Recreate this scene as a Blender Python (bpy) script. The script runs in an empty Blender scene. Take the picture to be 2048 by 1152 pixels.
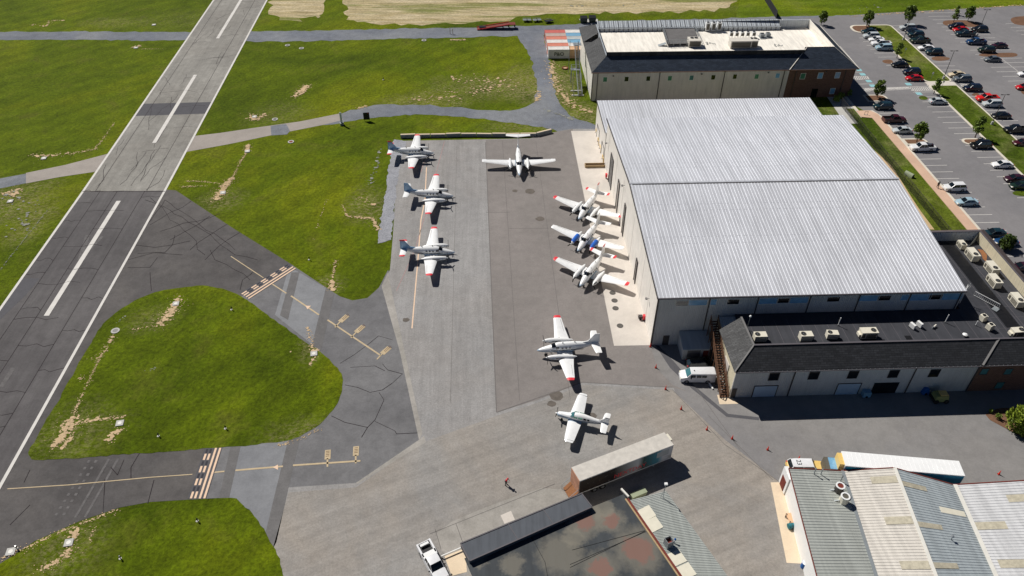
import bpy, math, random
from mathutils import Vector, Matrix, noise
random.seed(7)
PI=math.pi
S=bpy.context.scene; C=S.collection
# ---------------------------------------------------------------- camera (surveyed drone position, 91 m up)
F_=Vector((0.0362497,0.76273845,-0.64569034)).normalized()
R_=Vector((0.99907948,-0.04249013,0.00589676)).normalized()
U_=Vector((0.02293778,0.64530973,0.76357659)).normalized()
H=91.0; FPX=1523.32
cam=bpy.data.cameras.new('camera'); co=bpy.data.objects.new('camera',cam); C.objects.link(co)
cam.sensor_width=36; cam.lens=FPX/2048*36; cam.clip_start=1; cam.clip_end=6000
m=Matrix(((R_.x,U_.x,-F_.x,0),(R_.y,U_.y,-F_.y,0),(R_.z,U_.z,-F_.z,H),(0,0,0,1)))
co.matrix_world=m; S.camera=co
# ---------------------------------------------------------------- light
SUN=Vector((-0.65,0.66,1.0)).normalized()      # towards the sun (north-west)
w=bpy.data.worlds.new('World'); S.world=w; w.use_nodes=True
nt=w.node_tree; sky=nt.nodes.new('ShaderNodeTexSky'); sky.sky_type='NISHITA'; sky.sun_disc=False
sky.sun_elevation=math.asin(SUN.z); sky.sun_rotation=math.atan2(SUN.x,SUN.y)
nt.links.new(sky.outputs[0],nt.nodes['Background'].inputs[0]); nt.nodes['Background'].inputs[1].default_value=0.05; sky.air_density=0.5; sky.dust_density=0.2; sky.ozone_density=4.0; sky.altitude=1500
sl=bpy.data.lights.new('sun','SUN'); sl.energy=5.0; sl.angle=math.radians(0.5); sl.color=(1,0.965,0.915)
so=bpy.data.objects.new('sun',sl); C.objects.link(so); so.rotation_euler=SUN.to_track_quat('Z','Y').to_euler()
S.view_settings.view_transform='Standard'; S.view_settings.look='None'; S.view_settings.exposure=-0.04; S.view_settings.gamma=1
# ---------------------------------------------------------------- survey: a point of the site plan (taken off the photo) -> metres on the level z
def at(x,y,z=0.0):
    d=F_+R_*((x-1024)/FPX)-U_*((y-576)/FPX); t=(z-H)/d.z
    return Vector((d.x*t,d.y*t,z))
# ---------------------------------------------------------------- materials
M={}
def lin(r,g,b):
    f=lambda c:(c/255/12.92) if c<=10 else ((c/255+.055)/1.055)**2.4
    return (f(r),f(g),f(b),1)
class NB:
    def __init__(s,name):
        s.m=bpy.data.materials.new(name); s.m.use_nodes=True; s.t=s.m.node_tree; s.b=s.t.nodes['Principled BSDF']
    def n(s,ty,**k):
        x=s.t.nodes.new(ty)
        for a,v in k.items(): setattr(x,a,v)
        return x
    def l(s,a,b): s.t.links.new(a,b)
    def coord(s,kind='world',scale=(1,1,1),rot=0):
        if kind=='world': o=s.n('ShaderNodeNewGeometry').outputs['Position']
        else: o=s.n('ShaderNodeTexCoord').outputs['Object']
        if rot:
            mr=s.n('ShaderNodeMapping'); mr.inputs['Rotation'].default_value=(0,0,rot); s.l(o,mr.inputs[0]); o=mr.outputs[0]
        mp=s.n('ShaderNodeMapping'); mp.inputs['Scale'].default_value=scale
        s.l(o,mp.inputs[0]); return mp.outputs[0]
    def noise(s,co,scale,detail=4,rough=.55,dist=0):
        x=s.n('ShaderNodeTexNoise'); x.inputs['Scale'].default_value=scale; x.inputs['Detail'].default_value=detail
        x.inputs['Roughness'].default_value=rough; x.inputs['Distortion'].default_value=dist; s.l(co,x.inputs[0]); return x.outputs['Fac']
    def ramp(s,f,stops):
        x=s.n('ShaderNodeValToRGB'); e=x.color_ramp.elements
        while len(e)>len(stops): e.remove(e[-1])
        while len(e)<len(stops): e.new(.5)
        for i,(p,c) in enumerate(stops):
            e[i].position=p; e[i].color=c if hasattr(c,'__len__') else (c,c,c,1)
        s.l(f,x.inputs[0]); return x.outputs[0]
    def mix(s,f,a,b,mode='MIX'):
        x=s.n('ShaderNodeMix'); x.data_type='RGBA'; x.blend_type=mode
        for k,v in ((0,f),(6,a),(7,b)):
            if hasattr(v,'is_output'): s.l(v,x.inputs[k])
            else: x.inputs[k].default_value=v
        return x.outputs[2]
    def mul(s,a,f,amt=1.0): return s.mix(amt,a,f,'MULTIPLY')
    def bump(s,h,st=.3,d=.05):
        x=s.n('ShaderNodeBump'); x.inputs['Strength'].default_value=st; x.inputs['Distance'].default_value=d
        s.l(h,x.inputs['Height']); s.l(x.outputs[0],s.b.inputs['Normal'])
    def out(s,col,rough=.8,metal=0,spec=.3):
        if hasattr(col,'is_output'): s.l(col,s.b.inputs['Base Color'])
        else: s.b.inputs['Base Color'].default_value=col
        s.b.inputs['Roughness'].default_value=rough; s.b.inputs['Metallic'].default_value=metal
        s.b.inputs['Specular IOR Level'].default_value=spec; return s.m
def g4(v): return (v,v,v,1)
def plain(name,rgb,rough=.6,metal=0,spec=.4,var=.12,scale=1.5,kind='obj'):
    b=NB(name); c=lin(*rgb) if max(rgb)>1 else (*rgb,1)
    f=b.noise(b.coord(kind),scale,5,.6); r=b.ramp(f,[(.3,g4(1-var)),(.7,g4(1.0))])
    M[name]=b.out(b.mul(c,r),rough,metal,spec); return M[name]
def paint(name,rgb,rough=.25,spec=.5):
    b=NB(name); b.b.inputs['Coat Weight'].default_value=.35; b.b.inputs['Coat Roughness'].default_value=.12
    f=b.noise(b.coord('obj'),2.5,4); r=b.ramp(f,[(.3,g4(.9)),(.7,g4(1.0))])
    M[name]=b.out(b.mul(lin(*rgb),r),rough,0,spec); return M[name]
# grass
def grass(name,dark,mid,yel,brown,rot=0,thr=.62,dry=()):
    b=NB(name); w1=b.coord('world'); w2=b.coord('world',(1,.14,1),rot); 
    big=b.noise(w1,.022,5,.6,.6); med=b.noise(w1,.11,5,.65,.3); fine=b.noise(w1,1.6,6,.75); st=b.noise(w2,.9,4,.6,.4)
    c=b.ramp(big,[(.36,dark),(.5,mid),(.66,yel)])
    c=b.mix(b.ramp(med,[(thr-.08,0.0),(thr+.1,.75)]),c,brown)
    c=b.mul(c,b.ramp(st,[(.3,g4(.84)),(.6,g4(1.05))]))
    c=b.mul(c,b.ramp(med,[(.35,g4(.82)),(.6,g4(1.06))]))
    c=b.mul(c,b.ramp(fine,[(.28,g4(.45)),(.5,g4(.95)),(.72,g4(1.45))]))
    mott=b.ramp(b.noise(b.coord('world',(1,1.6,1)),1.1,6,.85,.5),[(.47,0.0),(.6,1.0)])
    for (px,r,el,amt) in dry:
        q=at(*px); vm=b.n('ShaderNodeVectorMath',operation='SUBTRACT'); b.l(w1,vm.inputs[0]); vm.inputs[1].default_value=q
        vs=b.n('ShaderNodeVectorMath',operation='MULTIPLY'); vs.inputs[1].default_value=(1/(r*el),1/r,0); b.l(vm.outputs[0],vs.inputs[0]); ln=b.n('ShaderNodeVectorMath',operation='LENGTH'); b.l(vs.outputs[0],ln.inputs[0])
        ad=b.n('ShaderNodeMath',operation='MULTIPLY_ADD'); b.l(med,ad.inputs[0]); ad.inputs[1].default_value=1.6; b.l(ln.outputs['Value'],ad.inputs[2])
        mr=b.n('ShaderNodeMapRange'); mr.inputs[1].default_value=2.0; mr.inputs[2].default_value=1.2; mr.inputs[3].default_value=0; mr.inputs[4].default_value=amt; b.l(ad.outputs[0],mr.inputs[0])
        mm=b.n('ShaderNodeMath',operation='MULTIPLY'); b.l(mr.outputs[0],mm.inputs[0]); b.l(mott,mm.inputs[1]); c=b.mix(mm.outputs[0],c,(.3,.25,.13,1))
    wv=b.n('ShaderNodeTexWave'); wv.inputs['Scale'].default_value=.055; wv.inputs['Distortion'].default_value=2.5; wv.inputs['Detail'].default_value=3; wv.inputs['Detail Scale'].default_value=.6; b.l(b.coord('world',(1,1,1),rot+.4),wv.inputs[0])
    c=b.mul(c,b.ramp(wv.outputs['Fac'],[(.2,g4(.93)),(.8,g4(1.04))]))
    mid=b.noise(w1,.45,5,.75,.4); c=b.mix(b.ramp(mid,[(.6,0.0),(.72,.4)]),c,brown); c=b.mul(c,b.ramp(mid,[(.3,g4(.8)),(.6,g4(1.06))]))
    b.bump(fine,.9,.25); M[name]=b.out(c,.95,0,.1)
grass('grass',(.064,.096,.002,1),(.108,.148,.003,1),(.17,.192,.004,1),(.105,.11,.014,1),.5,.62,[((990,175),9,2.2,.8),((850,203),5,2.6,.7),((1052,165),13,.6,.7),((1120,170),16,.35,.9),((1165,228),6,1.4,.9),((735,408),7,.8,.7),((30,405),9,1.0,.8),((60,455),7,.6,.6),((660,570),3,1,.7),((1050,252),4,3,.6),((560,230),8,1.2,.4),((445,400),5,1,.6),((150,870),7,1,.5),((620,870),4,2,.5),((300,640),4,1.2,.5),((1300,18),4,12,.5),((625,690),5,.5,.6),((140,1100),6,1,.5),((1700,25),8,2,.5),((400,40),10,2,.3),((230,45),5,2,.5)])
grass('grass_far',(.08,.125,.004,1),(.125,.18,.006,1),(.19,.225,.008,1),(.14,.155,.03,1),1.2)
grass('grass_trim',(.06,.095,.006,1),(.1,.145,.01,1),(.15,.17,.02,1),(.17,.17,.06,1),.2,.56)
def field():
    b=NB('straw'); w2=b.coord('world',(.09,1,1),.04); w1=b.coord('world')
    st=b.noise(w2,.55,6,.7,.5); fine=b.noise(w1,1.3,6,.8); big=b.noise(w1,.05,4)
    c=b.ramp(st,[(.3,(.3,.25,.1,1)),(.42,(.46,.37,.2,1)),(.62,(.62,.52,.34,1))])
    g=b.ramp(b.noise(w2,.22,5,.65,.5),[(.52,0.0),(.62,.8)])
    c=b.mix(g,c,(.16,.19,.03,1)); c=b.mul(c,b.ramp(b.noise(b.coord('world',(.2,1.4,1),.04),.8,5,.7,.6),[(.35,g4(.72)),(.6,g4(1.1))])); c=b.mul(c,b.ramp(fine,[(.3,g4(.55)),(.65,g4(1.15))]))
    b.bump(fine,.8,.2); M['straw']=b.out(c,.95,0,.1)
field()
def asphalt(name,rgb,var=.16,grain=.22,streak=None,blot=.1,tint=None):
    b=NB(name); w1=b.coord('world'); c=lin(*rgb)
    big=b.noise(w1,.06,6,.6,.4); mid=b.noise(w1,.5,6,.7,.2); fine=b.noise(w1,3.2,6,.9)
    c=b.mul(c,b.ramp(big,[(.3,g4(1-var)),(.7,g4(1+var*.4))]))
    if tint: c=b.mix(b.ramp(b.noise(w1,.045,4,.6,.5),[(.42,0.0),(.62,.7)]),c,lin(*tint))
    c=b.mul(c,b.ramp(mid,[(.32,g4(1-blot)),(.6,g4(1.03))]))
    if streak is not None:
        w2=b.coord('world',(1,.05,1),streak); st=b.noise(w2,.7,5,.7,.2)
        c=b.mul(c,b.ramp(st,[(.32,g4(.86)),(.62,g4(1.06))]))
    c=b.mul(c,b.ramp(fine,[(.3,g4(1-grain)),(.7,g4(1+grain))]))
    b.bump(fine,.35,.03); M[name]=b.out(c,.92,0,.15)
asphalt('runway_light',(150,147,140),.22,.22,0.0,.18,(134,130,123))
asphalt('runway_dark',(95,92,92),.22,.16,0.0,.14,(108,105,104))
asphalt('taxi_dark',(93,90,89),.28,.18,None,.22,(104,100,97))
asphalt('taxi_mid',(114,113,114),.2,.16,None,.2,(124,123,123))
asphalt('taxi_light',(136,137,139),.16,.12,None,.14,(122,123,126))
asphalt('taxi_strip',(112,110,109),.2,.18,None,.18)
asphalt('apron',(152,150,148),.14,.26,.0,.12,(146,142,138))
asphalt('apron_smooth',(136,130,126),.14,.14,None,.12,(126,121,117))
asphalt('yard',(148,145,141),.18,.24,1.19,.14,(154,145,134))
asphalt('yard2',(136,133,130),.16,.12,None,.12,(128,126,126)); asphalt('lot',(124,122,123),.14,.1,None,.08,(133,130,130))
asphalt('gravel_blue',(116,120,128),.2,.35,None,.2,(134,136,138))
asphalt('gravel_pale',(152,153,158),.12,.5,None,.2)
asphalt('path',(160,152,144),.12,.14,None,.1)
asphalt('patch_dark',(90,89,92),.1,.12,None,.1)
asphalt('concrete_old',(168,163,156),.2,.16,None,.2,(150,146,138))
def concrete(name,rgb,pitch=None):
    b=NB(name); w1=b.coord('world'); c=b.mul(lin(*rgb),b.ramp(b.noise(w1,.25,6,.65,.3),[(.3,g4(.86)),(.65,g4(1.03))]))
    c=b.mul(c,b.ramp(b.noise(w1,6,4,.8),[(.3,g4(.93)),(.7,g4(1.05))])); b.bump(b.noise(w1,8,3),.15,.02); M[name]=b.out(c,.85,0,.2)
concrete('concrete',(206,198,188)); concrete('kerb_concrete',(214,206,190)); concrete('sidewalk',(205,172,148)); concrete('concrete_grey',(188,186,180)); concrete('pad_tan',(222,202,174))
asphalt('mulch',(122,92,72),.2,.35,None,.25); asphalt('soil',(205,178,142),.2,.25,None,.15,(190,165,125)); asphalt('soil_grey',(150,150,140),.2,.4,None,.2)
plain('line_white',(214,210,203),.7,var=.15,scale=.8,kind='world',spec=.2); plain('line_peach',(232,200,170),.7,var=.14,scale=2,kind='world',spec=.2)
plain('line_yellow',(196,176,142),.7,var=.2,scale=1,kind='world',spec=.2); plain('line_faded',(112,109,108),.8,var=.4,scale=1.5,kind='world',spec=.1)
plain('line_black',(44,42,50),.7,var=.1,spec=.2); plain('line_cyan',(150,200,205),.7,var=.25,scale=3,kind='world',spec=.2); plain('line_pink',(176,140,138),.8,var=.2,kind='world',spec=.1)
plain('crack',(58,52,54),.9,var=.3,spec=.1,kind='world'); plain('crack_soft',(116,112,109),.9,var=.2,spec=.1,kind='world'); plain('stain',(112,105,98),.9,var=.3,spec=.1,kind='world')
# buildings
def siding(name,rgb,axis,pitch=.3,rough=.5,depth=.06,dark=.82,kind='world'):
    b=NB(name); sc=[0,0,0]; sc[axis]=1/pitch; co=b.coord(kind,tuple(sc))
    sp=b.n('ShaderNodeSeparateXYZ'); b.l(co,sp.inputs[0])
    fr=b.n('ShaderNodeMath',operation='FRACT'); b.l(sp.outputs[axis],fr.inputs[0])
    r=b.ramp(fr.outputs[0],[(0,0.0),(.08,1.0),(.3,1.0),(.38,0.0)]); rr=b.ramp(fr.outputs[0],[(.36,g4(1)),(.42,g4(dark)),(.5,g4(1)),(1,g4(1))])
    c=b.mul(lin(*rgb),b.ramp(b.noise(b.coord(kind),.4,5,.6),[(.3,g4(.92)),(.7,g4(1.03))])); c=b.mul(c,rr); c=b.mul(c,b.ramp(b.noise(b.coord(kind,(1,1,.12)),1.6,5,.75),[(.3,g4(.86)),(.55,g4(1.02))]))
    b.bump(r,.8,depth); M[name]=b.out(c,rough,0,.4)
siding('siding_x',(194,196,194),0,.3,.5,.05,.75); siding('siding_n',(216,207,202),0,.3,.5,.05,.75); siding('siding_y',(238,232,222),1,.3,.5,.04,.9); siding('siding_cream',(216,206,178),1,.45,.6,.06,.7)  # shade greyed into the colour of siding_x, sunlight into the paler siding_y
siding('siding_blue',(190,196,200),0,.6,.35,.05,.6)  # bluish shade of the inner parapet faces is put into this colour
def metalroof(name,rgb,rough=.4,metal=.25,lap=True):
    b=NB(name); w1=b.coord('world'); 
    c=b.mul(lin(*rgb),b.ramp(b.noise(b.coord('world',(1.64,.06,1)),1,2,.5),[(.35,g4(.87)),(.65,g4(1.04))]))
    c=b.mul(c,b.ramp(b.noise(w1,.05,5,.6,.4),[(.3,g4(.9)),(.7,g4(1.03))])); c=b.mul(c,b.ramp(b.noise(w1,3,4,.7),[(.3,g4(.95)),(.7,g4(1.03))]))
    M[name]=b.out(c,rough,metal,.5)
metalroof('metal_roof',(212,213,217)); metalroof('metal_rib',(246,248,252),.45,.1); metalroof('shed_shade_grey',(180,183,176),.5,.1); metalroof('shed_sun_cream',(208,202,192),.55,.05)
metalroof('shed_blue',(178,186,188),.5,.1); metalroof('shed_sun_white',(206,206,206),.5,.05); metalroof('tin',(176,180,174),.5,.15); plain('skylight',(226,220,200),.5,var=.1); plain('skylight_old',(192,184,162),.6,var=.35,scale=2)
def shingle(name,rgb):
    b=NB(name); w1=b.coord('world'); c=lin(*rgb)
    br=b.n('ShaderNodeTexBrick'); br.inputs['Scale'].default_value=1.0; br.inputs['Brick Width'].default_value=.9; br.inputs['Row Height'].default_value=.3
    br.inputs['Mortar Size'].default_value=.03; br.inputs['Color1'].default_value=g4(.8); br.inputs['Color2'].default_value=g4(1.25); br.inputs['Mortar'].default_value=g4(.6); b.l(w1,br.inputs[0])
    c=b.mul(c,br.outputs[0]); c=b.mul(c,b.ramp(b.noise(w1,4,5,.8),[(.3,g4(.7)),(.7,g4(1.25))])); c=b.mul(c,b.ramp(b.noise(w1,.3,4,.6),[(.3,g4(.88)),(.7,g4(1.08))]))
    M[name]=b.out(c,.9,0,.15)
shingle('shingle_dark',(52,53,56)); shingle('shingle_west',(84,84,84)); shingle('shingle_brown',(96,84,82)); shingle('shingle_north',(54,62,74))  # west shingle is a lighter copy: sunlight on those slopes put into the colour
def membrane(name,rgb,var=.2,blot=None):
    b=NB(name); w1=b.coord('world'); c=b.mul(lin(*rgb),b.ramp(b.noise(w1,.25,6,.65,.4),[(.3,g4(1-var)),(.7,g4(1+var*.4))]))
    c=b.mul(c,b.ramp(b.noise(b.coord('world',(1,.12,1)),1.5,4,.6),[(.35,g4(.85)),(.6,g4(1.06))]))
    if blot:
        wob=b.n('ShaderNodeVectorMath',operation='ADD'); nz=b.n('ShaderNodeTexNoise'); nz.inputs['Scale'].default_value=.7; nz.inputs['Detail'].default_value=5; nz.inputs['Roughness'].default_value=.7; b.l(w1,nz.inputs[0])
        sc=b.n('ShaderNodeVectorMath',operation='SCALE'); sc.inputs['Scale'].default_value=3.2; b.l(nz.outputs['Color'],sc.inputs[0]); b.l(w1,wob.inputs[0]); b.l(sc.outputs[0],wob.inputs[1])
        for px,r,red in blot:
            q=at(px[0],px[1],3.3)+Vector((1.6,1.6,1.6)); d=b.n('ShaderNodeVectorMath',operation='DISTANCE'); b.l(wob.outputs[0],d.inputs[0]); d.inputs[1].default_value=q
            mr=b.n('ShaderNodeMapRange'); mr.inputs[1].default_value=r*1.15; mr.inputs[2].default_value=r*.7; mr.inputs[3].default_value=0; mr.inputs[4].default_value=.5; b.l(d.outputs['Value'],mr.inputs[0]); c=b.mix(mr.outputs[0],c,lin(134,128,114))
            if red:
                mr=b.n('ShaderNodeMapRange'); mr.inputs[1].default_value=r*.62; mr.inputs[2].default_value=r*.45; mr.inputs[3].default_value=0; mr.inputs[4].default_value=.55; b.l(d.outputs['Value'],mr.inputs[0]); c=b.mix(mr.outputs[0],c,lin(138,92,80))
    M[name]=b.out(c,.75,0,.3)
membrane('roof_black',(62,63,68)); membrane('roof_white',(238,232,220),.08); membrane('roof_tar',(64,68,71),.25,[((1170,1040),2.6,1),((1222,1040),2.0,1),((1275,1100),3.4,1),((1200,1135),2.4,1),((1120,1110),3.0,0),((1025,1130),1.6,0),((955,1120),1.2,0),((1150,1075),1.6,0),((1205,1015),1.6,0)]); membrane('roof_canopy',(84,88,94),.14)
def brick(name,rgb):
    b=NB(name); w1=b.coord('world'); br=b.n('ShaderNodeTexBrick'); br.inputs['Scale'].default_value=1; br.inputs['Brick Width'].default_value=.44; br.inputs['Row Height'].default_value=.16
    br.inputs['Mortar Size'].default_value=.012; br.inputs['Color1'].default_value=lin(*rgb); br.inputs['Color2'].default_value=lin(rgb[0]*.85,rgb[1]*.8,rgb[2]*.8); br.inputs['Mortar'].default_value=lin(140,120,110)
    sp=b.n('ShaderNodeSeparateXYZ'); b.l(w1,sp.inputs[0]); ad=b.n('ShaderNodeMath',operation='ADD'); b.l(sp.outputs[0],ad.inputs[0]); b.l(sp.outputs[1],ad.inputs[1])
    cb=b.n('ShaderNodeCombineXYZ'); b.l(ad.outputs[0],cb.inputs[0]); b.l(sp.outputs[2],cb.inputs[1]); b.l(cb.outputs[0],br.inputs[0]); M[name]=b.out(br.outputs[0],.9,0,.2)
brick('brick',(112,82,68))
def glassy(name,rgb,rough=.08,spec=.8):
    b=NB(name); M[name]=b.out(b.mul(lin(*rgb),b.ramp(b.noise(b.coord('obj'),.8,2),[(.3,g4(.8)),(.7,g4(1.1))])),rough,0,spec)
glassy('glass_dark',(18,22,26)); glassy('glass_car',(16,24,28),.05); glassy('glass_blue',(120,170,205),.15,.5); glassy('glass_teal',(70,120,125),.12,.6); glassy('glass_green',(70,130,110),.1)
plain('trim_dark',(70,66,64),.5); plain('trim_white',(228,224,216),.5,var=.06); plain('door_grey',(120,118,116),.5); plain('door_panel',(206,198,188),.5); plain('barrier_grey',(128,134,138),.8,var=.25,scale=1.5); plain('door_blue',(176,196,214),.4)
plain('ac_white',(222,216,198),.5,var=.1,scale=3); plain('ac_grille',(96,92,82),.6); plain('steel',(168,172,174),.4,.6); plain('galv',(150,156,158),.5,.3); plain('black_part',(22,22,24),.5); plain('rubber',(26,26,27),.8)
plain('rim',(170,172,175),.35,.7); plain('white_paint',(236,236,233),.4,var=.06,scale=1.2); plain('red_paint',(224,62,70),.5,var=.12); plain('blue_paint',(24,96,190),.5,var=.15); plain('yellow_paint',(226,196,60),.5)
plain('orange_cone',(226,52,34),.6,var=.08); plain('yellow_cab',(236,200,120),.4); plain('wood',(150,100,62),.8,var=.3,scale=4); plain('wood_dark',(104,72,50),.85,var=.3,scale=4); plain('wood_pale',(186,160,120),.8,var=.25,scale=4)
plain('trailer_top',(206,200,190),.6,var=.2,scale=1.2); plain('trailer_top_white',(238,238,236),.5,var=.07,scale=.8); plain('cream_roof',(214,208,196),.6); plain('orange_door',(214,158,128),.6,var=.4,scale=1.5)
plain('teal_tarp',(30,110,120),.6); plain('barrel_blue',(20,96,170),.4); plain('olive',(140,146,90),.7,var=.2); plain('rust',(122,52,40),.8,var=.3,scale=2); plain('skin',(170,120,95),.6); plain('shirt_red',(210,40,60),.8); plain('cloth_dark',(34,34,40),.9)
plain('gutter',(120,92,76),.6,var=.2); plain('eave_dark',(92,88,92),.6); plain('grate',(96,92,86),.7,var=.4,scale=5); plain('box_white',(225,222,212),.6,var=.12); plain('crate_green',(152,160,132),.6)
for nm,rgb in dict(cont_red=(204,108,98),cont_orange=(214,134,112),cont_blue=(122,170,198),cont_grey=(186,190,188),cont_white=(226,222,216),cont_tan=(222,180,140),cont_faded=(190,170,160)).items(): plain(nm,rgb,.6,var=.22,scale=1.2)
for nm,rgb in dict(car_teal=(26,50,58),car_silver=(188,194,196),car_white=(232,232,232),car_black=(16,18,21),car_navy=(18,28,46),car_red=(186,14,26),car_darkred=(66,18,26),car_tan=(206,190,160),car_green=(24,44,34),car_lightblue=(158,184,196),car_grey=(96,104,110),car_blue=(22,60,100),car_maroon=(56,24,38),car_brightred=(224,36,30)).items(): paint(nm,rgb)
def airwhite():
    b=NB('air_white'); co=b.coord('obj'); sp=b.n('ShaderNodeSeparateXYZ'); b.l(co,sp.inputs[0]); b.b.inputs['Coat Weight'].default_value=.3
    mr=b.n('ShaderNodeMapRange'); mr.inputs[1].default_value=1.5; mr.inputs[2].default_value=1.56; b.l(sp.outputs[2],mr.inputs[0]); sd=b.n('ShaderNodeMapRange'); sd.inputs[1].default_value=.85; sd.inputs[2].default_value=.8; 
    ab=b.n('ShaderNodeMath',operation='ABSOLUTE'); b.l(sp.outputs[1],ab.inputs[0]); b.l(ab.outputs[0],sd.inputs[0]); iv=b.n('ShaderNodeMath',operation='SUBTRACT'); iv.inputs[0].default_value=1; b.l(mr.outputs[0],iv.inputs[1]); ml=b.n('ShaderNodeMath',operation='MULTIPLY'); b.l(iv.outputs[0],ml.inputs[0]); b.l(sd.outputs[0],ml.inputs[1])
    c=b.mix(ml.outputs[0],lin(240,240,238),lin(176,196,214)); n=b.noise(co,1.1,5,.7); c=b.mul(c,b.ramp(n,[(.3,g4(.9)),(.65,g4(1.0))])); M['air_white']=b.out(c,.32,0,.5)  # lower fuselage tinted blue-grey: its sky-lit shade is put into the paint
airwhite(); paint('fin_sky_shade',(132,172,206),.35); plain('soot',(96,92,90),.8,var=.4,scale=5); plain('roof_lap',(176,178,184),.6); plain('wood_stair',(112,80,60),.85,var=.35,scale=4)  # the blue fin paint carries the sky-lit shade in its colour
def foliage(name,a,bb):
    b=NB(name); oi=b.n('ShaderNodeNewGeometry'); r=b.ramp(oi.outputs['Random Per Island'],[(0,a),(1,bb)]); b.b.inputs['Subsurface Weight'].default_value=0
    M[name]=b.out(r,.6,0,.3)
foliage('leaf',(.075,.12,.012,1),(.2,.28,.04,1)); foliage('leaf_bright',(.1,.15,.01,1),(.26,.32,.03,1)); foliage('leaf_dark',(.03,.06,.012,1),(.08,.12,.02,1))
plain('bark',(96,82,70),.9,var=.3,scale=6)
def fencemat():
    b=NB('chain_link'); tr=b.n('ShaderNodeBsdfTransparent'); mx=b.n('ShaderNodeMixShader'); mx.inputs[0].default_value=.45
    b.out((.012,.012,.012,1),.8); o=b.t.nodes['Material Output']; b.l(tr.outputs[0],mx.inputs[1]); b.l(b.b.outputs[0],mx.inputs[2]); b.l(mx.outputs[0],o.inputs[0]); M['chain_link']=b.m
fencemat()
# trailer wrap: a dark mural of loose colour blotches
def mural(name,kind):
    b=NB(name); co=b.coord('obj',(1,1,1)); a=b.noise(co,.45,4,.6,.6); c2=b.noise(co,1.6,5,.7,.8)
    if kind==1:
        sp=b.n('ShaderNodeSeparateXYZ'); b.l(co,sp.inputs[0]); mr=b.n('ShaderNodeMapRange'); mr.inputs[1].default_value=-7.5; mr.inputs[2].default_value=7.5; b.l(sp.outputs[0],mr.inputs[0])
        base=b.ramp(mr.outputs[0],[(0,(.03,.02,.016,1)),(.36,(.02,.015,.015,1)),(.46,(.2,.2,.19,1)),(.62,(.5,.52,.52,1)),(.68,(.03,.07,.06,1)),(.85,(.08,.28,.36,1)),(.9,(.6,.6,.6,1))])
        c=b.mix(b.ramp(c2,[(.6,0.0),(.68,.55)]),base,(.4,.4,.36,1)); c=b.mix(b.ramp(a,[(.56,0.0),(.66,.4)]),c,(.16,.1,.03,1))
    else:
        c=b.mix(b.ramp(a,[(.5,0.0),(.6,.6)]),lin(18,120,150),lin(10,80,125)); c=b.mix(b.ramp(c2,[(.68,0.0),(.72,.8)]),c,lin(215,130,70))
    M[name]=b.out(c,.5,0,.3)
mural('mural_dark',1); mural('mural_blue',2)
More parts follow.
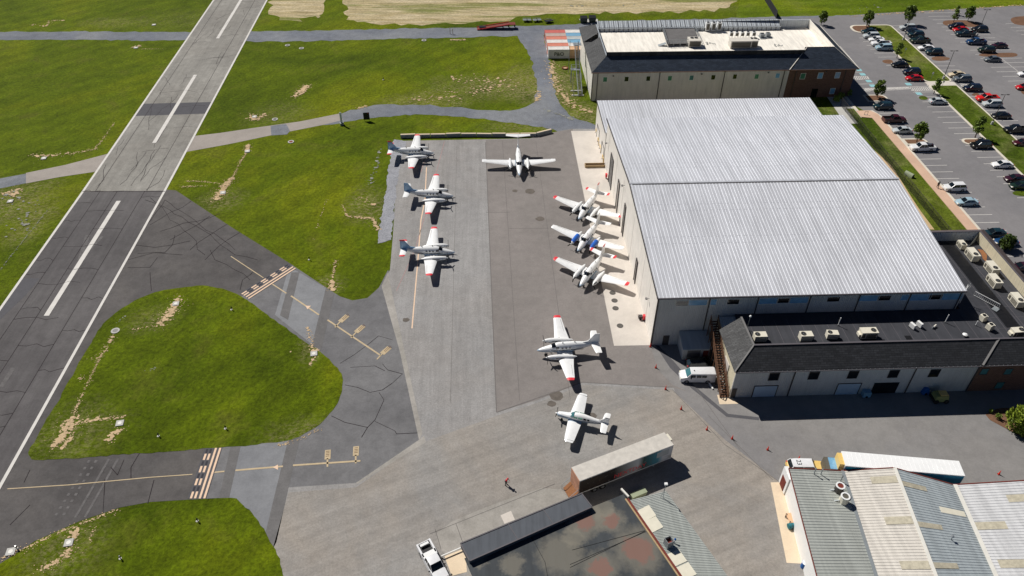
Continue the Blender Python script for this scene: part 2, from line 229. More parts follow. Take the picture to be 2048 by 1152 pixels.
# ---------------------------------------------------------------- mesh helpers
class MB:
    def __init__(s): s.v=[]; s.f=[]; s.mi=[]; s.cur=0
    def add(s,vs,fs):
        o=len(s.v); s.v+= [tuple(v) for v in vs]; s.f+=[tuple(i+o for i in f) for f in fs]; s.mi+=[s.cur]*len(fs); return s
    def box(s,c,d,rz=0,top=1.0):
        x,y,z=d[0]/2,d[1]/2,d[2]/2; cr,sr=math.cos(rz),math.sin(rz); vs=[]
        for k,(a,b_,e) in enumerate([(-x,-y,-z),(x,-y,-z),(x,y,-z),(-x,y,-z),(-x,-y,z),(x,-y,z),(x,y,z),(-x,y,z)]):
            if e>0: a*=top;b_*=top
            vs.append((c[0]+a*cr-b_*sr,c[1]+a*sr+b_*cr,c[2]+e))
        return s.add(vs,[(3,2,1,0),(4,5,6,7),(0,1,5,4),(1,2,6,5),(2,3,7,6),(3,0,4,7)])
    def prism(s,poly,z0,z1):
        n=len(poly); a=sum(poly[i][0]*poly[(i+1)%n][1]-poly[(i+1)%n][0]*poly[i][1] for i in range(n))
        if a<0: poly=poly[::-1]
        zb=z0 if hasattr(z0,'__len__') else [z0]*n; zt=z1 if hasattr(z1,'__len__') else [z1]*n
        return s.add([(p[0],p[1],zb[i]) for i,p in enumerate(poly)]+[(p[0],p[1],zt[i]) for i,p in enumerate(poly)],
            [tuple(range(n))[::-1],tuple(range(n,2*n))]+[(i,(i+1)%n,n+(i+1)%n,n+i) for i in range(n)])
    def slab(s,A,B,Cc,D,t=.06):
        """thick quad: top A B C D, extruded straight down by t"""
        P=[Vector(p) for p in (A,B,Cc,D)]; 
        return s.add([*P,*[p-Vector((0,0,t)) for p in P]],[(0,1,2,3),(7,6,5,4),(0,4,5,1),(1,5,6,2),(2,6,7,3),(3,7,4,0)])
    def bar(s,a,b_,w=.1,h=None,up=(0,0,1)):
        a=Vector(a);b_=Vector(b_);h=h or w; d=(b_-a).normalized(); u=Vector(up)
        if abs(d.dot(u))>.98: u=Vector((0,1,0))
        r=d.cross(u).normalized()*(w/2); t=r.cross(d).normalized()*(h/2)
        return s.add([a-r-t,a+r-t,a+r+t,a-r+t,b_-r-t,b_+r-t,b_+r+t,b_-r+t],[(0,1,2,3),(7,6,5,4),(0,4,5,1),(1,5,6,2),(2,6,7,3),(3,7,4,0)])
    def cyl(s,a,b_,r0,r1=None,n=12):
        a=Vector(a);b_=Vector(b_); r1=r0 if r1 is None else r1; d=(b_-a).normalized(); u=Vector((0,0,1)) if abs(d.z)<.9 else Vector((1,0,0))
        x=d.cross(u).normalized(); y=d.cross(x); vs=[]
        for c,r in ((a,r0),(b_,r1)):
            for i in range(n): t=2*PI*i/n; vs.append(c+x*math.cos(t)*r+y*math.sin(t)*r)
        return s.add(vs,[tuple(range(n)),tuple(range(2*n-1,n-1,-1))]+[(i,n+i,n+(i+1)%n,(i+1)%n) for i in range(n)])
    def ring(s,c,r0,r1,z0,z1,n=20):
        vs=[];f=[]
        for i in range(n):
            t=2*PI*i/n; 
            for r,z in ((r0,z0),(r1,z0),(r1,z1),(r0,z1)): vs.append((c[0]+r*math.cos(t),c[1]+r*math.sin(t),c[2]+z))
        for i in range(n):
            j=(i+1)%n
            for k in range(4): f.append((4*i+k,4*j+k,4*j+(k+1)%4,4*i+(k+1)%4))
        return s.add(vs,f)
    def loft(s,rings,cap=True):
        n=len(rings[0]); vs=[p for r in rings for p in r]; f=[]
        for k in range(len(rings)-1):
            for i in range(n): j=(i+1)%n; f.append((k*n+i,k*n+j,(k+1)*n+j,(k+1)*n+i))
        if cap: f+= [tuple(range(n))[::-1],tuple(range((len(rings)-1)*n,len(rings)*n))]
        return s.add(vs,f)
    def build(s,name,mat,parent=None,smooth=False,ang=35,loc=None):
        me=bpy.data.meshes.new(name); vs=s.v
        if loc is not None: vs=[(v[0]-loc[0],v[1]-loc[1],v[2]-loc[2]) for v in vs]
        me.from_pydata(vs,[],s.f)
        for mn in ([mat] if isinstance(mat,str) else mat): me.materials.append(M[mn])
        if not isinstance(mat,str): me.polygons.foreach_set('material_index',s.mi)
        if smooth:
            me.polygons.foreach_set('use_smooth',[True]*len(me.polygons)); me.set_sharp_from_angle(angle=math.radians(ang))
        me.update(); o=bpy.data.objects.new(name,me); C.objects.link(o)
        if loc is not None: o.location=loc
        if parent: o.parent=parent
        return o
def fixn(o):
    import bmesh
    bm=bmesh.new(); bm.from_mesh(o.data); bmesh.ops.recalc_face_normals(bm,faces=bm.faces); bm.to_mesh(o.data); bm.free(); return o
def tag(o,label,cat,group=None,kind=None):
    if label: o['label']=label
    if cat: o['category']=cat
    if group: o['group']=group
    if kind: o['kind']=kind
    return o
def thing(name,label,cat,loc=(0,0,0),rz=0,group=None):
    o=bpy.data.objects.new(name,None); C.objects.link(o); o.location=loc; o.rotation_euler=(0,0,rz); o.empty_display_size=.5
    return tag(o,label,cat,group)
def struct(o): o['kind']='structure'; return o
def copy_tree(o,parent=None):
    c=o.copy(); C.objects.link(c)
    if parent: c.parent=parent
    for ch in o.children: copy_tree(ch,c)
    return c
def place(o,loc,rz,label,group=None):
    o.location=loc; o.rotation_euler=(0,0,rz); o['label']=label
    if group: o['group']=group
    return o
def inst(proto,used,loc,rz,label,group=None):
    o=proto if not used.get(proto.name) else copy_tree(proto); used[proto.name]=1
    return place(o,loc,rz,label,group)
used={}
# ---------------------------------------------------------------- ground sheets
from mathutils.geometry import tessellate_polygon
def sheet(name,mat,z,px=None,wp=None,mb=None):
    b=mb or MB(); P=[at(*p) for p in px] if px else [Vector((p[0],p[1],0)) for p in wp]
    P=[Vector((p.x,p.y,z)) for p in P]
    n=len(P); a=sum(P[i].x*P[(i+1)%n].y-P[(i+1)%n].x*P[i].y for i in range(n))
    if a<0: P=P[::-1]
    tr=tessellate_polygon([P]); fs=[]
    for t in tr:
        q=[P[i] for i in t]; nz=(q[1]-q[0]).cross(q[2]-q[0]).z
        fs.append(t if nz>0 else t[::-1])
    b.add(P,fs)
    if mb is None: return struct(b.build(name,mat))
def smooth_poly(pts,it=2):
    for _ in range(it):
        q=[]
        for i in range(len(pts)):
            a,b_=pts[i],pts[(i+1)%len(pts)]; q+= [(a[0]*.75+b_[0]*.25,a[1]*.75+b_[1]*.25),(a[0]*.25+b_[0]*.75,a[1]*.25+b_[1]*.75)]
        pts=q
    return pts
def rag(px,amp=.16,step=.7,hole=True):
    P=[at(*q) for q in px]; out=[]
    for i in range(len(P)):
        a,c=P[i],P[(i+1)%len(P)]; L=(c-a).length; n=max(1,min(400,int(L/step)))
        for k in range(n):
            q=a.lerp(c,k/n); nrm=Vector((-(c-a).y,(c-a).x,0)).normalized(); f=noise.noise(q*.9)*1.2+noise.noise(q*.25)*1.2+random.uniform(-.5,.5); q=q+nrm*amp*f; out.append((q.x,q.y))
    return out
Z=[.006*i for i in range(14)]
b=MB(); b.add([(-3000,-600,0),(3000,-600,0),(3000,4000,0),(-3000,4000,0)],[(0,1,2,3)]); struct(b.build('ground','grass'))
# far meadow beyond the north road is a paler green
sheet('meadow','grass_far',Z[1],[(1470,44),(1700,34),(2060,16),(2300,-60),(1700,-90),(1400,-60),(1480,0)])
sheet('straw_field','straw',Z[1],None,rag(smooth_poly([(690,-60),(692,20),(694,42),(746,49),(860,48),(942,46),(1000,41),(1040,33),(1100,26),(1180,28),(1304,24),(1362,24),(1420,21),(1455,15),(1478,4),(1500,-40),(1500,-70)],2),1.6,2.0))
sheet('straw_field','straw',Z[1],None,rag(smooth_poly([(552,-60),(546,5),(538,20),(552,40),(598,44),(622,30),(645,36),(655,15),(640,-8),(645,-60)],2),1.8,1.6))
sheet('straw_field','straw',Z[2],smooth_poly([(455,-60),(470,-25),(700,-22),(700,-60)],1))
# gravel and paved roads
sheet('gravel_road','gravel_blue',Z[2],None,rag([(-120,64),(170,63),(380,64),(600,62),(820,57),(1000,54),(1160,48),(1240,42),(1700,30),(1700,62),(1240,62),(1110,62),(1085,72),(1038,72),(960,74),(820,77),(600,83),(500,83),(380,81),(170,80),(-120,79)],.5,1.5))
sheet('gravel_road','gravel_blue',Z[3],None,rag(smooth_poly([(1030,64),(1040,80),(1052,98),(1062,120),(1070,150),(1076,180),(1074,196),(1060,212),(1030,220),(990,221),(900,214),(830,208),(760,209),(710,218),(676,229),(640,248),(655,250),(700,243),(780,231),(860,229),(950,237),(1020,245),(1080,254),(1130,266),(1200,272),(1197,250),(1165,243),(1135,228),(1118,205),(1106,170),(1100,130),(1094,100),(1088,66)],1),.5,1.2))
sheet('path','path',Z[4],[(372,274),(440,266),(500,257),(600,243),(680,227),(686,240),(646,250),(560,267),(460,288),(372,304)])
sheet('path_patch','gravel_blue',Z[5],[(541,252),(572,248),(576,254),(578,259),(580,262),(574,269),(543,271)])
sheet('path','path',Z[4],[(52,346),(130,330),(222,306),(200,340),(188,344),(120,354),(52,367)])
sheet('gravel_road','gravel_blue',Z[3],[(-120,378),(0,357),(54,347),(54,366),(0,377),(-120,402)])
# taxiways
sheet('taxiway','taxi_dark',Z[3],[(330,379),(352,381),(470,459),(585,530),(590,534),(480,600),(430,890),(445,893),(385,999),(300,1004),(240,1015),(160,1042),(70,1082),(0,1128),(-160,1260),(-400,1200),(150,600)])
sheet('taxiway','taxi_mid',Z[4],[(584,530),(655,577),(680,593),(705,601),(735,596),(758,575),(776,540),(860,700),(840,880),(712,968),(577,977),(553,1085),(545,1100),(515,1040),(490,1008),(470,996),(440,996),(383,999),(441,895),(470,620),(483,593)])
for nm,px in (('taxi_light',[(574,549),(590,540),(660,581),(652,578),(660,590),(625,690),(550,630)]),('taxi_light',[(482,891),(578,874),(560,950),(533,1068),(500,1020),(456,998)])):
    sheet('taxiway_patch',nm,Z[5],px)
for px in ([(583,545),(599,545),(576,640),(560,631)],[(652,575),(669,586),(642,702),(624,690)],[(578,872),(602,866),(577,977),(553,1084),(545,1100),(531,1066)],[(461,894),(482,890),(458,998),(438,997)]):
    sheet('taxiway_patch','taxi_strip',Z[6],px)
# grass islands on top of the paving
ISL=[(54,908),(66,888),(120,795),(160,725),(196,662),(214,640),(240,618),(275,597),(315,583),(355,575),(400,570),(440,575),(478,590),(520,618),(580,664),(630,696),(664,722),(681,745),(687,770),(681,795),(665,825),(638,852),(605,872),(568,884),(480,893),(380,900),(240,910),(110,919),(72,922)]
sheet('grass_island','grass',Z[8],None,rag(smooth_poly(ISL,2)))
sheet('grass_island','grass',Z[8],None,rag([(-200,1260),(0,1130),(70,1085),(160,1044),(240,1017),(330,1003),(400,999),(452,996),(472,998),(490,1012),(510,1036),(533,1066),(550,1100),(570,1160),(600,1300),(-200,1400)]))
# runway
def run(Y,side): 
    return (-86.5-(max(Y-142.8,0))*.0125) if side<0 else (-68.5-(max(Y-142.8,0))*.0118)
sheet('runway','runway_dark',Z[7],None,[(run(-40,-1),-40),(run(0,1),-40),(run(142.8,1)-.0,142.8),(run(142.8,-1),142.8)])
sheet('runway','runway_light',Z[7],None,[(run(142.8,-1),142.8),(run(142.8,1),142.8),(run(600,1),600),(run(600,-1),600)])
sheet('runway_patch','patch_dark',Z[8],None,[(run(180,-1),177.5),(run(180,1),178.3),(run(180,1),184.7),(run(180,-1),184.2)])
sheet('runway_patch','patch_dark',Z[8],[(45,557),(80,557),(52,590),(0,640),(0,620)])
# runway paint
b=MB()
def strip(b,p,q,wd,z=Z[9]):
    p=Vector((p[0],p[1],0));q=Vector((q[0],q[1],0)); d=(q-p).normalized(); n=Vector((-d.y,d.x,0))*wd/2
    vs=[p-n,q-n,q+n,p+n]; b.add([(v.x,v.y,z) for v in vs[::1]],[(0,1,2,3)])
for side in (-1,1):
    o=.25*-side
    strip(b,(run(0,side)+o,-40),(run(142.8,side)+o,142.8),.5); strip(b,(run(142.8,side)+o,142.8),(run(600,side)+o,600),.5)
c0=-77.3
for y0,y1 in ((102.8,139.1),(163.8,201.2),(226.6,263),(287,323),(41,77)):
    f=lambda Y:c0-(max(Y-142.8,0))*.0122
    if y0>50 : strip(b,(f(y0),y0),(f(y1),y1),.9)
struct(b.build('runway_line','line_white'))
b=MB(); strip(b,at(2,775)[:2],at(27,736)[:2],.8); strip(b,at(160,520)[:2],at(176,470)[:2],.9,Z[8]); strip(b,at(170,510)[:2],at(205,473)[:2],.6,Z[8])
for k in range(9):   # worn holding marking on the south taxiway
    t=k/9; p=at(210-70*t,920+118*t); q=at(210-70*(t+.045),920+118*(t+.045))
    for o in (-2.2,-1.2): strip(b,(p.x+o,p.y),(q.x+o,q.y),.4,Z[6])
for o in (0.3,1.6): strip(b,(at(214,918).x+o,at(214,918).y),(at(146,1036).x+o,at(146,1036).y),.35,Z[6])
struct(b.build('faded_line','line_faded'))
# taxiway centre lines and holding markings
def pline(b,px,wd,z=Z[8]):
    P=[at(*p) for p in px]
    for i in range(len(P)-1): strip(b,P[i][:2],P[i+1][:2],wd,z)
b=MB(); pline(b,[(462,513),(527,556)],.18); pline(b,[(544,568),(573,587)],.25); pline(b,[(582,592),(638,630)],.3); pline(b,[(655,640),(761,711)],.3)
pline(b,[(15,978),(140,970),(300,955),(385,949)],.15); pline(b,[(429,945),(449,943)],.25); pline(b,[(471,941),(566,933)],.3); pline(b,[(586,931),(721,922)],.3)
for x,y,dx,dy in ((676,648,9,-7),(708,669,9,-7),(760,712,9,-7)):
    pline(b,[(x-6,y+7),(x+4,y-4)],.25)
    p=at(x+4,y-4); q=at(x+19,y-17); strip(b,p[:2],q[:2],.95,Z[8])
for x,y in ((655,925),(711.5,918)):
    pline(b,[(x,y+9),(x,y-8)],.25); p=at(x,y-6); q=at(x+1,y-25); strip(b,p[:2],q[:2],.85,Z[8])
struct(b.build('taxiway_line','line_yellow'))
b=MB()
for x,y in ((680,644),(712,665),(764,708)):
    for k in range(2,8):
        p=at(x+2+k*2.1,y-1.5-k*1.85); q=at(x+3.3+k*2.1,y-.6-k*1.85); d=Vector((.35,.3))*.9; strip(b,(p.x-.2,p.y+.24),(p.x+.2,p.y-.28),.09,Z[9])
for x,y in ((655,916),(712,909)):
    for k in range(1,5): p=at(x+.2+k*.15,y-k*3.2); strip(b,(p.x-.28,p.y),(p.x+.22,p.y+.05),.09,Z[9])
struct(b.build('line_lettering','wood_dark'))
b=MB()
for (tip,l,r) in (((611,612),(622,612),(615,619)),((546,935),(556,929.5),(556,940))):
    P=[at(*p) for p in (tip,l,r)]; b.add([(p.x,p.y,Z[9]) for p in P],[(0,1,2)])
struct(b.build('taxiway_arrow','line_peach'))
def holdline(A,B,w_,dirn):
    """black backing, two solid and two dashed peach lines between A and B"""
    A=at(*A);B=at(*B); d=(B-A).normalized(); n=Vector((-d.y,d.x,0))*dirn; L=(B-A).length
    bk=MB(); q=[A-n*.12,B-n*.12,B+n*(w_+.25),A+n*(w_+.25)]
    P=[(v.x,v.y,Z[8]) for v in q]; bk.add(P,[(0,1,2,3)] if dirn>0 else [(3,2,1,0)]); struct(bk.build('hold_line_backing','patch_dark'))
    b=MB(); k=MB(); s=w_/7
    for o in (0.5,2.5): c=n*(o*s); strip(b,(A+c)[:2],(B+c)[:2],s*.95,Z[9])
    N=int(L/1.85); st=L/N
    for i in range(N):
        for o in (4.6,6.4):
            c=n*(o*s); p=A+d*(i*st+.05)+c; q=A+d*(i*st+st*.53)+c; strip(b,p[:2],q[:2],s*.95,Z[9])
            p=A+d*(i*st+st*.58)+c; q=A+d*(i*st+st*.92)+c; strip(k,p[:2],q[:2],s*.95,Z[9])
    struct(b.build('hold_line','line_peach')); struct(k.build('hold_line_dash','line_black'))
holdline((498,598),(592,537),2.3,1)
holdline((411,997),(443,896),2.2,1)
# apron
sheet('apron','apron',Z[5],[(797,282),(1060,277),(1100,266),(1142,258),(1210,258),(1330,690),(1437,800),(1520,830),(1940,825),(2100,870),(2200,1300),(600,1300),(572,1160),(551,1098),(545,1085),(577,975),(712,966),(838,880),(800,705),(763,572),(780,540),(786,470),(790,400),(795,330)])
sheet('apron_strip','apron_smooth',Z[6],[(971,280),(1060,278),(1100,266),(1145,258),(1228,692),(1300,688),(1437,800),(1345,775),(1165,765),(1075,800),(993,825),(985,650),(978,450)])
sheet('yard','yard',Z[6],[(545,1100),(577,985),(712,975),(838,888),(993,832),(1075,806),(1165,770),(1345,780),(1450,880),(1560,965),(1610,1140),(1640,1300),(600,1300)])
sheet('yard_asphalt','yard2',Z[7],[(1300,690),(1310,688),(1345,720),(1437,798),(1475,806),(1520,830),(1700,836),(1930,828),(1966,833),(2040,875),(2100,960),(2100,1010),(1600,1010),(1560,960),(1480,895),(1415,800),(1345,770),(1316,740)])
sheet('apron_edge','concrete_old',Z[7],[(763,572),(776,545),(782,575),(800,660),(845,868),(838,880),(800,705)])
sheet('apron_edge','concrete_old',Z[7],[(838,880),(848,872),(852,884),(716,968),(712,966)])
sheet('concrete_apron','concrete',Z[8],[(1142,262),(1210,262),(1330,690),(1228,692)])
sheet('gravel_strip','gravel_pale',Z[7],None,rag([(788,279),(812,283),(800,330),(790,400),(783,480),(757,487),(762,430),(771,390),(776,340),(784,300)],.25,.6))
sheet('concrete_pad','concrete_old',Z[8],smooth_poly([(870,1058),(1000,1003),(1110,968),(1150,1010),(1130,1040),(960,1100),(900,1120),(880,1098)],1)); 
sheet('concrete_pad','concrete',Z[9],[(1001,1031),(1022,1022),(1030,1040),(1009,1048)])
sheet('concrete_pad','pad_tan',Z[9],[(889,1113),(932,1096),(950,1140),(904,1152),(901,1146)])
sheet('concrete_pad','pad_tan',Z[9],[(1541,965),(1600,964),(1640,1130),(1573,1126)])
sheet('concrete_pad','pad_tan',Z[9],[(1434,790),(1460,790),(1476,808),(1439,809)])
sheet('yard_patch','patch_dark',Z[8],[(1310,690),(1318,692),(1352,728),(1388,772),(1396,778),(1456,828),(1518,835),(1518,841),(1453,834),(1384,778),(1340,736)])
b=MB()
for x in (at(1006,300).x,at(1074,300).x): strip(b,(x,162),(x,80),.08,Z[7])
strip(b,at(971,285)[:2],at(993,825)[:2],.14,Z[7]); strip(b,(at(905,640).x,160),(at(905,640).x,80),.05,Z[7]); strip(b,at(972,425)[:2],at(1020,425)[:2],.12,Z[7]); strip(b,at(1017,457)[:2],at(1098,457)[:2],.12,Z[7]); strip(b,at(993,825)[:2],at(1165,765)[:2],.15,Z[8]); strip(b,at(1165,765)[:2],at(1345,775)[:2],.1,Z[8])
for px in ([(860,1068),(1110,968)],[(870,1058),(882,1098)],[(912,1048),(925,1084)],[(1345,780),(1450,890),(1560,965)],[(1380,760),(1480,900)],[(1415,830),(1545,960)]): pline(b,px,.08,Z[9])
struct(b.build('pavement_joint','crack_soft'))
b=MB(); pline(b,[(889,283),(853,420),(830,500),(793,582)],.1,Z[7]); pline(b,[(842,345),(852,310),(870,300)],.1,Z[7]); struct(b.build('faded_line','line_pink'))
b=MB(); pline(b,[(853,335),(850,400),(842,440),(835,530),(824,657)],.22,Z[7]); struct(b.build('parking_line','line_peach'))
# oil stains
b=MB()
for x,y,r in ((1113,792,1.1),(1103,808,.7),(1030,382,.6),(1060,383,1.1),(1080,438,.9),(1184,832,.7),(812,640,.6)):
    c=at(x,y); n=18; P=[(c.x+r*(1+.25*noise.noise((x*.1,i*.5,0)))*math.cos(2*PI*i/n),c.y+r*.9*(1+.25*noise.noise((y*.1,i*.5,3)))*math.sin(2*PI*i/n)) for i in range(n)]
    b.add([(p[0],p[1],Z[7]) for p in P],[tuple(range(n))])
struct(b.build('oil_stain','stain'))
# sealed cracks
def crack(b,px,wd=.1,z=Z[9],jit=.5,seed=0):
    P=[at(*p) for p in px]; Q=[P[0]]
    for i in range(len(P)-1):
        L=(P[i+1]-P[i]).length; n=max(1,int(L/2.2))
        for k in range(1,n+1):
            t=k/n; p=P[i].lerp(P[i+1],t)
            if k<n: p=p+Vector((random.uniform(-jit,jit),random.uniform(-jit,jit),0))
            Q.append(p)
    for i in range(len(Q)-1): strip(b,Q[i][:2],Q[i+1][:2],wd*random.uniform(.7,1.3),z)
b=MB(); rr=random.Random(3)
for fx in (-82.6,-78.9,-73.0): strip(b,(fx,20),(fx,142.8),.1,Z[9])
for fx in (-83.6,-72.6): strip(b,(fx,142.8),(fx-5.2,560),.1,Z[9])
for k in range(34):
    y=45+k*3.0+rr.uniform(-1,1); x0,x1=rr.choice([(-86,-82.6),(-82.6,-78.9),(-78.9,-73),(-73,-69),(-82.6,-75)])
    P=[(x0,y)]; n=4
    for i in range(1,n+1): P.append((x0+(x1-x0)*i/n,y+rr.uniform(-.5,.5)))
    for i in range(n): strip(b,P[i],P[i+1],rr.uniform(.06,.12),Z[9])
for k in range(46):
    y=146+k*3.6+rr.uniform(-3,3); x=rr.uniform(-85,-72)-(y-142)*.012; n=rr.randint(3,7); P=[(x,y)]; a=rr.choice([0,.2,1.3,1.6,1.9]) 
    for i in range(n): P.append((P[-1][0]+1.5*math.cos(a)+rr.uniform(-.5,.5),P[-1][1]+1.9*math.sin(a)+rr.uniform(-.6,.6)))
    for i in range(n): 
        if all(-87.2<p[0]+(p[1]-142)*.012<-68.9 for p in (P[i],P[i+1])): strip(b,P[i],P[i+1],rr.uniform(.05,.1),Z[9])
crack(b,[(165,383),(330,383)],.2,Z[10],.1)
for px in ([(212,330),(208,360),(196,372)],[(275,305),(272,335),(262,345),(240,370)],[(310,300),(300,320),(262,372)],[(330,340),(318,365),(292,380)]): crack(b,px,.09)
zt=Z[7]
for px in ([(300,450),(383,402)],[(320,463),(440,427)],[(275,480),(330,400),(400,450),(470,500)],[(340,480),(395,450),(420,432)],[(275,507),(330,505),(345,490),(350,470)],[(380,500),(420,470),(455,448)],[(410,520),(455,480),(480,465)],[(300,395),(340,420),(405,460),(470,510),(515,520)],[(255,520),(310,505),(365,510)],[(255,535),(300,535),(315,515)],[(300,545),(303,582)],[(290,400),(325,415),(340,440),(380,470),(410,510)],[(480,580),(485,560),(500,550),(505,545)],[(420,500),(430,520),(470,540),(500,560)],[(270,490),(310,495),(345,490),(380,482)],
   [(680,727),(735,690),(757,672),(785,680)],[(690,770),(715,775),(740,785),(765,780),(805,748)],[(805,748),(775,740),(765,728)],[(663,832),(690,845),(735,855),(750,840),(768,800),(758,785)],[(735,855),(723,875)],[(750,843),(790,862),(793,868),(835,866)],[(700,735),(750,732),(770,742)],
   [(280,905),(262,935),(262,960)],[(248,920),(235,950),(222,935)],[(210,958),(206,1025)],[(308,960),(295,1010)],[(60,940),(48,965)],[(60,1010),(20,1050)]): crack(b,px,.085,zt,.4)
struct(b.build('crack_sealant','crack'))
# bare soil in the grass
BZ=[0.0]
def blob(b,c,r,z,rr,el=1.0):
    BZ[0]=(BZ[0]+.0007)%.05; z+=BZ[0]
    n=rr.randint(9,13); ph=rr.uniform(0,9); P=[]
    for i in range(n):
        q=r*rr.uniform(.55,1.2); P.append((c[0]+q*math.cos(2*PI*i/n)*el,c[1]+q*math.sin(2*PI*i/n),z))
    b.add(P,[tuple(range(n))])
def soilpath(b,px,wd,dens=3.0,seed=1,z=Z[9]):
    rr=random.Random(seed); P=[at(*p) for p in px]
    for i in range(len(P)-1):
        L=(P[i+1]-P[i]).length
        for k in range(int(L*dens*(2.0 if wd[i]<2 else 2.2))+1):
            p=P[i].lerp(P[i+1],rr.random()); w0=wd[i]+(wd[i+1]-wd[i])*rr.random()
            g=abs(rr.gauss(0,.62)); a=rr.uniform(0,2*PI); p=p+Vector((math.cos(a),math.sin(a),0))*w0*g
            blob(b,p,max(.06,min(w0,1.3)*rr.uniform(.06,.34)*(1.05-min(g,.95))),z,rr,1.3)
b=MB()
soilpath(b,[(357,597),(352,610),(340,628),(318,650)],[1.3,1.6,1.8,1.6],14,1); soilpath(b,[(318,650),(262,660)],[.7,.2],3,2)
soilpath(b,[(226,672),(213,700),(200,715)],[.6,1.0,.6],6,3); soilpath(b,[(200,715),(176,720)],[.5,.8],3,4); soilpath(b,[(202,712),(165,790),(147,830)],[.35,.35,.6],7,5)
soilpath(b,[(145,832),(140,850),(120,880),(105,893)],[1.5,2.2,1.5,.8],12,6); soilpath(b,[(150,848),(200,838),(250,834)],[1.0,.8,.5],7,7); soilpath(b,[(240,860),(228,870),(218,882)],[1.8,1.2,.6],10,8); soilpath(b,[(145,870),(130,890),(122,900)],[.8,1.0,.5],7,9); soilpath(b,[(155,758),(168,756)],[.8,.4],8,10)
soilpath(b,[(155,1058),(148,1075)],[1.3,1.0],14,11); soilpath(b,[(148,1090),(130,1115),(80,1140)],[1.0,1.2,.5],9,12); soilpath(b,[(190,1050),(180,1085)],[.5,.5],3,13)
soilpath(b,[(465,355),(450,372),(440,388),(432,398)],[.8,1.8,2.6,1.6],14,14); soilpath(b,[(466,355),(480,325),(492,308)],[.4,.4,.6],8,15); soilpath(b,[(440,368),(410,364),(372,362)],[.8,.4,.6],5,16); soilpath(b,[(358,374),(415,372)],[.5,.5],5,17); soilpath(b,[(497,290),(494,305)],[1.5,1.2],8,18)
soilpath(b,[(62,312),(88,312),(150,306),(188,300),(206,278),(230,245)],[2.2,1.6,.5,1.0,.5,.3],4,19); soilpath(b,[(10,385),(30,390),(38,378)],[2.0,2.0,1.6],6,20)
soilpath(b,[(500,232),(512,240),(530,228)],[3,2.4,1.2],6,21); soilpath(b,[(598,190),(615,170),(585,195)],[2.5,1.8,1.5],7,22); soilpath(b,[(268,94),(280,92)],[1.6,1.0],10,23); soilpath(b,[(280,98),(330,98)],[.5,.3],3,24)
soilpath(b,[(665,560),(662,575),(670,582)],[.8,1.3,1.0],9,25); soilpath(b,[(672,520),(664,560)],[.5,.7],4,26); soilpath(b,[(615,655),(625,700),(630,712),(620,730)],[.6,.9,1.0,.5],4,27); soilpath(b,[(578,706)]*2,[1.1,1.1],1,28)
for k in range(6): soilpath(b,[(628+k%3*3,700+k),(629,702)],[1,1],3,40+k)
soilpath(b,[(690,427),(698,433),(745,437),(750,446),(757,460)],[.7,.6,1.0,1.0,1.0],6,29); soilpath(b,[(720,395),(735,400),(750,410)],[1.8,1.5,1.5],3,30); soilpath(b,[(684,410),(692,425)],[.4,.5],4,31)
soilpath(b,[(1075,183),(1079,192),(1070,203)],[1.2,1.6,1.4],6,32); soilpath(b,[(900,155),(985,160),(1040,175)],[4,8,6],2.5,33); soilpath(b,[(820,200),(900,195),(1000,170)],[4,6,7],2.2,34); soilpath(b,[(900,80),(930,80)],[1.2,.8],6,35)
soilpath(b,[(1100,125),(1115,180),(1150,215),(1185,225)],[3,4,4,3],5,36); soilpath(b,[(735,212),(712,218)],[1.2,1.0],6,37); soilpath(b,[(655,395),(625,480)],[.4,.4],1,38); soilpath(b,[(60,50),(95,52),(100,42),(128,41)],[1.4,1.8,1,1.4],2,39)
soilpath(b,[(1700,34),(1780,28),(1900,20),(2050,10)],[1.0,1.2,1.6,1.2],2,50); soilpath(b,[(0,1120),(130,1060),(240,1018)],[.5,.6,.4],5,52); soilpath(b,[(550,893),(600,880),(640,858)],[.5,.5,.4],4,53)
o=b.build('bare_soil','soil'); struct(o)
b=MB(); soilpath(b,[(10,390),(60,400),(50,450),(10,470)],[6,5,4,5],1.2,60); soilpath(b,[(0,540),(100,415)],[.25,.3],4,61); soilpath(b,[(1090,220),(1150,240)],[2,2],3,62); soilpath(b,[(740,370),(760,300)],[1.5,.5],2,63); soilpath(b,[(235,645),(252,632)],[.4,.4],4,64); soilpath(b,[(300,740),(315,735)],[.6,.5],4,65); soilpath(b,[(1130,12),(1300,10)],[2,2],.4,66); soilpath(b,[(1700,20),(1760,14)],[4,4],1,67)
struct(b.build('dry_grass','soil_grey'))
# ---------------------------------------------------------------- car park
def z3(x,y): return (1680+x/5.565,y/5.565)
def z4(x,y): return (1680+x/5.565,200+y/5.565)
def z5(x,y): return (1680+x/5.565,380+y/5.565)
sheet('lot','lot',Z[2]+.003,None,[(98.8,60),(98.8,174),(96,180),(96,233),(103,237.6),(111,238.5),(130,241.5),(181,247),(330,262),(330,20),(98.8,20)])
def rr_(x0,y0,x1,y1,r=1.2,n=5,corners=(1,1,1,1)):
    P=[]
    for k,(cx,cy,a0) in enumerate(((x1-r,y1-r,0),(x0+r,y1-r,PI/2),(x0+r,y0+r,PI),(x1-r,y0+r,1.5*PI))):
        if corners[k]:
            for i in range(n+1): a=a0+PI/2*i/n; P.append((cx+r*math.cos(a),cy+r*math.sin(a)))
        else: P.append(((x1,y1),(x0,y1),(x0,y0),(x1,y0))[k])
    return P
def kerbed(poly,inner,fill,wd=.3,h=.13,name='planting_bed'):
    b=MB(); n=len(poly); b.prism(poly,0,h); struct(b.build('kerb','kerb_concrete'))
    cx=sum(p[0] for p in poly)/n; cy=sum(p[1] for p in poly)/n
    b=MB(); sheet(name,fill,h+.006,None,inner)
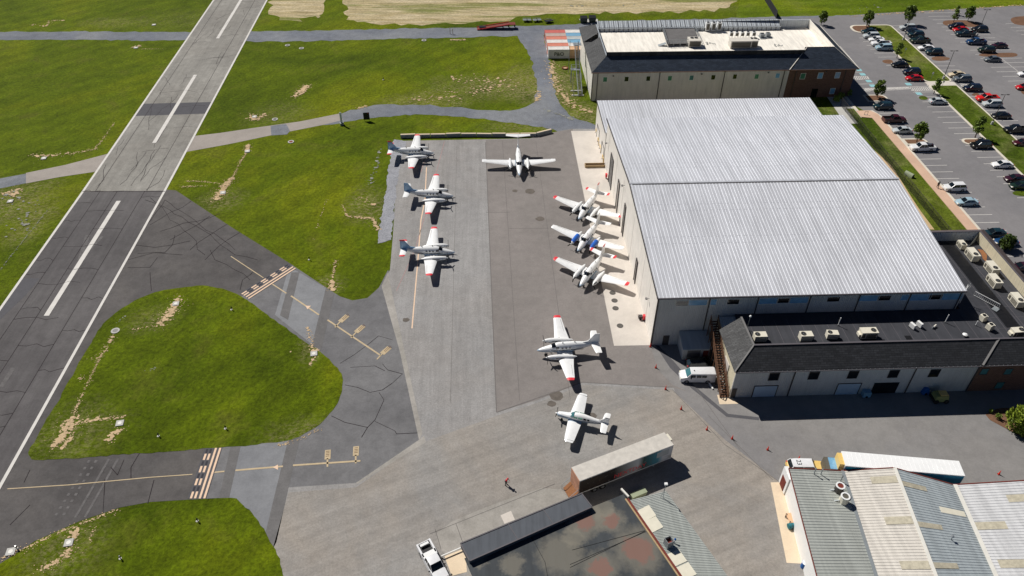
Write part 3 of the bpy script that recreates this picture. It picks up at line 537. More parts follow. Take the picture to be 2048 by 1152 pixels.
# median with its grass, sidewalk crossing
kerbed(rr_(121.75,95,129.75,188.6,.4),rr_(122.3,95.5,129.3,188.2,.3),'grass_trim',name='median_grass')
kerbed(rr_(121.75,190.6,129.75,231.6,1.5),rr_(122.3,191.0,129.3,231.1,1.2),'grass_trim',name='median_grass')
b=MB(); b.prism([(121.75,188.6),(129.75,188.6),(129.75,190.6),(121.75,190.6)],0,.136); struct(b.build('crosswalk_path','concrete'))
kerbed(rr_(116,225.2,123,231.5,2.4,6,(0,1,1,0)),rr_(116.6,225.8,122.3,230.9,2.0,6,(0,1,1,0)),'mulch')
kerbed(rr_(115.9,156.6,122,159.6,1.4,6,(0,1,1,0)),rr_(116.4,157.1,121.8,159.1,1.0,6,(0,1,1,0)),'mulch')
kerbed(rr_(101.6,157.0,107.4,160.0,1.4,6,(1,0,0,1)),rr_(102.2,157.5,106.9,159.5,1.0,6,(1,0,0,1)),'mulch')
kerbed(rr_(101.5,179.6,107.4,183.4,1.6,6,(1,0,0,1)),rr_(102.0,180.0,106.9,183.0,1.3,6,(1,0,0,1)),'mulch')
def flatbed(px,mat='mulch',z=Z[4]):
    sheet('planting_bed',mat,z,smooth_poly(px,2))
flatbed([z3(465,670),z3(560,660),z3(600,690),z3(560,715),z3(480,700)]); flatbed([z3(1010,640),z3(1100,625),z3(1220,640),z3(1225,665),z3(1120,680),z3(1030,670)]); flatbed([z3(870,1075),z3(930,1065),z3(985,1090),z3(960,1115),z3(890,1110)],'grass_trim')
flatbed([z3(1135,240),z3(1200,225),z3(1420,225),z3(1560,260),z3(1560,300),z3(1400,300),z3(1160,290)]); flatbed([z3(1530,600),z3(1750,590),z3(1950,585),z3(1990,620),z3(1900,640),z3(1560,630)]); flatbed([z3(1900,200),z3(2000,180),z3(2200,180),z3(2200,290),z3(1960,280),z3(1900,240)]); flatbed([z4(1905,1030),z4(1980,1005),z4(2090,1010),z4(2090,1075),z4(1950,1065)],'grass_trim')
flatbed([z3(1450,1050),z3(1530,1030),z3(1560,1060),z3(1500,1075)]); flatbed([z3(2000,1000),z3(2060,990),z3(2090,1060),z3(2030,1050)])
# sidewalk, its kerb, lawns
b=MB(); b.prism([(98.9,108),(101.2,108),(101.2,172.6),(99.9,174.6),(96.3,174.6),(96.3,171.2),(98.9,170.6)],0,.14); struct(b.build('sidewalk','sidewalk'))
b=MB(); b.prism([(101.2,100),(101.75,100),(101.75,171.5),(100.6,174.6),(99.9,174.6),(101.2,172.6)],0,.145); b.prism([(96.3,174.6),(97,174.6),(97,237),(96.3,237)],0,.14); struct(b.build('kerb','kerb_concrete'))
sheet('lawn','grass_trim',Z[5],None,[(94.2,108),(98.9,108),(98.9,170.4),(96.2,171.0),(96.2,176),(94.2,176)])
sheet('grass_strip','grass_trim',Z[3],None,[(79,112),(94.2,112),(94.2,177),(79,177)]); sheet('gravel_strip','soil',Z[4],[z4(380,560),z4(470,640),z4(560,720),z4(600,770),z4(700,930),z5(800,90),z5(900,240),z5(1050,440),z5(1000,440)])
# stall lines
b=MB()
for k in range(-4,18):
    y=124.98+k*2.835
    if not (156.5<y<160.5): strip(b,(101.8,y),(107.0,y),.14,Z[3])
for k in range(-12,29):
    y=142.33+k*2.83
    if 157<y<159.3 or 190<y<200: continue
    strip(b,(115.8,y),(121.6,y),.14,Z[3])
for k in range(-16,12): 
    y=200.93+k*2.72; strip(b,(129.9,y),(135.4,y),.14,Z[3])
for k in range(-26,14):
    y=202.6+k*2.98; 
    if 212<y<217: continue
    strip(b,(145.2,y),(157.6,y),.14,Z[3])
strip(b,(151.4,120),(151.4,212),.14,Z[3])
for k in range(-20,10): y=205+k*2.95; strip(b,(167,y),(180,y),.14,Z[3])
for px in ([z3(0,515),z3(210,755)],): pline(b,px,.15,Z[3])
for a,c in ((z3(120,803),z3(255,803)),(z3(185,937),z3(375,933)),(z3(120,850),z3(305,850)),(z3(150,890),z3(325,880)),(z3(245,985),z3(970,960)),(z3(260,1020),z3(340,1015)),(z3(760,975),z3(830,1015)),(z3(490,1008),z3(780,990)),(z3(830,1015),z3(1030,1005)),(z3(305,850),z3(325,880)),(z3(970,945),z3(1025,1000))): pline(b,[a,c],.16,Z[3])
for k in range(9): pline(b,[z3(140+k*20,852),z3(158+k*20,884)],.22,Z[3])
for k in range(30):
    x=265+k*17
    if x<760: pline(b,[z3(x,1012-k*.9),z3(x+22,986-k*.6)],.2,Z[3])
for k in range(11): pline(b,[z3(775+k*21,972),z3(805+k*21,1012)],.22,Z[3])
for k in range(8): pline(b,[z3(1335+k*16,930),z3(1360+k*16,960)],.2,Z[3])
struct(b.build('stall_line','line_white'))
b=MB()
for q in (z3(210,778),z3(252,828),z3(320,903),z3(362,955),z3(760,937),z3(878,1043)):
    c=at(*q); P=rr_(c.x-.75,c.y-.75,c.x+.75,c.y+.75,.1,1); b.add([(p[0],p[1],Z[4]) for p in P],[tuple(range(len(P)))])
struct(b.build('accessible_stall_marking','line_cyan'))
# blue-shaded court east of the north building and entrance path
sheet('courtyard','concrete_grey',Z[4],None,[(91,168),(96.3,168),(97,237),(94,237)])
sheet('yard_paving','yard2',Z[5]+.003,None,[(30,58),(30,92),(98,92),(98,60),(84,52),(60,50)])
sheet('mulch_bed','mulch',Z[8],smooth_poly([(1966,833),(1985,820),(2010,815),(2120,820),(2120,900),(2060,885),(2020,862)],1))
sheet('lawn','grass_trim',Z[7],None,[(98,58),(98,78.5),(120,78.5),(120,40)])
# ---------------------------------------------------------------- building helpers
def ribs(b,A,B,Cc,D,n,w_=.09,h=.07,off=0.0):
    """n ribs running from edge AB to edge DC"""
    A,B,Cc,D=[Vector(p) for p in (A,B,Cc,D)]
    for i in range(n):
        t=(i+.5)/n; p=A.lerp(B,t)+Vector((0,0,off)); q=D.lerp(Cc,t)+Vector((0,0,off)); s=(B-A).normalized()*(w_/2); u=Vector((0,0,h))
        b.add([p-s,p+s,p+s*.5+u,p-s*.5+u,q-s,q+s,q+s*.5+u,q-s*.5+u],[(0,1,2,3)[::-1],(4,5,6,7),(1,5,6,2)[::-1],(0,3,7,4)[::-1],(3,2,6,7)[::-1]])
def wallwin(par,x0,x1,z0,z1,y,glass='glass_dark',frame='trim_white',fw=.08,name='window',face='S'):
    """window on a wall facing south (or west/east when face says so), frame proud of the wall"""
    b=MB(); g=MB()
    def bx(m_,a0,a1,c0,c1,d0,d1):
        am,cm=(a0+a1)/2,(c0+c1)/2
        if face=='S': m_.box((am,y-(d0+d1)/2,cm),(a1-a0,d1-d0,c1-c0))
        elif face=='W': m_.box((y-(d0+d1)/2,am,cm),(d1-d0,a1-a0,c1-c0))
        else: m_.box((y+(d0+d1)/2,am,cm),(d1-d0,a1-a0,c1-c0))
    bx(g,x0,x1,z0,z1,.005,.03)
    bx(b,x0-fw,x0,z0-fw,z1+fw,.003,.07); bx(b,x1,x1+fw,z0-fw,z1+fw,.003,.07); bx(b,x0,x1,z1,z1+fw,.003,.07); bx(b,x0,x1,z0-fw,z0,.003,.07)
    o=b.build(name,frame,par); q=g.build('pane',glass,o); return o
def pipe(par,x,y,z0,z1,name='downspout',mat='trim_dark',r=.09):
    b=MB(); b.box((x,y,(z0+z1)/2),(.16,.12,z1-z0)); return b.build(name,mat,par)
# ---------------------------------------------------------------- big hangar
hg=thing('hangar','huge white hangar with ribbed metal roof in the middle right of the airfield','hangar',(28.1,91.6,0)); 
def P_(p,o=(28.1,91.6,0)): return (p[0]-o[0],p[1]-o[1],p[2]-o[2])
def parented(mb,name,mat,par,origin,**k):
    mb.v=[(v[0]-origin[0],v[1]-origin[1],v[2]-origin[2]) for v in mb.v]; return mb.build(name,mat,par,**k)
HO=(28.1,91.6,0)
xs,xr,xn=78.5,79.3,80.6
# walls as an outer shell (open at the top), roof above
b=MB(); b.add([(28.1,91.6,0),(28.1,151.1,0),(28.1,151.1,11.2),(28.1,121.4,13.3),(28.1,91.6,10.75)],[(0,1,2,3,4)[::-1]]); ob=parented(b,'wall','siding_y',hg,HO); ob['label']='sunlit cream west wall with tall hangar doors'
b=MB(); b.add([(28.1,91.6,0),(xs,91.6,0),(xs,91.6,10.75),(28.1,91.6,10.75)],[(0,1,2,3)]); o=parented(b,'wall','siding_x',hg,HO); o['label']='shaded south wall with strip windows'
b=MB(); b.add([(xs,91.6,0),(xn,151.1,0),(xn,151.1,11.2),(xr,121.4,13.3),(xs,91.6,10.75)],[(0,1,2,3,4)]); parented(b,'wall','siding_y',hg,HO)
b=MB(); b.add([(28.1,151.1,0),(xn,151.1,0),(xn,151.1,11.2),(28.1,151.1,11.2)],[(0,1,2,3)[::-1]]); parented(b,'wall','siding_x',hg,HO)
e=.25
SW=(28.1-e,91.35,10.8);SE=(xs+e,91.35,10.8);RW=(28.1-e,121.2,13.4);RE=(xr+e,121.2,13.4);RW2=(28.1-e,121.6,13.4);RE2=(xr+e,121.6,13.4);NW=(28.1-e,151.3,11.25);NE=(xn+e,151.3,11.25)
RM=['metal_roof','metal_rib','roof_lap']
def laps(b,A,B,Cc,D,rows,n=84):
    A,B,Cc,D=[Vector(q) for q in (A,B,Cc,D)]; b.cur=2
    for i in range(n):
        for ya,yb in rows:
            y=ya if i%2 else yb; s=(y-A.y)/(D.y-A.y); p=A.lerp(D,s).lerp(B.lerp(Cc,s),(i+.02-.0)/n); q=A.lerp(D,s).lerp(B.lerp(Cc,s),(i+.98)/n); u=Vector((0,.07,.012)); v=Vector((0,-.07,.012)); b.add([p+v,q+v,q+u,p+u],[(0,1,2,3)])
LY=lambda x,y,z:at(x,y,z).y
b=MB(); b.slab(SW,SE,RE,RW,.12); b.cur=1; ribs(b,RW,RE,SE,SW,84,.085,.045); laps(b,RW,RE,SE,SW,[(LY(1290,411,12.7),LY(1290,422,12.7)),(LY(1310,476,11.9),LY(1310,489,11.8))]); o=parented(b,'roof',RM,hg,HO); o['label']='south slope of the ribbed roof'
b=MB(); b.slab(RW2,RE2,NE,NW,.12); b.cur=1; ribs(b,RW2,RE2,NE,NW,84,.08,.04); laps(b,RW2,RE2,NE,NW,[(LY(1250,288,12.2),LY(1250,295,12.2)),(LY(1260,328,12.8),LY(1260,337,12.9))]); o=parented(b,'roof',RM,hg,HO); o['label']='north slope of the ribbed roof'
b=MB(); b.box(((28.1+xr)/2,121.4,13.46),(xr-28.1+.6,.5,.1)); parented(b,'ridge_cap','metal_roof',hg,HO)
b=MB(); b.bar((28.3,121.0,13.42),(xr,121.0,13.42),.16,.06); parented(b,'ridge_seam','taxi_strip',hg,HO)
b=MB(); b.box(((28+xs)/2,91.28,10.72),(xs-27.6,.18,.22)); parented(b,'gutter','eave_dark',hg,HO)
b=MB(); b.bar((27.8,91.3,10.72),(27.8,121.3,13.32),.12,.28); b.bar((27.8,121.5,13.32),(27.8,151.3,11.15),.12,.28); parented(b,'rake_trim','trim_dark',hg,HO)
b=MB(); b.box((28.02,91.52,5.3),(.22,.22,10.6)); parented(b,'corner_trim','trim_dark',hg,HO)
# north lean-to part
b=MB(); x0,x1,y0,y1=28.0,79.2,151.4,166.4
b.prism([(x0,y0),(x1,y0),(x1,y1),(x0,y1)],0,7.6); o=parented(b,'wall','siding_y',hg,HO); o['label']='lower north end wall'
A=(x0-.2,y0-.1,7.72);B_=(x1+.2,y0-.1,7.72);C_=(x1+.2,y1+.2,7.95);D_=(x0-.2,y1+.2,7.95)
b=MB(); b.slab(A,B_,C_,D_,.1); b.cur=1; ribs(b,A,B_,C_,D_,84,.1,.05); o=parented(b,'roof',RM,hg,HO); o['label']='low roof of the north end'
b=MB(); b.bar((27.78,151.4,7.65),(27.78,166.6,7.9),.1,.25); parented(b,'rake_trim','trim_dark',hg,HO)
# west wall doors (tall bi-parting leaves standing slightly proud in dark frames)
def wdoor(y0,y1,z1,panel='door_panel'):
    b=MB(); b.box((28.1-.03,(y0+y1)/2,z1/2),(.06,y1-y0,z1)); o=parented(b,'hangar_door',panel,hg,HO)
    b=MB(); 
    for yy in (y0-.08,y1+.08): b.box((28.1-.09,yy,z1/2+.1),(.18,.16,z1+.2))
    b.box((28.1-.09,(y0+y1)/2,z1+.1),(.18,y1-y0,.2)); b.box((28.1-.075,(y0+y1)/2,z1/2),(.05,.06,z1-.01)); b.v=[(v[0]-HO[0],v[1]-HO[1],v[2]) for v in b.v]; b.build('frame','trim_dark',o)
wdoor(139.9,143.1,7.2,'door_grey'); wdoor(131.0,132.6,7.1); wdoor(122.9,124.0,7.0); wdoor(108.0,109.0,5.0,'door_panel'); wdoor(152.0,155.4,3.2); wdoor(160.0,163.5,3.2)
# recessed joints on the west wall
for yy in (97.5,103.5,115,127.3,136.2,147): b=MB(); b.box((28.1-.01,yy,5.2),(.03,.07,10.3)); parented(b,'panel_joint','door_panel',hg,HO)
# south wall windows and downspouts
def onwall(px,Y): 
    d=F_+R_*((px[0]-1024)/FPX)-U_*((px[1]-576)/FPX); t=Y/d.y; return Vector((d.x*t,Y,H+d.z*t))
def swin(par,px0,px1,Y,glass,org=None,**k):
    a=onwall(px0,Y); c=onwall(px1,Y); o=wallwin(par,a.x,c.x,min(a.z,c.z),max(a.z,c.z),Y,glass,**k)
    if org: 
        for q in (o,*o.children):
            for v in q.data.vertices: v.co-=Vector(org)
    return o
def q5(x,y): return (1280+x/5.12,560+y/5.12)
def q6(x,y): return (1648+x/5.12,440+y/5.12)
for a,c,g in ((q5(376,218),q5(492,260),'glass_dark'),(q5(500,205),q5(680,255),'glass_blue'),(q5(728,198),q5(776,252),'glass_blue'),(q5(900,200),q5(1008,245),'glass_dark'),(q5(1228,186),q5(1400,240),'glass_blue'),(q5(1412,188),q5(1524,232),'glass_dark'),(q5(1538,178),q5(1712,232),'glass_blue'),(q5(1925,175),q5(2035,218),'glass_dark'),
   (q6(375,772),q6(550,825),'glass_blue'),(q6(562,775),q6(670,820),'glass_dark'),(q6(800,765),q6(852,820),'glass_blue'),(q6(895,760),q6(1078,820),'glass_blue'),(q6(1088,765),q6(1196,810),'glass_dark'),(q6(1215,752),q6(1395,812),'glass_blue')):
    swin(hg,a,c,91.6,g,HO,fw=.05)
for q in (q5(715,200),q5(1210,195),q5(1745,180),q6(370,770),q6(890,760),q6(1400,760)):
    x=onwall(q,91.6).x; b=MB(); b.box((x,91.5,5.4),(.14,.12,10.4)); parented(b,'downspout','trim_dark',hg,HO)
a=onwall(q5(238,575),91.6); b=MB(); b.box((a.x+.55,91.57,1.1),(1.05,.06,2.2)); parented(b,'door','trim_dark',hg,HO)
# flood lights on the walls
for q in ((1216,286),(1249,371),(1298,597)):
    d=F_+R_*((q[0]-1024)/FPX)-U_*((q[1]-576)/FPX); t=28.0/d.x; p=Vector((28.0,d.y*t,H+d.z*t)); b=MB(); b.box((p.x-.45,p.y,p.z),(.35,.4,.22)); b.bar((p.x-.3,p.y,p.z),(28.1,p.y,p.z),.06); parented(b,'flood_light','door_grey',hg,HO)
# annex porch between hangar and office
def gpx(px): return at(*px)
an=thing('annex_shed','small ribbed metal shed in the shade against the hangar south wall','shed',(34.2,86.8,0)); AO=(34.2,86.8,0)
b=MB(); b.prism([(32.6,88.0),(37.1,88.0),(37.1,91.5),(32.6,91.5)],0,[2.5,2.5,3.1,3.1]); parented(b,'wall','siding_x',an,AO)
b=MB(); b.slab((32.4,87.7,2.6),(37.2,87.7,2.6),(37.2,91.45,3.3),(32.4,91.45,3.3),.08); parented(b,'roof','shed_blue',an,AO)
b=MB(); b.box((34.4,87.97,1.1),(2.2,.04,2.0)); parented(b,'roller_door','door_grey',an,AO); b=MB(); b.box((36.4,87.97,1.0),(.9,.04,2.0)); parented(b,'door','rust',an,AO)
# ---------------------------------------------------------------- south office block (L-shaped, mansard roof)
ofc=thing('office_block','L-shaped office block with dark shingled mansard and black flat roof beside the hangar','office block',(37.8,78.8,0)); OO=(37.8,78.8,0)
E0,E1=6.5,8.7
def mans(mb,a,b_,c,d): mb.slab(a,b_,c,d,.1)
Xw,Ys,Xe,Yn=37.8,78.8,95.2,113.9; o4=3.5
def O(mb,name,mat,par=None,**k):
    return parented(mb,name,mat,par or ofc,OO,**k)
b=MB(); b.prism([(38.4,79.4),(94.6,79.4),(94.6,113.2),(80.3,113.2),(80.3,91.2),(38.4,91.2)],0,6.35)
# outer wall faces only read; cut by material: metal west part, brick east part
b=MB(); b.prism([(38.4,79.4),(76.6,79.4),(76.6,91.3),(38.4,91.3)],0,6.45); w1=O(b,'wall','siding_x'); 
b=MB(); b.add([(38.385,79.4,0),(38.385,91.3,0),(38.385,91.3,6.4),(38.385,79.4,6.4)],[(0,1,2,3)[::-1]]); w2=O(b,'wall','siding_cream'); w2['label']='cream sunlit west end wall beside the wooden stair'
b=MB(); b.prism([(76.6,79.3),(94.7,79.3),(94.7,113.2),(79.4,113.2),(79.4,91.3),(76.6,91.3)],0,6.45); w3=O(b,'wall','brick'); w3['label']='brick east part in the shade'
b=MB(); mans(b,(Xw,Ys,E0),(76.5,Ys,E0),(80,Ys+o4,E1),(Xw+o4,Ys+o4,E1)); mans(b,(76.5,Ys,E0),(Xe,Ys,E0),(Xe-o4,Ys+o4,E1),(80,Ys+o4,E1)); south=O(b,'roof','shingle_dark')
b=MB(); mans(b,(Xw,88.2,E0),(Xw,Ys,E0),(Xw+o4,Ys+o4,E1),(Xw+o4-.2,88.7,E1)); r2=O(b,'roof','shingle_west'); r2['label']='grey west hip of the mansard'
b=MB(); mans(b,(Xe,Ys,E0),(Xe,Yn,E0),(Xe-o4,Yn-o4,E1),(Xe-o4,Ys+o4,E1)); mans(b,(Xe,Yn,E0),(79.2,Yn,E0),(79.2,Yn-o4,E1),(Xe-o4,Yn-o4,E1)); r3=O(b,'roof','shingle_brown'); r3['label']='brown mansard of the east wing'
b=MB(); b.bar((Xw,Ys,E0+.05),(Xw+o4,Ys+o4,E1+.05),.22,.08); b.bar((76.5,Ys,E0+.05),(80,Ys+o4,E1+.05),.3,.08); b.bar((Xw+o4,Ys+o4,E1+.04),(Xw+o4-.2,88.7,E1+.04),.3,.08); O(b,'hip_cap','door_grey')
b=MB(); b.bar((Xw+o4,Ys+o4,E1+.03),(Xe-o4,Ys+o4,E1+.03),.3,.08); b.bar((Xe-o4,Ys+o4,E1+.03),(Xe-o4,Yn-o4,E1+.03),.3,.08); b.bar((Xe-o4,Yn-o4,E1+.03),(79.2,Yn-o4,E1+.03),.3,.08); O(b,'ridge_cap','eave_dark')
zf=6.75
b=MB(); b.prism([(Xw+o4-.1,Ys+o4+.05),(Xe-o4-.05,Ys+o4+.05),(Xe-o4-.05,Yn-o4-.05),(79.2,Yn-o4-.05),(79.2,91.5),(Xw+o4-.1,91.5)],zf-.2,zf); fr=O(b,'flat_roof','roof_black')
# inner parapet faces
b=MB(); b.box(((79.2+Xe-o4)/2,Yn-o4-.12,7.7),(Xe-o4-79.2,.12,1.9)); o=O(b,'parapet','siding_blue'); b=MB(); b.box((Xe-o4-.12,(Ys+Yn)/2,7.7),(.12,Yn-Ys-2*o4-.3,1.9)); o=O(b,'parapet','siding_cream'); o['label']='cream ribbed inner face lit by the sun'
b=MB(); b.add([(Xe-o4-.2,Yn-o4-.2,zf),(Xe-o4-.2,Yn-o4-.2,8.6),(Xe-o4-2.6,Yn-o4-2.2,zf),(Xe-o4-.35,Yn-o4-.5,zf)],[(0,1,2),(1,3,2),(0,3,1)])
O(b,'parapet_brace','siding_blue')
# seams / walkway pads on the flat roof
b=MB()
for k in range(24): b.box((43+k*2.1,86.2,zf+.004),(.06,7.5,.012))
for k in range(10): b.box((86,84+k*2.6,zf+.004),(10.5,.06,.012))
for q in (84.2,87.6): b.box((q,98,zf+.006),(.08,24,.014))
O(b,'roof_seam','eave_dark')
b=MB()
for k in range(22):
    for j in range(2): b.box((85.1+j*1.25,87.2+k*1.05,zf+.014),(1.1,.92,.016))
b.box((85.7,98.2,zf+.009),(2.2,23,.004)); O(b,'walkway','black_part')
for (x,y) in ((43.2,85.4),(43.2,84.3),(56,84),(57.2,84),(56,85.2),(62,84.3),(63,84.3),(50,83.9),(66.5,84),(67.5,85)): b=MB(); b.box((x,y,zf+.012),(1.0,.9,.02)); O(b,'walkway_pad','black_part')
# south wall: windows, loading doors, downspouts, eave lugs
def q8(x,y): return (1300+x/5.12,640+y/5.12)
def q7(x,y): return (1648+x/5.12,620+y/5.12)
for a,c,g in ((q8(1222,535),q8(1318,618),'glass_dark'),(q8(1630,525),q8(1725,608),'glass_dark'),(q7(250,618),q7(345,700),'glass_dark'),(q7(663,612),q7(762,690),'glass_dark'),(q7(1082,604),q7(1180,682),'glass_dark')):
    sc=onwall(((a[0]+c[0])/2,(a[1]+c[1])/2),79.4); o=wallwin(ofc,sc.x-.75,sc.x+.75,sc.z-.85,sc.z+.75,79.4,g,'trim_dark',.06)
    for q in (o,*o.children):
        for v in q.data.vertices: v.co-=Vector(OO)
for a,c in ((q8(1040,670),q8(1275,780)),(q8(1885,655),q8(2120,755)),(q7(85,755),q7(330,860))):
    x=onwall(((a[0]+c[0])/2,c[1]),79.4).x; 
    if a==q7(85,755): continue
    b=MB(); b.box((x,79.38,1.25),(3.6,.05,2.5)); o=O(b,'loading_door','door_blue'); b=MB()
    for s_ in (-1,1): b.box((x+s_*1.86,79.36,1.3),(.12,.1,2.62))
    b.box((x,79.36,2.56),(3.6,.1,.12)); b.v=[(v[0]-OO[0],v[1]-OO[1],v[2]) for v in b.v]; b.build('frame','trim_dark',o)
x=onwall(q7(620,800),79.4).x; b=MB(); b.box((x,79.38,1.25),(4.0,.05,2.5)); o=O(b,'loading_door','glass_dark'); o['label']='open dark loading door'
x=onwall(q8(850,740),79.4).x; b=MB(); b.box((x,79.37,1.05),(1.0,.06,2.1)); O(b,'door','trim_dark')
for q in (q8(1450,650),q7(890,720),):
    xx=onwall(q,79.3).x; b=MB(); b.box((xx,79.3,3.2),(.15,.12,6.3)); O(b,'downspout','trim_dark')
b=MB(); b.box((76.62,79.25,3.2),(.15,.12,6.3)); O(b,'downspout','trim_dark')
b=MB(); b.box((38.35,79.35,3.2),(.14,.14,6.3)); O(b,'corner_trim','trim_white')
b=MB()
for k in range(80): b.box((38+k*.72,78.74,6.44),(.07,.09,.1))
O(b,'gutter_bracket','galv'); 
b=MB(); b.box((66.5,78.7,6.36),(57,.1,.12)); b.v=[(v[0]-.0,v[1],v[2]) for v in b.v]; O(b,'gutter','eave_dark')
b=MB(); b.box((38.3,83.4,3.2),(.1,2.2,2.2)); o=O(b,'loading_door','door_panel')
for q in ((q7(1640,630),1.2),(q7(1885,630),1.2)):
    p=onwall(q[0],79.3); o=wallwin(ofc,p.x-.55,p.x+.55,p.z-.6,p.z+.6,79.3,'glass_teal','trim_dark',.06)
    for q_ in (o,*o.children):
        for v in q_.data.vertices: v.co-=Vector(OO)
for q in (q7(1795,770),):
    p=onwall(q,79.3); o=wallwin(ofc,p.x-.6,p.x+.6,p.z-.7,p.z+.7,79.3,'glass_teal','trim_dark',.06)
    for q_ in (o,*o.children):
        for v in q_.data.vertices: v.co-=Vector(OO)
# ---------------------------------------------------------------- north office (white flat roof, mansard)
nb=thing('north_building','long grey two-storey building with brick east end and white flat roof north of the hangar','office building',(29,182,0)); NO=(29,182,0)
def N(mb,name,mat,par=None,**k): return parented(mb,name,mat,par or nb,NO,**k)
b=MB(); b.prism([(28.95,182.4),(79.7,182.4),(79.7,210),(28.95,210)],0,7.85); o=N(b,'wall','siding_n')
b=MB(); b.prism([(79.7,182.7),(97.2,182.7),(97.2,210.5),(79.7,210.5)],0,7.85); o=N(b,'wall','brick'); o['label']='brick east end'
b=MB(); b.add([(28.93,182.4,0),(28.93,210,0),(28.93,210,7.8),(28.93,182.4,7.8)],[(0,1,2,3)[::-1]]); N(b,'wall','siding_y')
R1=10.5; R2=11.5
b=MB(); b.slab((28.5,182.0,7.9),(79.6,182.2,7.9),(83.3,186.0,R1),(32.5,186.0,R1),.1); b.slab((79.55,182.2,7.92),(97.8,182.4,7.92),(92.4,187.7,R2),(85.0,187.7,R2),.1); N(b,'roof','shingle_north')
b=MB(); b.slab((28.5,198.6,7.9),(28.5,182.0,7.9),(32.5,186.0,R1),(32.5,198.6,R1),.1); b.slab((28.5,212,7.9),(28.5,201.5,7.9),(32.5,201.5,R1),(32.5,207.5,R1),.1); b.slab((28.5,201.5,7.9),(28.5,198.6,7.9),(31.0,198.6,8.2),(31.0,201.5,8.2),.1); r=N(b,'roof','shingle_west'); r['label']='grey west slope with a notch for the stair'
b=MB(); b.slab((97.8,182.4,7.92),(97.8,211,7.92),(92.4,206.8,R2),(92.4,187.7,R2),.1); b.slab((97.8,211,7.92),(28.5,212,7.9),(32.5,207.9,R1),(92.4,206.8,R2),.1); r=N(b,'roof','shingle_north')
b=MB(); b.bar((79.55,182.2,8),(85.0,187.7,R2+.05),.18,.06); b.bar((97.8,182.4,8),(92.4,187.7,R2+.05),.14,.06); b.bar((97.9,182.4,7.9),(97.9,211,7.9),.16,.12); N(b,'hip_cap','cream_roof')
b=MB(); b.bar((28.4,181.95,7.85),(97.8,182.25,7.85),.12,.16); N(b,'gutter','gutter')
b=MB(); b.prism([(32.6,186.2),(92.3,187.8),(92.3,206.7),(32.6,207.8)],9.0,9.35); wf=N(b,'flat_roof','roof_white')
b=MB(); b.prism([(32.6,186.1),(84.0,186.1),(84.0,186.35),(32.6,186.35)],9.4,11.5); N(b,'parapet','shingle_dark');  # dark material puts the shade of the south face into the parapet colour
b=MB(); b.prism([(84.6,187.75),(92.2,187.75),(92.2,187.9),(84.6,187.9)],9.4,11.6); N(b,'parapet','trim_dark')
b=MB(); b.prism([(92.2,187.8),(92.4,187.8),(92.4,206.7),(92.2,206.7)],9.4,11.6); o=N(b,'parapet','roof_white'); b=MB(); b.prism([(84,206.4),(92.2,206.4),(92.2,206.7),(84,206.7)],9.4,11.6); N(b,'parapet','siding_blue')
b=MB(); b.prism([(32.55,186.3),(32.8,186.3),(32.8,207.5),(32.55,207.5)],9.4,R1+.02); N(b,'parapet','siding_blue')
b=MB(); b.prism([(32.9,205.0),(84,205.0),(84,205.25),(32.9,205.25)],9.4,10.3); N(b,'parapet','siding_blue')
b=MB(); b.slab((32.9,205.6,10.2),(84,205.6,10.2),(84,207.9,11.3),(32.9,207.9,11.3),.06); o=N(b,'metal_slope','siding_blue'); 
for k in range(39): 
    x=33.4+k*1.33; b=MB(); b.bar((x,205.5,10.26),(x,207.9,11.36),.07,.07); N(b,'seam','trim_dark'); b=MB(); b.box((x,204.85,9.8),(.1,.2,.9)); N(b,'strut','trim_dark')
b=MB(); b.box((58.5,205.42,10.25),(51,.25,.12)); N(b,'gutter','black_part')
def q1(x,y): return (1050+x/5.12,y/5.12)
def q2(x,y): return (1400+x/5.12,y/5.12)
for q,g in ((q1(820,812),'glass_green'),(q1(1040,808),'glass_dark'),(q1(1262,803),'glass_dark'),(q1(1483,800),'glass_green'),(q1(1705,795),'glass_teal'),(q1(1927,790),'glass_dark'),(q2(357,783),'glass_dark'),(q2(580,782),'glass_green'),(q2(795,772),'glass_blue')):
    p=onwall(q,182.4); o=wallwin(nb,p.x-.5,p.x+.5,p.z-.65,p.z+.6,182.4,g,'trim_white',.1)
    for q_ in (o,*o.children):
        for v in q_.data.vertices: v.co-=Vector(NO)
for q,g in ((q2(1053,778),'glass_green'),(q2(1232,772),'glass_blue'),(q2(1408,768),'glass_blue'),(q2(1355,930),'glass_blue')):
    p=onwall(q,182.7); o=wallwin(nb,p.x-.6,p.x+.6,p.z-.8,p.z+.7,182.7,g,'trim_white',.08)
    for q_ in (o,*o.children):
        for v in q_.data.vertices: v.co-=Vector(NO)
p=onwall(q2(1175,930),182.7); b=MB(); b.box((p.x,182.67,1.2),(1.6,.06,2.4)); N(b,'door','glass_dark')
for q in (q1(1370,850),q2(235,850),q2(850,800),q2(975,800),q2(1480,800)):
    x=onwall(q,182.3).x; b=MB(); b.box((x,182.28 if x<79.6 else 182.58,3.9),(.16,.12,7.7)); N(b,'downspout','trim_dark')
b=MB(); b.box((28.9,182.35,3.9),(.2,.2,7.7)); b.box((30.2,182.3,3.9),(.14,.1,7.7)); N(b,'corner_trim','trim_dark')
for q in (q1(905,777),q1(1808,757),q2(18,757),q2(700,742),q2(1292,732)):
    p=onwall(q,182.3); b=MB(); b.box((p.x,182.2,p.z),(.35,.25,.2)); N(b,'wall_light','trim_dark')
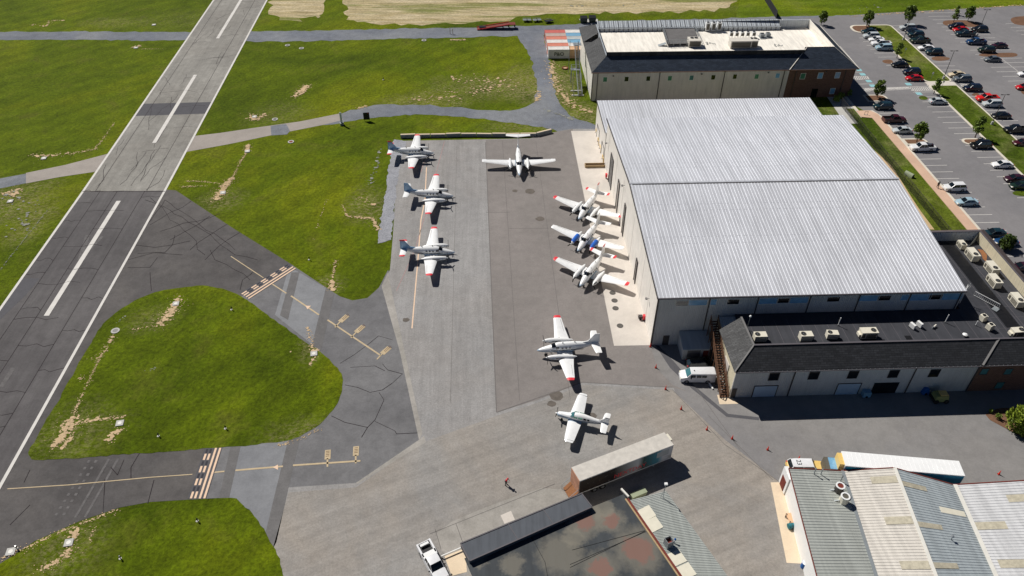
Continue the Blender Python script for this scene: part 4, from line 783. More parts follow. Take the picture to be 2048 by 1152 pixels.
# ---------------------------------------------------------------- workshop (bottom centre, turned 23 deg)
ws=thing('workshop','low workshop with patched tar roof, dark canopy strip and ribbed lean-to at the bottom','workshop',tuple(at(1020,1120,0))); WO=tuple(at(1020,1120,0))
def W(mb,name,mat,par=None,**k): return parented(mb,name,mat,par or ws,WO,**k)
A=at(932,1118,3.3); B_=at(1247,991,3.3); ux=(B_-A).normalized(); uy=Vector((-ux.y,ux.x,0))
L=(B_-A).length
def wp(u,v,z=0): p=A+ux*u+uy*v; return Vector((p.x,p.y,z))
b=MB(); b.prism([wp(0,0),wp(L,0),wp(L,-26),wp(0,-26)],0,3.2); W(b,'wall','cream_roof')
b=MB(); b.prism([wp(-.15,.15),wp(L+.1,.15),wp(L+.1,-26),wp(-.15,-26)],3.2,3.34); W(b,'flat_roof','roof_tar')
ca,cb,cc,cd=at(921,1087,4.0),at(1163,987,4.0),at(1184,1014,4.0),at(939,1122,4.0)
b=MB(); b.prism([ca,cb,cc,cd],3.0,[4.0]*4); W(b,'canopy','roof_canopy')
b=MB(); 
for p,q in ((ca,cb),(cb,cc),(cc,cd),(cd,ca)): b.bar(Vector((p.x,p.y,4.03)),Vector((q.x,q.y,4.03)),.16,.08)
for t in (.38,.67): b.bar(ca.lerp(cb,t)+Vector((0,0,.03)),cd.lerp(cc,t)+Vector((0,0,.03)),.1,.05)
W(b,'canopy_trim','eave_dark')
b=MB()
for px in ([(1063,1074),(1090,1124),(1095,1152)],[(1140,1129),(1292,1063)],[(1144,1100),(1290,1061)],[(1290,1062),(1140,1135)]):
    P=[at(x,y,3.35) for x,y in px]
    for i in range(len(P)-1): b.bar(P[i],P[i+1],.05,.03)
W(b,'roof_seam','black_part')
la,lb,lc,ld=at(1258,1001,3.1),at(1332,982,2.9),at(1455,1152,2.9),at(1362,1152,3.1)
lc=lb+(lc-lb)*1.4; ld=la+(ld-la)*1.4
b=MB(); b.slab(la,ld,lc,lb,.06); ribs(b,la,ld,lc,lb,74,.16,.05); lr=W(b,'lean_to_roof','tin')
b=MB(); b.prism([la.lerp(lb,.03),lb.lerp(la,.02),lc.lerp(ld,.02),ld.lerp(lc,.03)],0,2.8); W(b,'lean_to_wall','cream_roof')
b=MB(); b.bar(la+Vector((-.2,.1,.25)),ld+Vector((-.2,.1,.25)),.3,.14); o=W(b,'gutter','rust')
b=MB(); b.bar(la+Vector((-.5,.1,.28)),ld+Vector((-.5,.1,.28)),.2,.1); W(b,'roof_edge','wood_pale')
b=MB(); q=at(1252,990,3.4); b.bar(q+Vector((-.5,1.0,0)),q+Vector((.3,-.3,0)),.25,.25); W(b,'roof_edge','box_white')
for (x,y,x2,y2) in ((1279,1034,1305,1020),(1295,1055,1319,1043),(1337,1123,1366,1110),(1355,1150,1385,1136)):
    p=at(x,y,3.18); q=at(x2,y2,3.12); dn=(ld-la).normalized(); b=MB(); b.slab(p-dn*.9,p+dn*.9,q+dn*.9,q-dn*.9,.05); W(b,'skylight','skylight')
# ---------------------------------------------------------------- saw-tooth sheds, bottom right
sh=thing('sawtooth_shed','row of ribbed gable sheds with sunlit white and cream and shaded grey-blue roof slopes at the lower right','shed',(42,50,0)); SO=(42,50,0)
def Sx(mb,name,mat,par=None,**k): return parented(mb,name,mat,par or sh,SO,**k)
def ext(a,b_,k=1.6): return a+(b_-a)*k
e0,e1=at(1578,937,4.0),ext(at(1578,937,4.0),at(1634,1152,4.0))
v0,v1=at(1685,942,3.1),ext(at(1685,942,3.1),at(1752,1152,3.1))
r0,r1=at(1788,936,4.6),ext(at(1788,936,4.6),at(1870,1152,4.6))
w0,w1_=at(1907,970,3.0),ext(at(1907,970,3.0),at(1988,1152,3.0))
x0_,x1_=at(2060,961,4.6),ext(at(2060,961,4.6),at(2160,1152,4.6))
slopes=((e0,v0,v1,e1,'shed_shade_grey','grey-green shaded slope with two roof fans'),(v0,r0,r1,v1,'shed_sun_cream','cream sunlit slope'),(r0,w0,w1_,r1,'shed_blue','blue-grey shaded slope'),(w0,x0_,x1_,w1_,'shed_sun_white','pale slope at the right edge'))  # sun and shade put into the slope colours: paler facing west, greyer facing east
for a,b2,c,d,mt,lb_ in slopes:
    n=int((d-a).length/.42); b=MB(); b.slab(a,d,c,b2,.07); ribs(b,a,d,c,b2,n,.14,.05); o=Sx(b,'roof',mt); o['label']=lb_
b=MB(); b.prism([e0.lerp(v0,.03),v0,v1,e1.lerp(v1,.03)],0,[3.85,3.0,3.0,3.85]); b.prism([v0,r0,r1,v1],0,[3.0,4.5,4.5,3.0]); b.prism([r0,w0,w1_,r1],0,[4.5,2.9,2.9,4.5]); b.prism([w0,x0_,x1_,w1_],0,[2.9,4.5,4.5,2.9])
bb=MB()
def shwall(bb,P,zs):
    bb.add([(p.x,p.y,0) for p in P]+[(p.x,p.y,z) for p,z in zip(P,zs)],[(i,(i+1)%len(P),len(P)+(i+1)%len(P),len(P)+i) for i in range(len(P))])
dn=(e1-e0).normalized()*.5
shwall(bb,[e0+dn,v0+dn,v1,e1],[3.88,3.0,3.0,3.88]); shwall(bb,[v0+dn,r0+dn,r1,v1],[3.0,4.5,4.5,3.0]); shwall(bb,[r0+dn,w0+dn,w1_,r1],[4.5,2.9,2.9,4.5]); shwall(bb,[w0+dn,x0_+dn,x1_,w1_],[2.9,4.5,4.5,2.9])
Sx(bb,'wall','white_paint')
b=MB(); 
for p,q in ((e0,v0),(v0,r0),(r0,w0),(w0,x0_)): b.bar(p+Vector((0,.05,.0)),q+Vector((0,.05,.0)),.12,.16)
b.bar(e0+Vector((-.05,0,.02)),e1+Vector((-.05,0,.02)),.09,.14); Sx(b,'edge_trim','rust')
b=MB(); b.bar(v0+Vector((0,0,.08)),v1+Vector((0,0,.08)),.45,.05); Sx(b,'valley_gutter','galv')
b=MB(); b.bar(r0+Vector((.1,0,.08)),r1+Vector((.1,0,.08)),.45,.06); b.bar(w0+Vector((.2,0,.12)),w1_+Vector((.2,0,.12)),.55,.06); Sx(b,'ridge_cap','box_white')
def skyl(a,b2,c,d,t,u0,u1,hw,mat):
    """a-b2 far edge, d-c near edge; t along depth"""
    p=lambda u,tt:a.lerp(d,tt).lerp(b2.lerp(c,tt),u)+Vector((0,0,.075)); L=(d-a).length; w_=hw/L
    b=MB(); b.slab(p(u0,t-w_),p(u0,t+w_),p(u1,t+w_),p(u1,t-w_),.03); Sx(b,'skylight',mat)
for t in (.10,.37,.64): skyl(v0,r0,r1,v1,t*.92-.02,.48,.97,.55,'skylight_old')
for t,u in ((.1,.05),(.36,.05),(.6,.05)): skyl(r0,w0,w1_,r1,t*.95,u,u+.4,.4,'skylight_old')
skyl(r0,w0,w1_,r1,.22,.55,.97,.5,'skylight')
for t,u in ((.12,.6),(.3,.05),(.55,.12)): skyl(w0,x0_,x1_,w1_,t,u,u+.38,.55,'skylight_old')
b=MB(); p=at(1573,980,2.2); b.box((41.55,62.3,1.9),(.6,2.2,3.4)); o=Sx(b,'door_surround','white_paint'); b=MB(); b.box((41.22,62.3,1.3),(.05,1.3,2.1)); Sx(b,'door','rust')
b=MB()
for k in range(4): b.box((e0.x+.43-k*.14-.0,60.2-k*1.6,2.6),(.05,.5,.25))
Sx(b,'vent','trim_dark')
b=MB(); b.box((40.9,53.2,1.4),(.5,.5,2.8)); Sx(b,'corner_trim','trim_white')
# ---------------------------------------------------------------- aircraft
def ell(x,zc,ry,rz,n=18,flat=0):
    return [(x,ry*math.cos(2*PI*i/n),zc+rz*math.sin(2*PI*i/n)) for i in range(n)]
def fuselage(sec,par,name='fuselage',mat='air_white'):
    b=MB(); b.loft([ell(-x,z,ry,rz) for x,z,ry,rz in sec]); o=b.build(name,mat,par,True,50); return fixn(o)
def airfoil(xl,xt,y,z,t):
    c=xl-xt; P=[]
    for u,k in ((0,0),(.08,.55),(.3,1),(.6,.72),(1,.06),(.6,-.35),(.3,-.5),(.08,-.4)): P.append((xl-u*c,y,z+k*t*c))
    return P
def wing(secs,name,mat,par,s=1):
    """secs: (x_leading, x_trailing, y, z, thickness)"""
    b=MB(); b.loft([airfoil(a,c,y*s,z,t) for a,c,y,z,t in secs]); return fixn(b.build(name,mat,par,True,60))
def finmesh(pts,w_,name,mat,par):
    """vertical plate from a side outline (x,z), tapering in thickness"""
    b=MB(); n=len(pts); zm=max(p[1] for p in pts); z0=min(p[1] for p in pts)
    L=[(x,w_*(1-.6*(z-z0)/(zm-z0)),z) for x,z in pts]; Rr=[(x,-w_*(1-.6*(z-z0)/(zm-z0)),z) for x,z in pts]
    b.add(L+Rr,[tuple(range(n)),tuple(range(2*n-1,n-1,-1))]+[(i,n+i,n+(i+1)%n,(i+1)%n) for i in range(n)]); return fixn(b.build(name,mat,par))
def gear(par,x,y,ztop,r=.3,two=False):
    b=MB(); b.cyl((x,y,ztop),(x,y,r),.06,.05,8); o=b.build('landing_gear','galv',par)
    b=MB()
    for dy in ((-.14,.14) if two else (0.09,)): b.cyl((x,y+dy-.09,r),(x,y+dy+.09,r),r,r,14)
    b.build('wheel','rubber',o); return o
def propeller(par,x,y,z,R,n,rot,hub='steel',blade='black_part'):
    b=MB(); b.loft([ell(x,z,.16,.16,10),ell(x+.2,z,.12,.12,10),ell(x+.34,z,.02,.02,10)]); b.v=[(v[0],v[1]+y,v[2]) for v in b.v]; o=fixn(b.build('spinner',hub,par,True))
    for k in range(n):
        a=rot+2*PI*k/n; d=Vector((0,math.cos(a),math.sin(a))); c=Vector((x+.1,y,z)); t=Vector((0,-d.z,d.y))
        P=[c+d*.12-t*.07,c+d*.5*R-t*.11,c+d*R-t*.06,c+d*R+t*.06,c+d*.5*R+t*.11,c+d*.12+t*.07]; bb=MB(); e=Vector((.03,0,0))
        bb.add([p-e for p in P]+[p+e for p in P],[(0,1,2,3,4,5)[::-1],(6,7,8,9,10,11)]+[(i,(i+1)%6,6+(i+1)%6,6+i) for i in range(6)]); bb.build('propeller_blade',blade,par)
def twin(label,group,tail='low',tips=True,tail_tip=True,cover=False,stripe='glass_dark',win='rect',prop_rot=.6,fin_mat='air_white',tipm='red_paint',tc=1.0):
    """low-wing twin turboprop; nose along +x, origin under the wing middle"""
    t=thing('twin_engine_plane',label,'plane',(0,0,0),0,group)
    T=tail=='T'; kx=1.24 if T else 1.0
    sec=[(0,1.32,.03,.03),(.3,1.34,.24,.2),(.9,1.42,.42,.38),(1.8,1.52,.6,.52),(2.5,1.6,.68,.66),(3.1,1.74,.72,.86),(3.6,1.78,.74,.92),(5.9,1.78,.74,.92),(7.0,1.83,.62,.78),(8.1,1.95,.45,.54),(9.2,2.08,.26,.34),(10.2,2.2,.07,.14)]
    x0=4.75*kx-.25; sec=[(x*kx-x0,z,ry,rz) for x,z,ry,rz in sec]
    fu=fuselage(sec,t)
    X=lambda x:-(x*kx-x0)
    # windscreen: two panes laid on the sloping nose
    for s in (-1,1):
        b=MB(); y0,y1=.04*s,.56*s
        P=[(X(2.42),y0,2.22),(X(2.42)-.02,y1*.8,2.1),(X(3.02)-.1,y1,2.33),(X(2.98),y0,2.67)]; P=[Vector(p) for p in P]; n=Vector((.5,.15*s,.85)).normalized()*.07
        b.add([p+n*.1 for p in P]+[p+n for p in P],[(0,1,2,3),(7,6,5,4),(0,4,5,1),(1,5,6,2),(2,6,7,3),(3,7,4,0)]); fixn(b.build('windscreen','glass_dark',fu))
        b=MB(); b.box((X(3.3),.69*s,2.2),(.5,.1,.36)); b.build('window','glass_dark',fu)
        for k in range(4 if T else 3):
            b=MB(); xw=X(4.15)-k*.62; b.cyl((xw,.735*s-.05*s,2.08),(xw,.735*s+.02*s,2.08),.17,.17,12); b.build('window','glass_dark',fu)
    b=MB()
    for s in (-1,1): b.box((X(5.0),.748*s,1.72),(5.4*kx,.012,.07)); b.box((X(5.2),.735*s,1.6),(5.0*kx,.012,.04))
    b.build('stripe',stripe,fu)
    b=MB(); b.bar((X(4.2),.1,2.66),(X(4.2)-.1,.1,2.95),.04,.12); b.bar((X(6.2),0,2.62),(X(6.2)-.15,0,2.9),.04,.14); b.build('antenna','trim_dark',fu)
    sp=8.2 if T else 7.6
    for s in (-1,1):
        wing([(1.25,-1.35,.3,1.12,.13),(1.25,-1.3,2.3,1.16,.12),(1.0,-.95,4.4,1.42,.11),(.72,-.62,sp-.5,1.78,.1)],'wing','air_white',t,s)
        wing([(.722,-.62,sp-.5,1.78,.101),(.6,-.5,sp-.02,1.84,.1),(.45,-.42,sp+.1,1.87,.05)],'wing_tip',tipm if tips else 'air_white',t,s)
        b=MB(); b.bar((-.72,2.9*s,1.3),(-.42,(sp-.9)*s,1.815),.035,.02); b.bar((-.95,.8*s,1.225),(-.95,1.6*s,1.225),.035,.02); b.build('flap_gap','door_grey',t)
        # engine nacelle
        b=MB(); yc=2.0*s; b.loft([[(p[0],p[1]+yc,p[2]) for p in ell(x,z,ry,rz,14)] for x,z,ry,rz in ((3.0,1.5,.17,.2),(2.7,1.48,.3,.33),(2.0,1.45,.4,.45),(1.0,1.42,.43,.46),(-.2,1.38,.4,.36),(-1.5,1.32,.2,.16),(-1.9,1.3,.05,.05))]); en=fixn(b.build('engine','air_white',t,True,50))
        b=MB(); b.box((2.75,yc,1.2),(.35,.34,.16)); b.build('air_intake','black_part',en)
        for e in (-1,1): b=MB(); b.cyl((2.35,yc+e*.38,1.5),(1.95,yc+e*.5,1.42),.09,.08,8); b.build('exhaust','rust' if cover else 'galv',en)
        if cover:
            b=MB(); b.loft([[(p[0],p[1]+yc,p[2]) for p in ell(x,1.48,ry*1.08,rz*1.1,14)[:8]+[(x,-ry*.6,1.3),(x,ry*.6,1.3)]] for x,ry,rz in ((2.72,.3,.33),(2.0,.4,.45),(1.0,.43,.46),(.0,.41,.4))]); fixn(b.build('engine_cover','blue_paint',en,True))
        for e in (-1,1): b=MB(); P=[Vector(q) for q in ((1.7,yc+e*.405,1.5),(1.7,yc+e*.39,1.62),(.3,yc+e*.40,1.6),(.3,yc+e*.42,1.48))]; dd=Vector((0,e*.035,0)); b.add([q+dd*.3 for q in P]+[q+dd for q in P],[(0,1,2,3),(7,6,5,4),(0,4,5,1),(1,5,6,2),(2,6,7,3),(3,7,4,0)]); fixn(b.build('exhaust_stain','soot',en))
        propeller(en,3.0,yc,1.5,1.15,3 if not T else 4,prop_rot+s*.3,'white_paint')
        gear(t,.2,yc,1.1,.32,True)
    gear(t,X(1.5),0,1.2,.26)
    if T:
        finmesh([(X(8.0),2.5),(X(9.3),4.35),(X(10.3)-.3,4.35),(X(10.25),2.3),(X(9.4),2.15)],.1,'fin',fin_mat,t)
        for s in (-1,1): wing([(X(9.25),X(10.4),.03,4.42,.09),(X(9.75),X(10.4),2.8,4.45,.08)],'tailplane','air_white',t,s)
    else:
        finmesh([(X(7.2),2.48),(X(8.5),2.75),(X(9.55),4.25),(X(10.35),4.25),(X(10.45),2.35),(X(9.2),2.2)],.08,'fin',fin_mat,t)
        if tail_tip: finmesh([(X(9.45),4.1),(X(9.6),4.36),(X(10.5),4.36),(X(10.36),4.1)],.06,'fin_cap','red_paint',t)
        for s in (-1,1):
            wing([(X(8.95),X(10.35),.1,2.25,.09),(X(9.3),X(10.4),2.2,2.4,.08)],'tailplane','air_white',t,s)
            wing([(X(9.3)+.005,X(10.4),2.2,2.4,.082),(X(9.45),X(10.4),2.65,2.43,.07)],'tailplane_tip','red_paint' if (tips and tail_tip) else 'air_white',t,s)
    return t
def rad(d): return math.radians(d)
def put(o,x,y,h): o.location=(x,y,0); o.rotation_euler=(0,0,rad(h))
GW='twin-engine planes parked on the apron'
rowW='white twin-engine plane with red wing tips, '
put(twin(rowW+'northernmost of the three in the west row',GW,fin_mat='fin_sky_shade',prop_rot=.2),-15.4,154.9,-2.4)
put(twin('twin-engine plane with red wing tips and plain white tailplane, middle of the west row',GW,fin_mat='fin_sky_shade',tail_tip=False,prop_rot=.5),-10.6,137.0,-4.6)
put(twin(rowW+'southernmost of the west row beside the parking line',GW,fin_mat='fin_sky_shade',prop_rot=.9),-10.0,117.1,-1.6)
put(twin('all-white twin-engine plane with a T-shaped tail in front of the low concrete barrier',GW,'T',tips=False,prop_rot=.8),8.45,150.0,-91)
put(twin('white plane with red tips parked slanted by the hangar, rearmost of the slanted three',GW,prop_rot=.3),21.8,131.1,-120)
put(twin('white twin-engine plane without red tips, blue covers over both engines, middle of the slanted three',GW,tips=False,tail_tip=False,cover=True,prop_rot=.1),20.5,120.4,-120.8)
put(twin('white plane with red tips parked slanted by the hangar, front one of the slanted three',GW,prop_rot=.7),19.9,109.8,-122.5)
put(twin('twin-engine plane with bright red wing tips facing west, just below the concrete apron',GW,tail_tip=False,prop_rot=1.2),13.0,90.0,-176.5)
# single-engine plane
def single(label):
    t=thing('single_engine_plane',label,'plane')
    sec=[(-.05,1.28,.12,.12),(.1,1.28,.34,.34),(.6,1.3,.46,.42),(1.6,1.32,.56,.48),(2.2,1.42,.6,.6),(2.9,1.55,.6,.74),(4.0,1.55,.58,.74),(5.0,1.5,.5,.6),(6.2,1.5,.34,.4),(7.4,1.52,.16,.22),(8.0,1.55,.05,.08)]
    x0=2.75; fu=fuselage([(x-x0,z,ry,rz) for x,z,ry,rz in sec],t); X=lambda x:-(x-x0)
    b=MB(); P=[Vector(p) for p in ((X(1.95),.0,1.86),(X(2.1),.47,1.74),(X(2.62),.5,1.98),(X(2.6),0,2.24),(X(2.62),-.5,1.98),(X(2.1),-.47,1.74))]; n=Vector((.5,0,.85))*.06
    b.add([p for p in P]+[p+n for p in P],[(0,1,2,3),(0,3,4,5),(9,8,7,6),(11,10,9,6)]+[(i,(i+1)%6,6+(i+1)%6,6+i) for i in range(6)]); fixn(b.build('windscreen','glass_teal',fu))
    for s in (-1,1):
        for xw,l in ((2.85,.55),(3.6,.6),(4.3,.4),(4.85,.3)): b=MB(); b.box((X(xw),.545*s if xw<4 else .5*s,1.86),(l,.09,.3)); b.build('window','glass_dark' if xw>4 else 'glass_green',fu)
    b=MB()
    for s in (-1,1): b.bar((X(.4),.46*s,1.45),(X(1.8),.57*s,1.5),.02,.05); b.bar((X(2.0),.6*s,1.45),(X(4.4),.575*s,1.45),.03,.07); b.bar((X(4.4),.575*s,1.45),(X(7.2),.22*s,1.55),.03,.06)
    b.build('stripe','glass_dark',fu)
    b=MB()
    for k in range(6): b.box((X(4.6+k*.24),-(.525-k*.02),1.2),(.14,.02,.22))
    b.build('registration_lettering','trim_dark',fu)
    for s in (-1,1):
        wing([(1.0,-1.15,.25,.95,.13),(.62,-.85,4.55,1.35,.1)],'wing','air_white',t,s)
        b=MB(); b.bar((.64,4.56*s,1.38),(-.88,4.56*s,1.36),.05,.12); b.build('stripe','trim_dark',t)
        wing([(.6,-.84,4.6,1.36,.1),(.35,-.7,4.98,1.4,.06)],'wing_tip','air_white',t,s); gear(t,-.3,1.5*s,.95,.24)
        wing([(X(6.75),X(7.85),.08,1.6,.09),(X(6.95),X(7.85),1.75,1.62,.08),(X(7.15),X(7.8),1.98,1.62,.05)],'tailplane','air_white',t,s)
    finmesh([(X(6.0),1.85),(X(6.6),2.0),(X(7.3),2.75),(X(7.95),2.75),(X(7.85),1.6),(X(6.9),1.6)],.06,'fin','air_white',t); b=MB(); b.bar((X(7.25),0,2.77),(X(7.98),0,2.77),.08,.05); b.build('fin_cap','trim_dark',t)
    gear(t,X(.7),0,1.0,.2)
    e=MB(); e.box((X(.35),0,.98),(.5,.5,.12)); en=e.build('engine_intake','black_part',t); propeller(en,X(0)+.05,0,1.28,.95,3,.2,'white_paint')
    return t
put(single('small white single-engine plane with a dark side stripe, nearest to the dirty trailer'),13.35,75.2,160.8)
# ---------------------------------------------------------------- road vehicles (front along +x)
def rring(x,z0,z1,w0,w1,c=.12):
    """body cross-section with softened shoulders"""
    return [(x,-w0,z0),(x,w0,z0),(x,w0+.0,z0+(z1-z0)*.55),(x,w1,z1-c*.3),(x,w1-c,z1),(x,-w1+c,z1),(x,-w1,z1-c*.3),(x,-w0,z0+(z1-z0)*.55)]
def wheels(t,xf,xr,w,r=.33):
    for x in (xf,xr):
        for s in (-1,1):
            b=MB(); b.cyl((x,s*(w-.2),r),(x,s*(w+.015),r),r,r,16); o=b.build('wheel','rubber',t); b=MB(); b.cyl((x,s*(w),r),(x,s*(w+.025),r),r*.6,r*.6,12); b.build('rim','rim',o)
def lights(t,xf,xr,w,zf,zr):
    for s in (-1,1):
        b=MB(); b.box((xf-.1,s*(w-.28),zf),(.22,.34,.14)); b.build('headlight','skylight',t)
        b=MB(); b.box((xr+.06,s*(w-.2),zr),(.14,.24,.2)); b.build('tail_light','red_paint',t)
        b=MB(); b.box((xf*.42,s*(w+.09),zf+.32),(.16,.2,.12)); b.build('mirror','black_part',t)
def greenhouse(t,pts,zb,zt,wb,wt,paintm):
    """pts: x of (windscreen base, windscreen top, rear top, rear base)"""
    a,b_,c,d=pts; g=MB(); 
    g.loft([[(a,-wb*.93,zb),(a,wb*.93,zb),(a-.01,wb*.9,zb+.02),(a-.01,-wb*.9,zb+.02)],[(b_,-wb,zb),(b_,wb,zb),(b_,wt,zt),(b_,-wt,zt)],[(c,-wb,zb),(c,wb,zb),(c,wt,zt),(c,-wt,zt)],[(d,-wb*.93,zb),(d,wb*.93,zb),(d+.01,wb*.9,zb+.02),(d+.01,-wb*.9,zb+.02)]]); fixn(g.build('glazing','glass_car',t))
    r=MB(); r.loft([rring(b_+.06,zt-.03,zt+.03,wt,wt-.02,.1),rring((b_+c)/2,zt-.03,zt+.06,wt+.01,wt,.1),rring(c-.06,zt-.03,zt+.02,wt,wt-.02,.1)]); 
    for s in (-1,1):
        r.bar((a,s*wb*.92,zb+.02),(b_+.04,s*wt,zt),.07,.07); r.bar((d,s*wb*.92,zb+.02),(c-.04,s*wt,zt),.09,.07); r.bar(((b_+c)/2,s*(wb+.005),zb),((b_+c)/2,s*(wt+.01),zt),.08,.04)
    fixn(r.build('roof',paintm,t,True,40))
def sedan(n='parked_car',pm='car_silver'):
    t=thing(n,'','car'); w=.9; b=MB()
    b.loft([rring(2.3,.3,.55,.72,.68),rring(2.1,.22,.74,.85,.78),rring(1.1,.2,.88,w,.84),rring(.2,.2,.94,w,.86),rring(-1.5,.2,.98,w,.86),rring(-2.15,.24,.98,.86,.8),rring(-2.32,.34,.82,.8,.76)]); fixn(b.build('body',pm,t,True,40))
    greenhouse(t,(1.05,.25,-.95,-1.75),.93,1.4,.8,.62,pm); wheels(t,1.42,-1.38,w); lights(t,2.25,-2.3,w,.66,.8); return t
def suv(n='parked_suv',pm='car_silver',L=2.35,h=1.68):
    t=thing(n,'','suv'); w=.94; b=MB()
    b.loft([rring(L,.35,.75,.78,.74),rring(L-.2,.28,.98,.9,.84),rring(1.15,.25,1.08,w,.88),rring(0,.25,1.1,w,.88),rring(-L+.3,.25,1.12,w,.88),rring(-L,.35,1.05,.88,.82)]); fixn(b.build('body',pm,t,True,40))
    greenhouse(t,(1.15,.5,-L+.55,-L+.12),1.08,h,.85,.68,pm); wheels(t,1.45,-1.42,w,.37); lights(t,L-.03,-L+.03,w,.86,1.0); return t
def pickup(n='parked_pickup',pm='car_white',bed='black_part',L=2.85):
    t=thing(n,'','pickup truck'); w=.98; b=MB()
    b.loft([rring(L,.4,.8,.84,.8),rring(L-.2,.35,1.05,.93,.88),rring(1.4,.32,1.14,w,.92),rring(-.75,.32,1.16,w,.92)]); 
    b.box((-.75-(L-.75)/2,0,.55),(L-.75,2*w,.44)); 
    for s in (-1,1): b.box((-.75-(L-.75)/2,s*(w-.06),.95),(L-.75,.12,.42))
    b.box((-L+.04,0,.95),(.08,2*w-.24,.42)); fixn(b.build('body',pm,t,True,30))
    b=MB(); b.box((-.8-(L-.85)/2,0,.79),(L-.95,2*w-.26,.05)); b.build('bed_liner',bed,t)
    greenhouse(t,(1.35,.7,-.5,-.85),1.12,1.78,.88,.72,pm); wheels(t,1.85,-1.75,w,.4); lights(t,L-.03,-L+.03,w,.9,.9); return t
P={'s':sedan(),'u':suv(),'p':pickup()}
for k,o in P.items(): used[k]=0
def recolor(root,col):
    for ch in root.children:
        if ch.name.split('.')[0] in ('body','roof','pillars'):
            ch.material_slots[0].link='OBJECT'; ch.material_slots[0].material=M[col]
def car(kind,px,col,label,flip=False,group='cars in the car park',bed=None,zh=.75,dx=0):
    o=P[kind] if not used[kind] else copy_tree(P[kind]); used[kind]=1
    p=at(px[0],px[1],zh); o.location=(p.x+dx,p.y,.012); o.rotation_euler=(0,0,(0 if flip else PI)+random.uniform(-.02,.02)); o['label']=label; o['group']=group; recolor(o,col); return o
cars=[('s',z3(325,342),'car_teal','dark teal sedan under the tree at the top end of the first row'),('u',z3(350,395),'car_silver','pale silver suv, second from the tree in the upper first row'),('s',z3(408,432),'car_white','white sedan between the silver suv and the white pickup in the upper first row'),
('p',z3(458,480),'car_white','white pickup with a dark bed among five close-parked cars'),('u',z3(488,525),'car_lightblue','light blue suv, last of the five close-parked cars above the empty stalls'),
('s',z3(668,712),'car_black','black sedan alone beside a mulch bed in the first row'),('u',z3(800,795),'car_navy','navy suv directly above the red sedan'),('s',z3(828,862),'car_red','crimson sedan next to the blue accessible stall marking'),('s',z3(1095,1120),'car_silver','silver sedan nose to the aisle at the head of the long empty stall row'),
('u',z3(755,302),'car_silver','silver suv under the second tree at the top of the grass median'),('s',z3(815,345),'car_navy','dark blue sedan behind the silver suv at the median top'),('u',z3(845,380),'car_teal','dark teal suv squeezed above the dark pickup by the median'),('p',z3(890,445),'car_green','very dark green pickup beside the lamp base on the median'),
('s',z3(960,525),'car_white','white sedan on the median side, above a dark teal suv'),('u',z3(1048,575),'car_teal','dark teal suv next to the narrow mulch bed by the median'),('s',z3(1305,822),'car_tan','tan sedan beside the foot of the tall lamp post'),('u',z3(1362,872),'car_grey','dark grey suv parked against the tan sedan'),
('u',z3(1475,975),'car_navy','navy minivan beside the hatched bay at the median crossing'),('p',z3(1640,1088),'car_brightred','bright red pickup, the only red pickup'),('u',z4(1695,38),'car_silver','silver suv parked against the bright red pickup'),('s',z4(1795,165),'car_black','black sedan by the lamp post south of the silver suv'),
('p',z4(1960,325),'car_black','black pickup cut by the right edge of the picture'),('s',z4(2040,468),'car_darkred','dark red sedan at the right edge below the black pickup'),
('u',z3(1295,290),'car_navy','navy suv on the mulch bed corner of the upper right block'),('s',z3(1345,322),'car_red','red sedan between two dark cars in the upper right block'),('p',z3(1392,370),'car_teal','dark teal pickup with a silver hood below the red sedan'),('u',z3(1555,322),'car_black','black suv across from the red sedan, near the tall lamp'),
('p',z3(1515,460),'car_blue','blue pickup with its bed to the right in the upper right block'),('s',z3(1772,500),'car_maroon','dark purple sedan right of the dark green jeep'),('u',z3(1632,550),'car_green','dark green jeep above the long mulch bed'),('s',z3(1700,652),'car_grey','grey sedan on the stall just below the long mulch bed'),
('s',z3(2080,815),'car_white','white car at the right edge by the empty stalls'),('s',z3(2060,962),'car_red','dark pinkish-red sedan cut by the right edge'),
('u',z4(480,65),'car_teal','dark teal suv in the shade at the island beside the brick building'),('p',z4(605,212),'car_darkred','black and dark red pickup facing the aisle by the sidewalk corner'),('s',z4(692,330),'car_silver','silver sedan beside the round tree on the sidewalk side'),('p',z4(918,525),'car_white','white crew-cab pickup below the round tree by the sidewalk'),
('u',z4(1275,968),'car_white','white suv next to the person walking on the sidewalk'),('s',z5(1412,125),'car_lightblue','light blue sedan, last car before the walled office roof'),('u',z4(1570,495),'car_black','black suv beside the kerbed tree island in the median row'),('s',z4(1808,710),'car_white','white hatchback alone in the lower median row'),
('s',z4(1950,865),'car_maroon','maroon sedan in the lower median row near the right edge'),('s',z4(2010,945),'car_green','dark green sedan below the maroon one'),('s',z5(1720,470),'car_teal','dark teal car right behind the office roof corner'),('s',z5(1850,565),'car_blue','blue car half hidden by the round bush'),('s',z5(2030,850),'car_maroon','dark maroon car cut by the right edge beside the office roof')]
for k,px,col,lb in cars:
    o=car(k,px,col,lb,flip=('facing the aisle' in lb or 'last car before' in lb and False or 'bed to the right' in lb and False or 'nose to the aisle' in lb))
